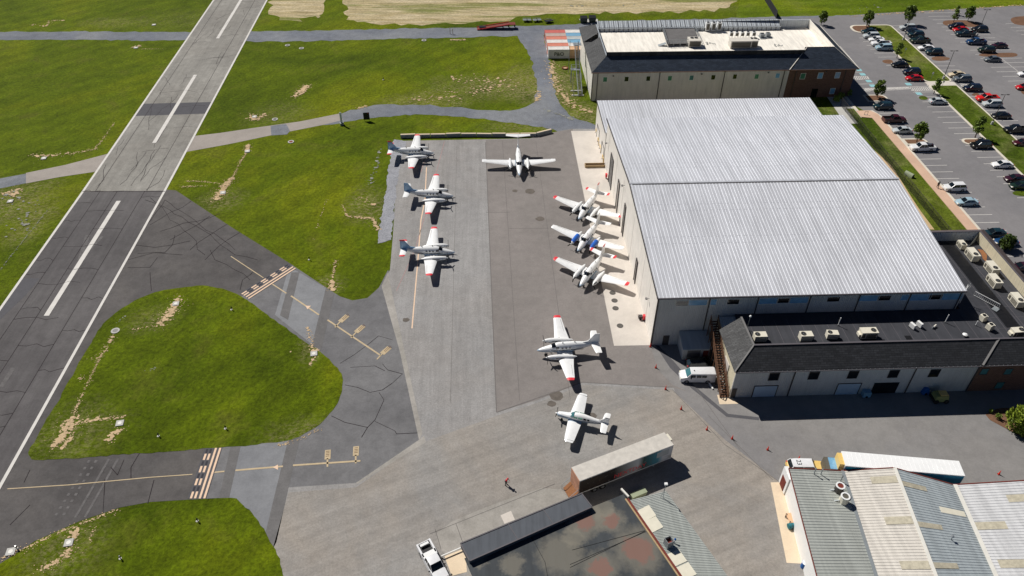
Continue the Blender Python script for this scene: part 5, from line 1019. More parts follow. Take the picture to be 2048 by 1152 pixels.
# white van by the wooden stair
t=thing('cargo_van','white cargo van half in the building shade beside the wooden stair','van'); b=MB()
b.loft([rring(2.75,.35,.85,.86,.82),rring(2.5,.3,1.12,.96,.9),rring(1.75,.3,1.3,1.0,.92),rring(1.15,.3,2.02,1.0,.8,.2),rring(-2.6,.3,2.1,1.0,.84,.2),rring(-2.8,.35,2.0,.96,.8,.2)]); fixn(b.build('body','car_white',t,True,40))
b=MB(); b.add([(1.78,-.8,1.34),(1.78,.8,1.34),(1.2,.68,1.98),(1.2,-.68,1.98),(1.83,-.8,1.33),(1.83,.8,1.33),(1.25,.68,1.99),(1.25,-.68,1.99)],[(3,2,1,0),(4,5,6,7),(0,1,5,4),(1,2,6,5),(2,3,7,6),(3,0,4,7)]); b.build('windscreen','glass_teal',t)
for s in (-1,1):
    for x,l in ((.85,.75),(-.1,.7),(-.95,.75)): b=MB(); b.box((x,s*.965,1.55),(l,.08,.42)); b.build('window','glass_car',t)
b=MB(); b.cyl((.6,.1,2.02),(.6,.1,2.16),.08,.08,10); b.build('roof_vent','black_part',t)
wheels(t,1.75,-1.65,1.0,.38); lights(t,2.72,-2.78,1.0,.95,1.1); put(t,34.0,83.55,177)
o=copy_tree(P['u']); o.location=(35.2,86.2,.012); o.rotation_euler=(0,0,0); o['label']='black suv in deep shade behind the white van'; recolor(o,'car_black'); o['category']='suv'; 
if 'group' in o: del o['group']
# white work pickup, bottom
t=thing('work_pickup','white work pickup with toolboxes in an open bed at the bottom of the yard','pickup truck'); b=MB(); w=1.0
b.loft([rring(3.0,.4,.9,.86,.82),rring(2.8,.35,1.12,.96,.9),rring(1.5,.32,1.22,w,.93),rring(-.9,.32,1.24,w,.93)]); b.box((-1.95,0,.6),(2.1,2*w,.5))
for s in (-1,1): b.box((-1.95,s*(w-.12),1.05),(2.1,.24,.5))
b.box((-2.97,0,1.0),(.1,1.6,.4)); fixn(b.build('body','car_white',t,True,30)); b=MB(); b.box((-1.95,0,.88),(2.0,1.48,.05)); b.build('bed_liner','black_part',t)
b=MB(); b.box((-.95,0,1.22),(.9,1.9,.16)); b.box((-2.6,0,1.25),(.35,1.2,.1)); b.build('toolbox','white_paint',t); b=MB(); b.bar((-.4,-.9,1.75),(-.4,.9,1.75),.06); b.bar((-.55,-.9,1.3),(-.4,-.9,1.75),.06); b.bar((-.55,.9,1.3),(-.4,.9,1.75),.06); b.build('ladder_rack','steel',t)
greenhouse(t,(1.55,.8,-.3,-.6),1.2,1.86,.9,.74,'car_white'); wheels(t,1.95,-1.9,w,.4); lights(t,2.97,-3.0,w,.98,.9); p=at(866,1122,1.0); put(t,p.x,p.y,-62.5)
# yellow-nosed service truck behind the shed, number 23 on its roof
def text(s_,size,name,mat,par,loc,rot,ext=.004,al='CENTER'):
    cu=bpy.data.curves.new(name,'FONT'); cu.body=s_; cu.size=size; cu.align_x=al; cu.align_y='CENTER'; cu.extrude=ext
    tmp=bpy.data.objects.new('tmp',cu); C.objects.link(tmp); dg=bpy.context.evaluated_depsgraph_get(); me=bpy.data.meshes.new_from_object(tmp.evaluated_get(dg)); bpy.data.objects.remove(tmp); 
    me.materials.clear(); me.materials.append(M[mat]); o=bpy.data.objects.new(name,me); C.objects.link(o); o.location=loc; o.rotation_euler=rot
    if par: o.parent=par
    return o
t=thing('airport_truck','white and yellow suv with the number 23 on its roof behind the saw-tooth shed','suv'); b=MB()
b.loft([rring(2.6,.4,.9,.84,.8),rring(2.4,.35,1.12,.94,.88),rring(1.3,.32,1.22,.97,.9),rring(.9,.32,1.22,.97,.9)]); fixn(b.build('hood','yellow_cab',t,True,30)); b=MB(); b.loft([rring(.9,.32,1.22,.97,.9),rring(-2.4,.32,1.24,.97,.9),rring(-2.6,.4,1.1,.9,.84)]); fixn(b.build('body','yellow_cab',t,True,30))
greenhouse(t,(1.35,.75,-2.1,-2.5),1.2,1.82,.88,.74,'car_white'); wheels(t,1.7,-1.6,.97,.38); lights(t,2.57,-2.6,.97,.95,1.05); text('23',.95,'roof_number','glass_dark',t,(-1.2,0,1.89),(0,0,-PI/2)); p=at(1613,931,1.3); put(t,p.x,p.y+.1,-3)
# trailers
def trailer(name,label,x,y,h,L,w,zt,topm,sidem,zb=1.1):
    t=thing(name,label,'trailer'); b=MB(); b.box((0,0,(zt+zb)/2),(L,w,zt-zb)); b.build('body','trailer_top' if topm!='trailer_top_white' else 'white_paint',t)
    b=MB(); b.box((0,0,zt+.02),(L+.04,w+.04,.04)); 
    for k in range(int(L/.6)): b.box((-L/2+.3+k*.6,0,zt+.046),(.05,w-.1,.02))
    b.build('roof',topm,t)
    for s in (-1,1):
        b=MB(); b.box((0,s*(w/2+.012),(zt+zb)/2+.03),(L-.1,.02,zt-zb-.16)); b.build('side_panel',sidem,t)
        b=MB(); b.box((0,s*(w/2+.02),zb+.03),(L,.06,.1)); b.box((0,s*(w/2+.02),zt-.04),(L,.05,.08)); b.build('rail','white_paint',t)
    b=MB(); b.box((0,0,zb-.15),(L-.6,1.0,.2)); b.build('chassis','black_part',t)
    for k in (0,1):
        for s in (-1,1): b=MB(); xx=-L/2+2.6+k*1.3; b.cyl((xx,s*(w/2-.32),.5),(xx,s*(w/2),.5),.5,.5,16); o=b.build('wheel','rubber',t); b=MB(); b.cyl((xx,s*(w/2),.5),(xx,s*(w/2+.02),.5),.26,.26,12); b.build('rim','rim',o)
    for s in (-1,1): b=MB(); b.bar((L/2-2.6,s*.8,zb),(L/2-2.6,s*.8,.05),.14); b.box((L/2-2.6,s*.8,.04),(.4,.3,.05)); b.build('landing_leg','galv',t)
    b=MB(); b.box((-L/2-.03,0,(zt+zb)/2),(.05,w-.1,zt-zb-.1)); b.build('rear_door','orange_door' if sidem=='mural_dark' else 'box_white',t)
    t.location=(x,y,0); t.rotation_euler=(0,0,rad(h)); return t
t=trailer('box_trailer','long dirty-roofed box trailer with a dark printed side and red lettering, parked diagonally',18.95,65.65,21.8,15.1,2.45,4.05,'trailer_top','mural_dark')
o=text('NEXTDAY',1.15,'side_lettering','red_paint',t,(.6,-1.265,1.95),(PI/2,0,0)); b=MB(); b.box((7.7,.3,3.5),(.5,1.2,1.0)); b.build('cooling_unit','ac_white',t)
b=MB(); b.box((5.9,-1.25,3.0),(2.0,.02,1.2)); b.box((6.9,-1.25,2.0),(1.0,.02,.1)); b.build('pale_panel','cont_grey',t); b=MB(); b.slab((-7.6,1.1,1.1),(-7.6,-1.1,1.1),(-8.7,-1.1,.15),(-8.7,1.1,.15),.08); o=b.build('loading_ramp','wood',t); b=MB()
for s in (-1,1): b.bar((-7.6,s*1.15,2.0),(-8.9,s*1.15,1.0),.05); b.bar((-8.9,s*1.15,1.0),(-8.9,s*1.15,.05),.05)
b.build('handrail','galv',t)
t=trailer('reefer_trailer','long white-roofed trailer with a blue printed side behind the saw-tooth shed',57.7,62.95,-8.3,16.0,2.5,4.0,'trailer_top_white','mural_blue')
t.rotation_euler=(0,0,rad(171.7)); b=MB(); b.box((8.3,0,3.0),(.7,2.0,1.9)); o=b.build('cooling_unit','yellow_cab',t); b=MB(); b.box((9.2,0,1.6),(2.0,2.3,2.2),0,.94); o=b.build('cab','ac_grille',t); b=MB(); b.box((9.0,0,2.73),(1.2,2.0,.05)); b.build('windscreen','glass_blue',o); 
# ---------------------------------------------------------------- rooftop machines
def acunit(L=1.9,w=1.15,h=1.15,fans=1,n='air_conditioner',mat='ac_white'):
    t=thing(n,'','air conditioner'); b=MB(); b.box((0,0,h/2+.12),(L,w,h)); b.box((0,0,h+.14),(L+.06,w+.06,.05)); b.build('casing',mat,t)
    b=MB(); b.box((0,0,.06),(L*.96,w*.9,.12)); b.build('base','black_part',t)
    b=MB()
    for k in range(4): b.box((L*.12+k*.0,-w/2-.012,.35+k*.22),(L*.6,.02,.15))
    b.box((-L*.36,-w/2-.012,.7),(L*.18,.02,.7)); b.build('grille','ac_grille',t)
    for f in range(fans):
        x=L*(.26 if fans==1 else (-.25+.5*f)); b=MB(); b.ring((x,0,h+.165),.34,.42,0,.07,20); o=b.build('fan_guard','ac_grille',t); b=MB(); b.cyl((x,0,h+.168),(x,0,h+.18),.34,.34,20); b.build('fan_well','black_part',o)
        b=MB()
        for k in range(4): a=k*PI/4; b.bar((x-.33*math.cos(a),-.33*math.sin(a),h+.21),(x+.33*math.cos(a),.33*math.sin(a),h+.21),.02)
        b.build('fan_grid','steel',o)
    b=MB(); b.box((-L/2-.16,0,.62),(.3,w*.7,.5)); b.build('intake_hood',mat,t); return t
AC1=acunit(); AC2=acunit(2.6,1.3,1.25); GA='air conditioners on the office block roof'
def acput(proto,px,rz,label,grp=GA,z=6.75,zt=8.0,s=1):
    o=proto if not used.get(proto.name+'#') else copy_tree(proto); used[proto.name+'#']=1
    p=at(px[0],px[1],zt); o.location=(p.x,p.y,z+.03); o.rotation_euler=(0,0,rz); o['label']=label; o['group']=grp; o.scale=(s,s,s); return o
acput(AC1,(1521,669),PI,'boxy cream air conditioner at the west end of the south roof, by the hip corner'); acput(AC1,(1613,668),PI,'second air conditioner from the west hip on the south roof'); acput(AC1,(1666,664),PI*.97,'small cube-like air conditioner left of the slanted white pipe',s=.9)
acput(AC2,(1738,662),0,'largest cream air conditioner, right of the slanted white pipe on the south roof'); acput(AC1,(2037,660),.05,'air conditioner cut by the right edge above the brick wing')
acput(AC1,(1926,484),-PI/2,'air conditioner nearest the north-east roof corner of the east wing',s=.85); acput(AC2,(1947,505),-PI/2,'long air conditioner beside the brown plywood stain, second from the north'); acput(AC2,(1986,532),-PI/2,'third air conditioner down the east wing, close to the cream parapet')
acput(AC2,(1991,558),-PI/2,'fourth air conditioner down the east wing, level with the roof ladder'); acput(AC2,(2036,596),-PI/2,'air conditioner at the right picture edge beside the ladder platform')
def roundunit(label,px,z=6.75,zt=7.8,r=.45,h=.95,name='condenser_unit',cat='condenser',mat='ac_white',grp=None,inner='black_part'):
    p=at(px[0],px[1],zt); t=thing(name,label,cat,(p.x,p.y,z+.02),.3,grp); b=MB(); b.box((0,0,h/2+.1),(r*2.1,r*2.1,h),0,.94); b.build('casing',mat,t)
    b=MB(); b.ring((0,0,h+.1),r*.72,r*.9,0,.08,18); o=b.build('fan_guard',mat,t); b=MB(); b.cyl((0,0,h+.105),(0,0,h+.12),r*.72,r*.72,18); b.build('fan_well',inner,o); b=MB(); b.box((r*1.15,0,.35),(.16,.5,.5)); b.build('service_box','steel',t); return t
G2='round-topped condensers near the roof ladder'
roundunit('round-fan condenser just below the ladder, north one of two',(1969,631),grp=G2); roundunit('round-fan condenser just below the ladder, south one of two',(1983,649),grp=G2)
def sidefan(label,px):
    p=at(px[0],px[1],7.4); t=thing('split_condenser',label,'condenser',(p.x,p.y,6.8),.35,'pair of small condensers on the south roof'); b=MB(); b.box((0,0,.45),(.4,1.0,.8)); b.build('casing','white_paint',t)
    b=MB(); b.cyl((.2,-.1,.45),(.215,-.1,.45),.3,.3,16); b.build('fan_guard','ac_grille',t); b=MB(); b.box((0,-.35,.03),(.6,.1,.06)); b.box((0,.35,.03),(.6,.1,.06)); b.build('feet','black_part',t)
sidefan('slim white condenser on the south roof, left one of the pair',(1826,650)); sidefan('slim white condenser on the south roof, right one of the pair',(1840,647))
def ventpipe(label,px0,h,z=6.75,lean=(.35,.25),mat='white_paint',r=.07):
    p=at(px0[0],px0[1],z); t=thing('vent_pipe',label,'pipe',(p.x,p.y,z),0); b=MB(); b.cyl((0,0,.05),(lean[0]*0,0,h),r,r,10); b.build('pipe',mat,t); b=MB(); b.cyl((0,0,.0),(0,0,.06),r*2.4,r*2,12); b.build('flashing','black_part',t)
ventpipe('tall thin white vent pipe left of the largest air conditioner',(1676,651),1.7); ventpipe('thin white vent pipe right of the small condenser pair',(1890,645),1.7); ventpipe('short thin white pipe by the round condensers',(1951,651),1.0)
p=at(1930,670,7.0); t=thing('roof_vent','white mushroom vent near the south edge of the flat roof','roof vent',(p.x,p.y,6.78)); b=MB(); b.cyl((0,0,0),(0,0,.35),.16,.16,12); b.build('stem','galv',t); b=MB(); b.cyl((0,0,.35),(0,0,.5),.42,.2,16); b.build('cap','white_paint',t)
p=at(1870,655,7.0); t=thing('duct_elbow','pale duct elbow lying between the condenser pair and a thin pipe','duct',(p.x,p.y,6.8)); b=MB(); b.cyl((-.3,0,.15),(.4,.5,.3),.14,.14,10); b.build('duct','cream_roof',t); b=MB(); b.cyl((-.35,0,0),(-.3,0,.4),.12,.12,10); b.build('riser','galv',t)
p=at(1494,634,8.0); t=thing('mast_lamp','white globe lamp on a short mast above the west hip','lamp',(42.2,87.9,6.8)); b=MB(); b.cyl((0,0,0),(0,0,2.6),.04,.04,8); b.build('mast','galv',t); b=MB(); b.loft([ell(-.2,2.75,.02,.02,10),ell(-.12,2.75,.16,.16,10),ell(0,2.75,.2,.2,10),ell(.12,2.75,.16,.16,10),ell(.2,2.75,.02,.02,10)]); b.build('globe','white_paint',t,True)
# ladder and railing at the hangar corner
t=thing('roof_ladder','white metal ladder with guard rails stepping down from the hangar corner onto the black roof','ladder',(80.0,93.2,6.75),-.5)
b=MB()
for s in (-.35,.35): b.bar((0,s,0),(0,s,3.6),.07); b.bar((0,s,2.2),(.3,s,3.9),.05)
b.build('stile','white_paint',t); b=MB()
for k in range(11): b.bar((0,-.35,.3+k*.32),(0,.35,.3+k*.32),.05)
b.build('rung','white_paint',t)
t=thing('rail_platform','low white railing with many bars lying diagonally on the black roof','railing',tuple(at(1947,591,6.8)),-.95)
b=MB(); b.bar((0,0,.9),(4.2,0,.9),.07); b.bar((0,0,.1),(4.2,0,.1),.07); 
for k in range(15): b.bar((k*.3,0,.1),(k*.3,0,.9),.04)
b.build('railing','white_paint',t); b=MB(); b.box((4.0,-.5,.05),(.9,1.2,.06)); b.build('platform','galv',t)
# plywood stain / tarp on east roof
b=MB(); pts=[at(x,y,6.79) for x,y in ((1955,498),(1966,500),(1974,510),(1973,524),(1966,518),(1962,507))]; b.prism(pts,6.78,6.8); tag(b.build('plywood_sheet','wood'),'brown warped plywood sheet beside the second air conditioner of the east wing','plywood')
# ---- north roof equipment
GN='white condensers in a row on the white roof'
for k,(x,y) in enumerate(((1462,70),(1473,70),(1484,70),(1495,69.5),(1507,69.5))):
    names=('westernmost','second','middle','fourth','easternmost'); p=at(x,y,10.2); t=thing('condenser_unit','tall white condenser on legs on the white roof, %s of the row of five'%names[k],'condenser',(p.x,p.y,9.36),0,GN)
    b=MB(); b.box((0,0,1.2),(.95,.95,1.0),0,.95); b.build('casing','white_paint',t); b=MB(); b.box((0,-.485,1.15),(.75,.02,.75)); b.build('grille','ac_grille',t); b=MB(); b.cyl((0,0,1.7),(0,0,1.76),.36,.36,14); b.build('fan_guard','black_part',t)
    for s in (-1,1): b=MB(); b.bar((s*.4,-.4,0),(s*.4,-.4,.75),.09); b.bar((s*.4,.4,0),(s*.4,.4,.75),.09); b.bar((s*.4,-.42,.4),(s*.4,.42,.4),.06); b.build('leg_frame','white_paint',t)
for k,(x,y) in enumerate(((1415,53),(1426.5,53),(1438,52.5))):
    p=at(x,y,10.6); t=thing('tall_condenser','tall white condenser behind the metal deck, %s of three'%('left','middle','right')[k],'condenser',(p.x,p.y,9.36),0,'three tall condensers behind the metal deck'); b=MB(); b.box((0,0,1.3),(1.15,1.0,2.2)); b.build('casing','white_paint',t); b=MB(); b.box((0.05,-.52,1.3),(.8,.03,1.6)); b.build('grille','ac_grille',t); b=MB(); b.cyl((0,0,2.41),(0,0,2.47),.4,.4,14); b.build('fan_guard','black_part',t)
for k,(x,y) in enumerate(((1524,71),(1536,70))):
    p=at(x,y,9.8); t=thing('low_condenser','low grey condenser east of the row of five, %s one'%('left','right')[k],'condenser',(p.x,p.y,9.36),0,'low condensers on the white roof'); b=MB(); b.box((0,0,.55),(1.1,1.3,.9)); b.build('casing','galv',t); b=MB(); b.cyl((0,.1,1.0),(0,.1,1.05),.42,.42,14); b.build('fan_guard','black_part',t); b=MB(); b.box((0,-.3,.06),(1.5,2.4,.1)); b.build('base_frame','steel',t)
def ahu(label,px,L,w,h,nf,z=9.36):
    p=at(px[0],px[1],z+h*.5); t=thing('air_handler',label,'air handler',(p.x,p.y,z),.0); b=MB(); b.box((0,0,h/2+.15),(L,w,h)); b.box((0,0,h+.17),(L+.1,w+.1,.05)); b.build('casing','cream_roof',t); b=MB(); b.box((0,-w/2-.02,h/2+.1),(L*.9,.03,h*.75)); b.build('service_panel','ac_grille',t)
    for f in range(nf): b=MB(); x=(f-.5)*1.1+(0 if nf==2 else 0); b.cyl((x+L*.0,w*.2,h+.19),(x,w*.2,h+.28),.5,.5,16); b.build('fan_well','black_part',t)
    b=MB(); b.box((0,0,.07),(L*.9,w*.8,.14)); b.build('base','black_part',t)
ahu('big pale air handler with two round fans at the front of the metal deck',(1388,85),3.2,2.6,1.7,2); ahu('long grey air handler with a sloping cover below the row of condensers',(1480,87),5.6,2.4,1.9,0); ahu('dark twin-fan air handler attached to the right of the long grey one',(1506,86),1.9,2.4,1.8,2)
dk=[at(1324,57,10.1),at(1388,56,10.1),at(1401,86,10.1),at(1334,88,10.1)]; DO=tuple(dk[3])[:2]+(9.36,)
t=thing('metal_deck','blue-grey metal deck with guard rails on stub legs on the white roof','deck',DO)
def D(mb,n,m_): return parented(mb,n,m_,t,DO)
b=MB(); b.slab(dk[3],dk[2],dk[1],dk[0],.08); D(b,'deck_plate','taxi_strip')
for i,(p,q) in enumerate(((dk[3],dk[2]),(dk[0],dk[3]),(dk[1],dk[2]))):
    b=MB(); 
    for hh in (.5,1.05): b.bar(p+Vector((0,0,hh)),q+Vector((0,0,hh)),.07)
    n=int((q-p).length/1.2)
    for k in range(n+1): c=p.lerp(q,k/n); b.bar(c,c+Vector((0,0,1.05)),.07)
    D(b,'railing','galv')
for k in range(6): c=dk[3].lerp(dk[2],k/5); b=MB(); b.bar(c+Vector((0,.1,-.75)),c+Vector((0,.1,-.08)),.14); D(b,'leg','steel')
b=MB(); c=dk[3]+Vector((-1.1,.2,0)); b.slab(c+Vector((-1,0,-.7)),c+Vector((1,0,-.05)),c+Vector((1,1.2,-.05)),c+Vector((-1,1.2,-.7)),.06); D(b,'steps','galv')
for k,(x,y) in enumerate(((1413,89),(1421,87),(1548,92),(1561,91))):
    p=at(x,y,9.4); t=thing('pipe_cluster','cluster of bent grey pipes %s'%('right of the two-fan air handler','near the roof edge right of the air handler','by the parapet at the east, left one','by the parapet at the east, right one')[k],'pipes',(p.x,p.y,9.36),0,'pipe clusters on the white roof'); rq=random.Random(k); b=MB(); q=Vector((0,0,0))
    for j in range(7): n=q+Vector((rq.uniform(-.6,.6),rq.uniform(-.5,.5),rq.uniform(.1,.5) if j%2 else -q.z*.6)); b.cyl(q,n+Vector((.01,0,.01)),.06,.06,6); q=n
    b.build('pipe','galv',t)
# ---------------------------------------------------------------- traffic cones
ck=None; GC='orange traffic cones across the yard'
cl=('at the hangar corner post','left of the white van','below the white van','first below the long asphalt seam','beside the seam above the trailer','halfway between van and yellow suv','alone in the yard left of the yellow suv','just behind the yellow and white suv','at the far right beyond the white-roofed trailer')
for (x,y),l in zip(((1300.5,694),(1311.5,736),(1331,779),(1362,819),(1413.5,860),(1464,878),(1535,900),(1597,919),(1997,949)),cl):
    if ck is None:
        ck=thing('traffic_cone','','cone'); b=MB(); b.box((0,0,.03),(.42,.42,.06)); b.build('base','rust',ck); b=MB(); b.cyl((0,0,.06),(0,0,.95),.17,.035,16); b.build('cone','orange_cone',ck); b=MB(); b.cyl((0,0,.95),(0,0,1.02),.05,.05,8); b.build('cone_top','orange_cone',ck); c=ck
    else: c=copy_tree(ck)
    p=at(x,y,0); c.location=(p.x,p.y,.05); c['label']='orange traffic cone '+l; c['group']=GC; c.scale=(.82,.82,.82)
# ---------------------------------------------------------------- people
def person(label,px,shirt,trousers,face,pose,hair='wood_dark',cap=None):
    p=at(px[0],px[1],0); t=thing('person',label,'person',(p.x,p.y,.05),face)
    if pose=='stoop': J=dict(pel=(0,0,.93),che=(.16,0,1.3),nec=(.24,0,1.47),hd=(.3,0,1.58),top=(.33,0,1.72),sl=(.16,.2,1.4),sr=(.16,-.2,1.4),el=(.3,.25,1.13),er=(.3,-.25,1.13),hl=(.5,.1,1.12),hr=(.5,-.1,1.1),ql=(0,.1,.88),qr=(0,-.1,.88),kl=(.05,.13,.47),kr=(.0,-.13,.47),fl=(.02,.15,.05),fr=(-.04,-.15,.05))
    else: J=dict(pel=(0,0,.95),che=(.05,0,1.3),nec=(.08,0,1.5),hd=(.1,0,1.62),top=(.11,0,1.76),sl=(.04,.2,1.43),sr=(.04,-.2,1.43),el=(-.14,.26,1.17),er=(.18,-.26,1.18),hl=(-.02,.28,.95),hr=(.38,-.24,1.08),ql=(0,.1,.9),qr=(0,-.1,.9),kl=(.2,.1,.5),kr=(-.06,-.1,.48),fl=(.3,.1,.07),fr=(-.36,-.1,.14))
    def skin(nm,pts,ed,rad_,mat):
        me=bpy.data.meshes.new(nm); me.from_pydata([J[k] if isinstance(k,str) else k for k in pts],ed,[]); o=bpy.data.objects.new(nm,me); C.objects.link(o); md=o.modifiers.new('s','SKIN')
        for v,r in zip(me.skin_vertices[0].data,rad_): v.radius=(r,r)
        me.skin_vertices[0].data[0].use_root=True; o.modifiers.new('d','SUBSURF').levels=1
        dg=bpy.context.evaluated_depsgraph_get(); m2=bpy.data.meshes.new_from_object(o.evaluated_get(dg)); bpy.data.objects.remove(o); m2.materials.clear(); m2.materials.append(M[mat]); m2.polygons.foreach_set('use_smooth',[True]*len(m2.polygons)); q=bpy.data.objects.new(nm,m2); C.objects.link(q); q.parent=t; return q
    skin('body',['pel','che','nec','hd','top','sl','el','hl','sr','er','hr','ql','kl','fl','qr','kr','fr'],[(0,1),(1,2),(2,3),(3,4),(1,5),(5,6),(6,7),(1,8),(8,9),(9,10),(0,11),(11,12),(12,13),(0,14),(14,15),(15,16)],[.13,.14,.055,.095,.07,.06,.045,.035,.06,.045,.035,.08,.055,.04,.08,.055,.04],'skin')
    skin('shirt',['pel','che',tuple(Vector(J['che']).lerp(Vector(J['nec']),.6)),'sl',tuple(Vector(J['sl']).lerp(Vector(J['el']),.8)),'sr',tuple(Vector(J['sr']).lerp(Vector(J['er']),.8))],[(0,1),(1,2),(1,3),(3,4),(1,5),(5,6)],[.155,.17,.1,.09,.07,.09,.07],shirt)
    skin('trousers',['pel','ql','kl',tuple(Vector(J['kl']).lerp(Vector(J['fl']),.9)),'qr','kr',tuple(Vector(J['kr']).lerp(Vector(J['fr']),.9))],[(0,1),(1,2),(2,3),(0,4),(4,5),(5,6)],[.15,.105,.075,.06,.105,.075,.06],trousers)
    for s,k in ((1,'fl'),(-1,'fr')): b=MB(); f=J[k]; b.loft([ell(f[0]+.2,f[2]-.01,.03,.03,8),ell(f[0]+.12,f[2],.05,.045,8),ell(f[0]-.06,f[2]+.01,.045,.05,8)]); b.v=[(v[0],v[1]+f[1],v[2]) for v in b.v]; b.build('shoe','black_part',t,True)
    h=J['hd']; b=MB(); b.loft([[(h[0]-.02+r*math.cos(2*PI*i/12),r*math.sin(2*PI*i/12),h[2]+z) for i in range(12)] for r,z in ((.115,.0),(.125,.06),(.115,.13),(.06,.19),(.01,.2))]); b.build('cap' if cap else 'hair',cap or hair,t,True)
    for nm in ('hl','hr'):      # fingers, slightly curled
        f=Vector(J[nm]); b=MB()
        for k in range(4): a=f+Vector((.02,(k-1.5)*.02,-.02)); m_=a+Vector((.045,0,-.03)); b.cyl(a,m_,.011,.01,5); b.cyl(m_,m_+Vector((.01,0,-.035)),.01,.008,5)
        a=f+Vector((0,.035 if nm=='hl' else -.035,0)); b.cyl(a,a+Vector((.04,.015,-.02)),.012,.009,5); b.build('fingers','skin',t)
person('person in a red shirt and dark trousers stooping alone in the open yard',(1012,970),'shirt_red','cloth_dark',rad(-30),'stoop',cap='red_paint')
person('person in dark clothes walking along the pink sidewalk',(1874,377),'cloth_dark','cloth_dark',rad(70),'walk')
# ---------------------------------------------------------------- small yard things
def boxthing(name,label,cat,px,parts,rz=0,z=.05,grp=None):
    p=at(px[0],px[1],0); t=thing(name,label,cat,(p.x,p.y,z),rz,grp)
    for nm,mat,fn in parts: b=MB(); fn(b); b.build(nm,mat,t)
    return t
boxthing('wooden_ramp_box','low weathered wooden trough on the concrete apron by the hangar wall','trough',(1190,333),[('side','wood_pale',lambda b:(b.box((0,.5,.3),(4.6,.12,.6)),b.box((0,-.5,.3),(4.6,.12,.6)),b.box((-2.3,0,.3),(.12,1.1,.6)),b.box((2.3,0,.3),(.12,1.1,.6)))),('slats','wood_dark',lambda b:b.box((0,0,.2),(4.5,.9,.1)))])
GBo='yellow safety barriers beside the north hangar doors'
for k,(x,y) in enumerate(((1192,269),(1196,287),(1200,301),(1205,322))):
    boxthing('safety_rail','yellow hoop rail at the foot of the hangar wall, %s from the north'%('first','second','third','fourth')[k],'barrier',(x,y),[('hoop','yellow_cab',lambda b:(b.bar((0,-.9,0),(0,-.9,1.1),.1),b.bar((0,.9,0),(0,.9,1.1),.1),b.bar((0,-.9,1.1),(0,.9,1.1),.1))),('foot','trim_dark',lambda b:(b.box((0,-.9,.02),(.25,.25,.04)),b.box((0,.9,.02),(.25,.25,.04))))],grp=GBo)
for k,(x,y) in enumerate(((1213,357),(1288,641))):
    boxthing('fire_extinguisher_box','red fire cabinet against the hangar west wall, %s'%('north one beside the tall grey door','south one near the hangar corner')[k],'fire cabinet',(x-1,y),[('cabinet','red_paint',lambda b:b.box((0,0,.8),(.4,.6,.8))),('stand','trim_dark',lambda b:b.box((0,0,.2),(.2,.3,.4)))],grp='red fire cabinets on the hangar wall')
boxthing('floor_fan','small dark machine on wheels by the red fire cabinet at the hangar','machine',(1280,638),[('body','trim_dark',lambda b:b.box((0,0,.5),(.7,.6,.5))),('handle','box_white',lambda b:b.bar((-.3,0,.7),(-.7,0,1.1),.06)),('wheel','rubber',lambda b:b.cyl((0,-.35,.18),(0,.35,.18),.18,.18,12))])
for k,(x,y) in enumerate(((1225,586),(1229,601.5),(1230,604.5),(1231,617),(1240,652))):
    if k==2: continue
    p=at(x,y,0); t=thing('drain_cover','round grey drain cover in the concrete apron, %s'%('first from the slanted planes','second from the slanted planes','','third, opposite the hangar corner','southernmost')[k],'drain cover',(p.x,p.y,Z[8]),0,'drain covers in the concrete apron'); b=MB(); b.cyl((0,0,.002),(0,0,.02),.5,.5,20); b.build('lid','grate',t); b=MB(); b.ring((0,0,0),.5,.57,.002,.03,20); b.build('rim','trim_dark',t)
# low concrete barrier north of the apron
pts=[(801,276),(832,275),(861,274.5),(892,274),(922,273),(953,273),(984,273.5),(1012,273.5),(1040,273),(1073,272.5),(1103,265)]
for k in range(10):
    a=at(*pts[k]);c=at(*pts[k+1]); d=(c-a); L=d.length-.12; mid=(a+c)/2; hh=.78+.1*((k*7)%3==0)
    t=thing('concrete_barrier','concrete barrier block north of the apron, number %s from the west end'%('one','two','three','four','five','six','seven','eight','nine','ten, the angled one')[k],'barrier',(mid.x,mid.y,.03),math.atan2(d.y,d.x),'concrete barrier blocks along the north apron edge'); b=MB(); b.box((0,0,hh/2),(L,.55,hh),0,1); b.build('block','barrier_grey',t); b=MB(); b.box((0,.06,hh+.03),(L*.98,.4,.05)); b.build('cap','pad_tan',t)
# shipping containers, two columns of six
cols1=('cont_red','cont_faded','cont_orange','cont_white','cont_orange','cont_white'); cols2=('cont_white','cont_blue','cont_grey','cont_blue','cont_white','cont_tan')
cn={'cont_red':'red','cont_faded':'faded mixed','cont_orange':'orange','cont_white':'white','cont_blue':'light blue','cont_grey':'grey','cont_tan':'tan'}
def container(mat,label,x,y):
    t=thing('shipping_container',label,'container',(x,y,.03),0,'shipping containers beside the north building'); b=MB(); b.box((0,0,1.3),(5.9,2.36,2.5))
    for k in range(19): b.box((-2.75+k*.305,0,2.56),(.15,2.2,.04)); b.box((-2.75+k*.305,-1.19,1.3),(.15,.05,2.2))
    b.build('shell',mat,t); b=MB()
    for sx in (-1,1):
        for sy in (-1,1): b.box((sx*2.96,sy*1.16,1.3),(.14,.14,2.62))
    for sx in (-1,1): b.box((sx*2.96,0,2.55),(.12,2.3,.14)); b.box((sx*2.96,0,.1),(.12,2.3,.14))
    for sy in (-1,1): b.box((0,sy*1.17,2.56),(5.9,.1,.12)); b.box((0,sy*1.17,.08),(5.9,.1,.14))
    b.build('frame',mat,t); return t
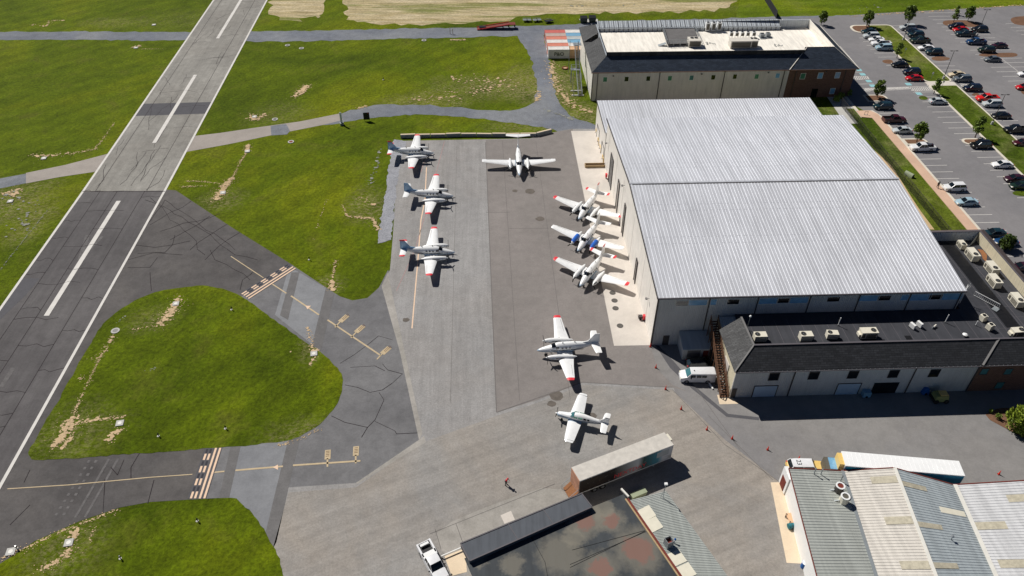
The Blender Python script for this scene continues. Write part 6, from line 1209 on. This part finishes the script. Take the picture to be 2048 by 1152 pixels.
for c,(xc,cols) in enumerate(((22.85,cols1),(29.0-.05,cols2))):
    for k in range(6):
        t=container(cols[k],'%s shipping container, %s column, %s row from the north'%(cn[cols[k]],('west','east')[c],('first','second','third','fourth','fifth','front sixth')[k]),xc,222.7-k*2.46)
        if c==0 and k==5:
            text('P&O',1.5,'container_lettering','glass_dark',t,(.1,-1.24,1.25),(PI/2,0,0),.01)
# ramp of rusty steel by the north road
t=boxthing('loading_ramp','long rusty-red steel loading ramp standing beside the north gravel road','ramp',(996,57),[('deck','rust',lambda b:b.slab((-6.5,-1.1,.1),(3.5,-1.1,1.4),(3.5,1.1,1.4),(-6.5,1.1,.1),.2)),('landing','rust',lambda b:b.box((4.4,0,1.33),(1.9,2.2,.18))),('leg','black_part',lambda b:[b.bar((x,s*.9,0),(x,s*.9,1.2),.18) for x in (1.5,3.3,5.2) for s in (-1,1)]),('curb','red_paint',lambda b:[b.bar((-6.5,s*1.1,.25),(3.5,s*1.1,1.55),.1,.2) for s in (-1,1)])],.05)
t=boxthing('dark_cart','dark low flatbed cart at the foot of the rusty ramp','cart',(965,58),[('bed','black_part',lambda b:b.box((0,0,.6),(2,1.5,.3))),('wheel','rubber',lambda b:[b.cyl((x,-.8,.3),(x,.8,.3),.3,.3,12) for x in (-.6,.6)])])
for k,(x,y) in enumerate(((1054,43),(1074,43),(1097,45))):
    boxthing('small_trailer','small utility trailer in the weeds, %s of three by the north road'%('left','middle','right')[k],'trailer',(x,y),[('bed','galv' if k<2 else 'black_part',lambda b:b.box((0,0,.55),(2.6,1.4,.12))),('side_rail','steel',lambda b:[b.bar((-1.3,s*.7,.9),(1.3,s*.7,.9),.06) or b.bar((-1.3,s*.7,.6),(-1.3,s*.7,.9),.06) for s in (-1,1)]),('wheel','rubber',lambda b:b.cyl((0,-.85,.32),(0,.85,.32),.32,.32,14)),('drawbar','trim_dark',lambda b:b.bar((1.3,0,.5),(2.4,0,.4),.1))],.2*k,grp='utility trailers in the weeds')
for k,(x,y) in enumerate(((1167,45),(1184,44))):
    boxthing('dumpster','dark green dumpster with a black lid behind the north building, %s one'%('left','right')[k],'dumpster',(x,y),[('bin','leaf_dark' if 0 else 'car_green',lambda b:b.box((0,0,.8),(2.0,1.6,1.5),0,1.1)),('lid','black_part',lambda b:b.slab((-1.1,-.9,1.6),(1.1,-.9,1.6),(1.1,.9,1.85),(-1.1,.9,1.85),.08)),('pocket','trim_dark',lambda b:[b.box((s*1.1,0,.9),(.12,1.0,.2)) for s in (-1,1)])],grp='dumpsters behind the north building')
sheet('concrete_pad','concrete_grey',Z[4],[(1158,38),(1195,38),(1198,48),(1165,48)])
# barrels, pallets beside the shed
boxthing('teal_drum_cart','teal plastic drum on its side by the shed wall','drum',(1582,1056),[('drum','teal_tarp',lambda b:b.cyl((-.5,0,.4),(.4,.1,.4),.38,.38,16)),('band','trim_dark',lambda b:b.cyl((-.06,.02,.4),(.0,.03,.4),.39,.39,16))])
boxthing('pallet_table','small pinkish pallet with four dark posts on the tan pad','pallet',(1580,1042),[('deck','cont_tan',lambda b:b.box((0,0,.7),(1.0,1.5,.08))),('post','trim_dark',lambda b:[b.box((sx*.4,sy*.6,.4),(.12,.2,.8)) for sx in (-1,1) for sy in (-1,1)])],.1)
boxthing('blue_barrel','blue barrel with a white lid at the shed corner','barrel',(1607,1134),[('drum','barrel_blue',lambda b:b.cyl((0,0,0),(0,0,.95),.42,.42,18)),('lid','white_paint',lambda b:b.cyl((0,0,.95),(0,0,1.02),.4,.38,18))])
for k,(x,y) in enumerate(((1680,974),(1690,995))):
    p=at(x,y,4.2); zz=3.3; t=thing('roof_fan','round-topped cooling fan on the shed roof valley, %s'%('upper one with a reddish fan','lower one with a pale fan')[k],'roof fan',(p.x,p.y,zz),0,'roof fans on the saw-tooth shed'); b=MB(); b.cyl((0,0,0),(0,0,1.15),.62,.58,8); b.build('casing','trim_dark' if k==0 else 'ac_white',t); b=MB(); b.ring((0,0,1.15),.42,.62,0,.1,20); b.build('rim','white_paint',t); b=MB(); b.cyl((0,0,1.14),(0,0,1.17),.43,.43,16); b.build('fan_well','rust' if k==0 else 'ac_grille',t); b=MB(); b.bar((-.6,0,.3),(-1.2,.1,.05),.12); b.bar((-1.2,.1,.05),(-1.3,.7,.1),.1); b.build('duct','galv',t)
for k,(x,y,h) in enumerate(((1628,947,1.1),(1642,947,1.1),(1683,958,1.1),(1903,1077,.9))):
    p=at(x,y,3.7 if k<3 else 4.0); t=thing('roof_pipe','short vent pipe on the shed roof, %s'%('left one near the north edge','right one near the north edge','at the valley above the fans','shiny one on the blue slope')[k],'pipe',(p.x,p.y,(3.6,3.45,3.2,3.55)[k]),0,'vent pipes on the saw-tooth shed'); b=MB(); b.cyl((0,0,0),(0,0,h),.07,.07,8); b.build('pipe','galv',t); b=MB(); b.cyl((0,0,h),(0,0,h+.2),.22 if k==3 else .12,.1,12); b.build('cap','steel',t)
p=at(1336,1090,3.2); t=thing('chimney_box','open square metal chimney box on the ribbed lean-to','chimney',(p.x,p.y,3.05),.4); b=MB(); b.box((0,-.42,.7),(.9,.05,1.4)); b.box((0,.42,.7),(.9,.05,1.4)); b.box((-.42,0,.7),(.05,.8,1.4)); b.box((.42,0,.7),(.05,.8,1.4)); b.build('shaft','galv',t); b=MB(); b.box((0,0,.9),(.79,.79,.04)); b.build('flue_opening','rust',t)
p=at(1348,1085,3.2); t=thing('pipe_stub','small white pipe stub beside the chimney box','pipe',(p.x,p.y,3.05)); b=MB(); b.cyl((0,0,0),(.1,.1,.7),.09,.09,10); b.build('pipe','white_paint',t); b=MB(); b.cyl((.1,.1,.7),(.12,.12,.9),.16,.06,10); b.build('cap','barrel_blue',t)
p=at(1326,995,3.0); t=thing('antenna_mast','thin white-topped antenna mast at the lean-to corner','antenna',(p.x,p.y,0)); b=MB(); b.cyl((0,0,0),(0,0,6.0),.05,.04,8); b.cyl((-.35,.05,2.9),(0,0,5.2),.03,.03,6); b.build('mast','galv',t); b=MB(); b.box((0,0,6.05),(.4,.35,.25)); b.build('sensor_box','white_paint',t)
p=at(1282,1001,0); t=thing('planter_box','pale green crate in front of the lean-to','crate',tuple(at(1276,992,0))[:2]+(.06,),rad(23)); b=MB(); b.box((0,0,.35),(2.3,.75,.7)); b.build('body','crate_green',t); b=MB(); b.box((0,0,.73),(2.4,.85,.06)); b.build('lid','crate_green',t)
t=boxthing('bumper_log','short white bumper log on the ground below the van','log',(1417,769),[('log','white_paint',lambda b:b.bar((0,-1.2,.12),(.3,1.2,.12),.2)),('end','trim_dark',lambda b:b.box((.3,1.25,.12),(.2,.06,.18)))],.35)
t=boxthing('pipe_rail','white pipe rail between pickup and workshop','rail',(907,1106),[('pipe','white_paint',lambda b:b.bar((-1.5,-.65,.45),(1.6,.7,.45),.12)),('post','white_paint',lambda b:[b.bar((x,y,0),(x,y,.45),.12) for x,y in ((-1.5,-.65),(1.6,.7))])])
# utility machines in the shade of the office block
boxthing('yellow_loader','small olive and yellow machine in deep shade by the office wall','machine',(1876,800),[('body','olive',lambda b:b.box((0,0,.9),(2.2,1.6,1.1),0,.85)),('hood','yellow_cab',lambda b:b.box((.3,0,1.5),(1.2,1.1,.2))),('wheel','rubber',lambda b:[b.cyl((x,-.9,.4),(x,.9,.4),.4,.4,14) for x in (-.8,.8)])])
boxthing('tarp_cart','blue tarped cart in deep shade by the office wall','cart',(1848,786),[('tarp','barrel_blue',lambda b:b.box((0,0,.6),(1.1,1.0,1.1),0,.6)),('wheel','rubber',lambda b:b.cyl((0,-.55,.2),(0,.55,.2),.2,.2,12))])
boxthing('grey_compressor','light blue compressor box under a leaning pole by the loading door','machine',(1730,792),[('body','cont_blue',lambda b:b.box((0,0,.6),(1.2,.9,1.0))),('pole','galv',lambda b:b.bar((.2,.3,.9),(.7,.9,3.4),.07)),('wheel','rubber',lambda b:b.cyl((0,-.5,.2),(0,.5,.2),.2,.2,12))])
# ---------------------------------------------------------------- wooden stair on the west end of the office
st=thing('wooden_stair','long brown wooden outdoor stair climbing north along the cream office wall','stair',(37.5,79.2,0))
n=30; y0,y1,z1=79.6,90.6,6.4
b=MB()
for k in range(n): b.box((0,y0-79.2+(y1-y0)*k/n,.2+z1*k/n),(1.15,.34,.06))
b.build('tread','wood_stair',st)
for s in (-.62,.62):
    b=MB(); b.bar((s,y0-79.4,.15),(s,y1-79.2,z1+.1),.08,.3); b.build('stringer','wood_dark',st)
    b=MB(); b.bar((s,y0-79.4,1.15),(s,y1-79.2,z1+1.1),.09,.12); b.bar((s,y0-79.4,.7),(s,y1-79.2,z1+.65),.05,.08)
    b.build('handrail','wood_stair',st); 
    for k in range(9): b=MB(); t_=k/8; b.bar((s,y0-79.4+(y1-y0)*t_,0),(s,y0-79.4+(y1-y0)*t_,1.15+z1*t_),.1); b.build('post','wood_dark',st)
# metal stair tower on the north building
mt=thing('stair_tower','galvanised zigzag fire stair tower at the west end of the north building','stair',(27.0,190,0))
b=MB()
def rail(b,a,c,h=1.0): b.bar(Vector(a)+Vector((0,0,h)),Vector(c)+Vector((0,0,h)),.07); b.bar(Vector(a)+Vector((0,0,h*.5)),Vector(c)+Vector((0,0,h*.5)),.05)
fl=((-.6,-5,.1,3.0,4.0),(-.6,3.0,4.0,8.8,8.2))
for nm,(x,ya,za,yb,zb) in zip('ab',fl):
    for s in (-.5,.5): b=MB(); b.bar((x+s,ya,za),(x+s,yb,zb),.08,.25); b.build('stringer','galv',mt); b=MB(); rail(b,(x+s,ya,za),(x+s,yb,zb)); b.build('handrail','galv',mt)
    b=MB(); 
    for k in range(18): t_=(k+.5)/18; b.box((x,ya+(yb-ya)*t_,za+(zb-za)*t_),(1.0,.3,.05))
    b.build('tread','ac_grille',mt)
b=MB(); b.box((-1.2,2.9,4.05),(2.6,1.4,.08)); b.build('landing','galv',mt); b=MB(); b.box((-.3,9.6,8.2),(2.2,1.8,.08)); b.build('landing','galv',mt)
for x in (-2.3,-.1):
    for y in (-4.5,-1.5,2.4,3.6,9.4): b=MB(); b.bar((x,y,0),(x,y,(1 if y<-3 else 5 if y<3.8 else 9.2)),.12); b.build('post','galv',mt)
for y in (-4.5,-1.8): b=MB(); b.box((-1.2,y,.1),(3.2,.35,.2)); b.build('footing','concrete_grey',mt)
b=MB(); rail(b,(-2.4,2.3,4),(-2.4,3.6,4)); rail(b,(-2.4,3.6,4),(-.2,3.6,4)); b.build('handrail','galv',mt)
boxthing('sandbox','small round reddish fire pit on the lawn by the containers','fire pit',(1130,137),[('ring','rust',lambda b:b.ring((0,0,0),.6,.85,0,.25,18)),('sand','soil',lambda b:b.cyl((0,0,0),(0,0,.12),.62,.62,18))])
# dark screened fence running north from the north building; chain-link fence beside the hangar
def fence(name,label,pts,h,mesh,postm,gap=3.0):
    o=Vector((*pts[0],0)); t=thing(name,label,'fence',tuple(o))
    for i in range(len(pts)-1):
        a=Vector((*pts[i],0))-o; c=Vector((*pts[i+1],0))-o; n=max(1,int((c-a).length/gap)); b=MB(); b.add([a,c,c+Vector((0,0,h)),a+Vector((0,0,h))],[(0,1,2,3)]); b.build('mesh_panel',mesh,t)
        b=MB(); b.bar(a+Vector((0,0,h)),c+Vector((0,0,h)),.05); b.build('top_rail','trim_dark',t)
        for k in range(n): q=a.lerp(c,k/n); b=MB(); b.cyl(q,q+Vector((0,0,h+.1)),.045,.045,8); b.build('post',postm,t)
fence('chain_link_fence','dark chain-link fence running along the east side of the hangar',[(93.6,114.5),(93.6,134),(93.4,160),(93.4,178)],2.1,'chain_link','trim_dark',3.2)
p,q=at(1552,37,0),at(1529,0,0); q2_=p+(q-p)*2.2; fence('screened_fence','black screened fence running away north of the north building',[(p.x,p.y),(q2_.x,q2_.y)],2.4,'cloth_dark','trim_dark',3)
# ---------------------------------------------------------------- lamp posts, signs, airfield lights
GL='tall lamp posts in the car park'
def lamp(px,label,h=8.0):
    p=at(px[0],px[1],.13); t=thing('lamp_post',label,'lamp post',(p.x,p.y,.14),0,GL); b=MB(); b.cyl((0,0,0),(0,0,.8),.32,.3,14); b.build('base','concrete_grey',t); b=MB(); b.cyl((0,0,.8),(0,0,h),.09,.06,8); b.build('pole','trim_dark',t); b=MB(); b.bar((-.7,0,h),(.7,0,h),.07); b.build('arm','trim_dark',t)
    for s in (-1,1): b=MB(); b.box((s*.75,0,h),(.55,.3,.12)); b.build('lamp_head','trim_dark',t)
lamp(z3(1150,878),'tall twin-head lamp post on the median right of the crimson sedan'); lamp(z4(1688,272),'tall twin-head lamp post on the median beside the black pickup'); lamp(z3(1522,398),'tall twin-head lamp post near the blue pickup'); 
p=at(*z3(703,448)); t=thing('lamp_post','lamp post on the upper median beside the dark green pickup','lamp post',(p.x,p.y,.14),0,GL)
b=MB(); b.cyl((0,0,0),(0,0,.8),.32,.3,14); b.build('base','concrete_grey',t); b=MB(); b.cyl((0,0,.8),(0,0,8),.08,.06,8); b.build('pole','trim_dark',t); b=MB(); b.bar((-.7,0,8),(.7,0,8),.07); b.build('arm','trim_dark',t)
GS='blue accessible parking signs on the median'
for k,(x,y) in enumerate(((668,575),(712,610),(1012,880),(1130,975))):
    p=at(*z3(x,y),.13); t=thing('parking_sign','small white parking sign on a post on the median, %s from the top'%('first','second','third','fourth')[k],'sign',(p.x,p.y,.13),-.4,GS); b=MB(); b.bar((0,0,0),(0,0,1.9),.06); b.build('post','galv',t); b=MB(); b.box((0,-.04,1.75),(.4,.03,.6)); b.build('plate','white_paint',t)
t=boxthing('bike_rack','two thin dark bike hoops on the sidewalk corner','bike rack',z4(285,170),[('hoop','trim_dark',lambda b:(b.bar((-.4,0,0),(-.4,0,.9),.06),b.bar((.4,0,0),(.4,0,.9),.06),b.bar((-.4,0,.9),(.4,0,.9),.06))),('foot_plate','galv',lambda b:b.box((0,0,.01),(1.1,.2,.02)))],z=.14)
t=boxthing('utility_box','half-round pale green utility housing on the lawn beside the sidewalk','utility box',z4(765,845),[('shell','crate_green',lambda b:b.loft([[(x,.55*math.cos(PI*i/8),.9*math.sin(PI*i/8)) for i in range(9)] for x in (-1.0,1.0)])),('end_door','black_part',lambda b:b.box((1.02,0,.35),(.04,.6,.5)))],-1.05,z=.04)
t=boxthing('taxiway_sign','slender tall white sign board on a base beside the curved gravel road','sign',(684,250),[('base','galv',lambda b:b.box((0,0,.3),(.9,.8,.6))),('board','white_paint',lambda b:b.box((0,.05,1.9),(.5,.08,2.8)))],.3)
t=boxthing('black_sign','black board sign on legs beside the curved gravel road','sign',(734,242),[('panel','black_part',lambda b:b.box((0,0,1.3),(1.5,.12,1.9))),('leg','galv',lambda b:[b.bar((s*.6,0,0),(s*.6,0,.6),.08) for s in (-1,1)]),('marker','red_paint',lambda b:b.box((.45,-.08,2.1),(.3,.03,.2)))],.1)
t=boxthing('gate_post','pair of slim gate posts standing on the north gravel road','gate post',(903,68),[('post','wood_pale',lambda b:(b.bar((-.4,0,0),(-.4,0,2.0),.14),b.bar((.4,0,0),(.4,0,1.6),.14))),('rail','galv',lambda b:b.bar((-.4,0,1.0),(.4,0,1.0),.06))])
GR='raised airfield lights in the grass'
for k,(x,y) in enumerate(((619,520),(464,620),(452,858),(396,1043),(767,160),(242,1118),(35,1098),(318,873))):
    w_=('in the wedge of grass beside the apron','north on the big grass island','south on the big grass island','on the bottom grass island','in the upper middle field','at the bottom of the lowest grass','near the lower left taxiway edge','near the white pad on the island')[k]
    boxthing('airfield_light','small dark airfield light '+w_,'airfield light',(x,y),[('stem','trim_dark',lambda b:b.cyl((0,0,0),(0,0,.45),.05,.05,8)),('lens','glass_dark',lambda b:b.cyl((0,0,.45),(0,0,.7),.14,.08,10)),('pad','concrete_grey',lambda b:b.cyl((-.1,.05,0),(-.1,.05,.03),.2,.2,14))],grp=GR)
GP='square concrete pads in the grass'
for k,(x,y) in enumerate(((352,608),(240,847),(138,1086),(446,386),(495,303),(88,317),(628,708),(509,234),(272,96),(308,50),(22,1104),(21,403))):
    w_=('at the north of the big island','in the south-west of the big island','on the lowest grass patch','inside the bare soil right of the runway','at the top of the thin soil line','left of the runway by the light path','by the taxiway curve','beside the upper soil patch','left of the runway below the north road','far upper left above the north road','at the lower left corner','on the pale patch left of the runway')[k]
    p=at(x,y); t=thing('concrete_cover','square pale concrete cover '+w_,'concrete cover',(p.x,p.y,.1),.15,GP); b=MB(); b.box((0,0,-.01),(1.1,1.1,.14)); b.build('slab','concrete_grey',t); b=MB(); b.cyl((0,0,.06),(0,0,.075),.3,.3,14); b.build('lid','box_white',t)
for k,(x,y) in enumerate(((550,239),(848,81),(582,284),(575,91),(603,97),(231,662))):
    w_=('beside the light path','beside the north road','below the light path, with an orange marker','near the runway top','with a small dark box near the runway top','on the island by the runway edge')[k]
    p=at(x,y); t=thing('manhole_ring','round white-rimmed manhole '+w_,'manhole',(p.x,p.y,.07),0,'round manholes in the grass'); b=MB(); b.ring((0,0,0),.45,.72,0,.05,20); b.build('rim','concrete_grey',t); b=MB(); b.cyl((0,0,0),(0,0,.04),.45,.45,18); b.build('lid','trim_dark' if k!=2 else 'rust',t)
# ---------------------------------------------------------------- trees and bushes
def treeproto(name,h,r,n,seed,mat,trunk=True,leaf=.3):
    rq=random.Random(seed); t=thing(name,'','tree'); b=MB()
    if trunk:
        b.cyl((0,0,0),(.05,.02,h*.45),.11,.07,8); b.cyl((.05,.02,h*.45),(0,0,h*.85),.07,.02,6)
        for k in range(7): a=k*2.4; z=h*(.35+.06*k); b.cyl((0.03,0,z),(math.cos(a)*r*.6,math.sin(a)*r*.6,z+h*.2),.045,.012,5)
        b.build('trunk','bark',t)
    b=MB(); cl=[]
    for k in range(26):
        a=rq.uniform(0,2*PI); u=rq.uniform(-1,1); q=rq.random()**.5; cz=h*.62+u*h*.34; w_=math.sqrt(max(.05,1-u*u*.85))*(1.0-.25*u)
        cl.append((Vector((math.cos(a)*q*r*.8*w_,math.sin(a)*q*r*.8*w_,cz if trunk else max(.3,cz))),r*rq.uniform(.22,.42)))
    for k in range(n):
        c,cr=rq.choice(cl); d=Vector((rq.gauss(0,1),rq.gauss(0,1),rq.gauss(0,1))).normalized()*cr*rq.uniform(.5,1.15); p=c+d
        s=leaf*rq.uniform(.5,1.1); nx=Vector((rq.uniform(-1,1),rq.uniform(-1,1),rq.uniform(-.2,1))).normalized(); tx=nx.orthogonal().normalized()*s; ty=nx.cross(tx.normalized())*s*.6
        b.add([p-tx,p-ty*.8,p+tx,p+ty*.8],[(0,1,2,3)])
    b.build('crown',mat,t); return t
T1=treeproto('shade_tree',5.0,1.7,2300,1,'leaf'); T2=treeproto('young_tree',4.0,1.2,900,5,'leaf',leaf=.24); GT='trees in the car park'
def tree(proto,px,s,rz,label,grp=GT,z=.12):
    o=proto if not used.get(proto.name+'t') else copy_tree(proto); used[proto.name+'t']=1; p=at(px[0],px[1]); o.location=(p.x,p.y,z); o.rotation_euler=(0,0,rz); o.scale=(s,s,s); o['label']=label; o['group']=grp; return o
tree(T1,z3(290,300),1.0,.3,'round green tree at the rounded top-left island above the close-parked cars'); tree(T1,z3(750,265),1.12,1.9,'big green tree at the top end of the grass median'); tree(T1,z3(410,1090),.95,3.1,'tree on the island beside the brick building'); tree(T1,z4(850,470),1.0,4.4,'full round tree next to the white crew-cab pickup')
tree(T1,(1642,50),.85,5.2,'tree standing behind the north-east corner of the north building',z=.03); tree(T1,z3(1420,235),.92,2.2,'tree at the right of the upper mulch bed'); tree(T2,z3(1260,250),1.0,1.0,'slim young tree at the left of the upper mulch bed'); tree(T2,z3(630,650),1.1,2.1,'thin sparse tree on the first row beside the small mulch bed'); tree(T2,z3(1040,1050),1.05,.4,'thin sparse tree near the silver sedan at the median crossing'); tree(T2,z4(1500,420),1.35,3.0,'leafy young tree on the kerbed island beside the black suv')
tree(T2,z3(1290,165),.7,2.6,'tiny young tree at the far edge of the car park')
B1=treeproto('round_bush',2.9,1.7,2200,9,'leaf_dark',False); tree(B1,(2009,497),1.0,0,'dense dark green bush hiding part of the blue car by the office roof',None,.02); 
B2=treeproto('broad_tree',4.6,3.0,6500,12,'leaf_bright',True,.26); o=tree(B2,(2042,862),1.0,.6,'bright yellow-green leafy tree at the lower right edge over a mulch bed',None,.02)
for o in (B1,B2):
    if 'group' in o: del o['group']
B3=treeproto('small_bush',1.0,.5,500,14,'leaf',False,.12); tree(B3,(1995,838),1.0,0,'small round bush on the mulch bed beside the bright tree','small bushes on the mulch bed',.02); tree(B3,(1981,825),.7,1,'tiny bush in the shade behind the small round bush','small bushes on the mulch bed',.02)
for k,(x,y) in enumerate((z2_ for z2_ in ((1680,200),(1697,193),(1672,205)))):
    tree(B3,(x,y),2.0,k,'dark shrub in the shade by the brick wing, %s'%('middle one','right one','left one')[k],'shrubs by the brick wing',.03)
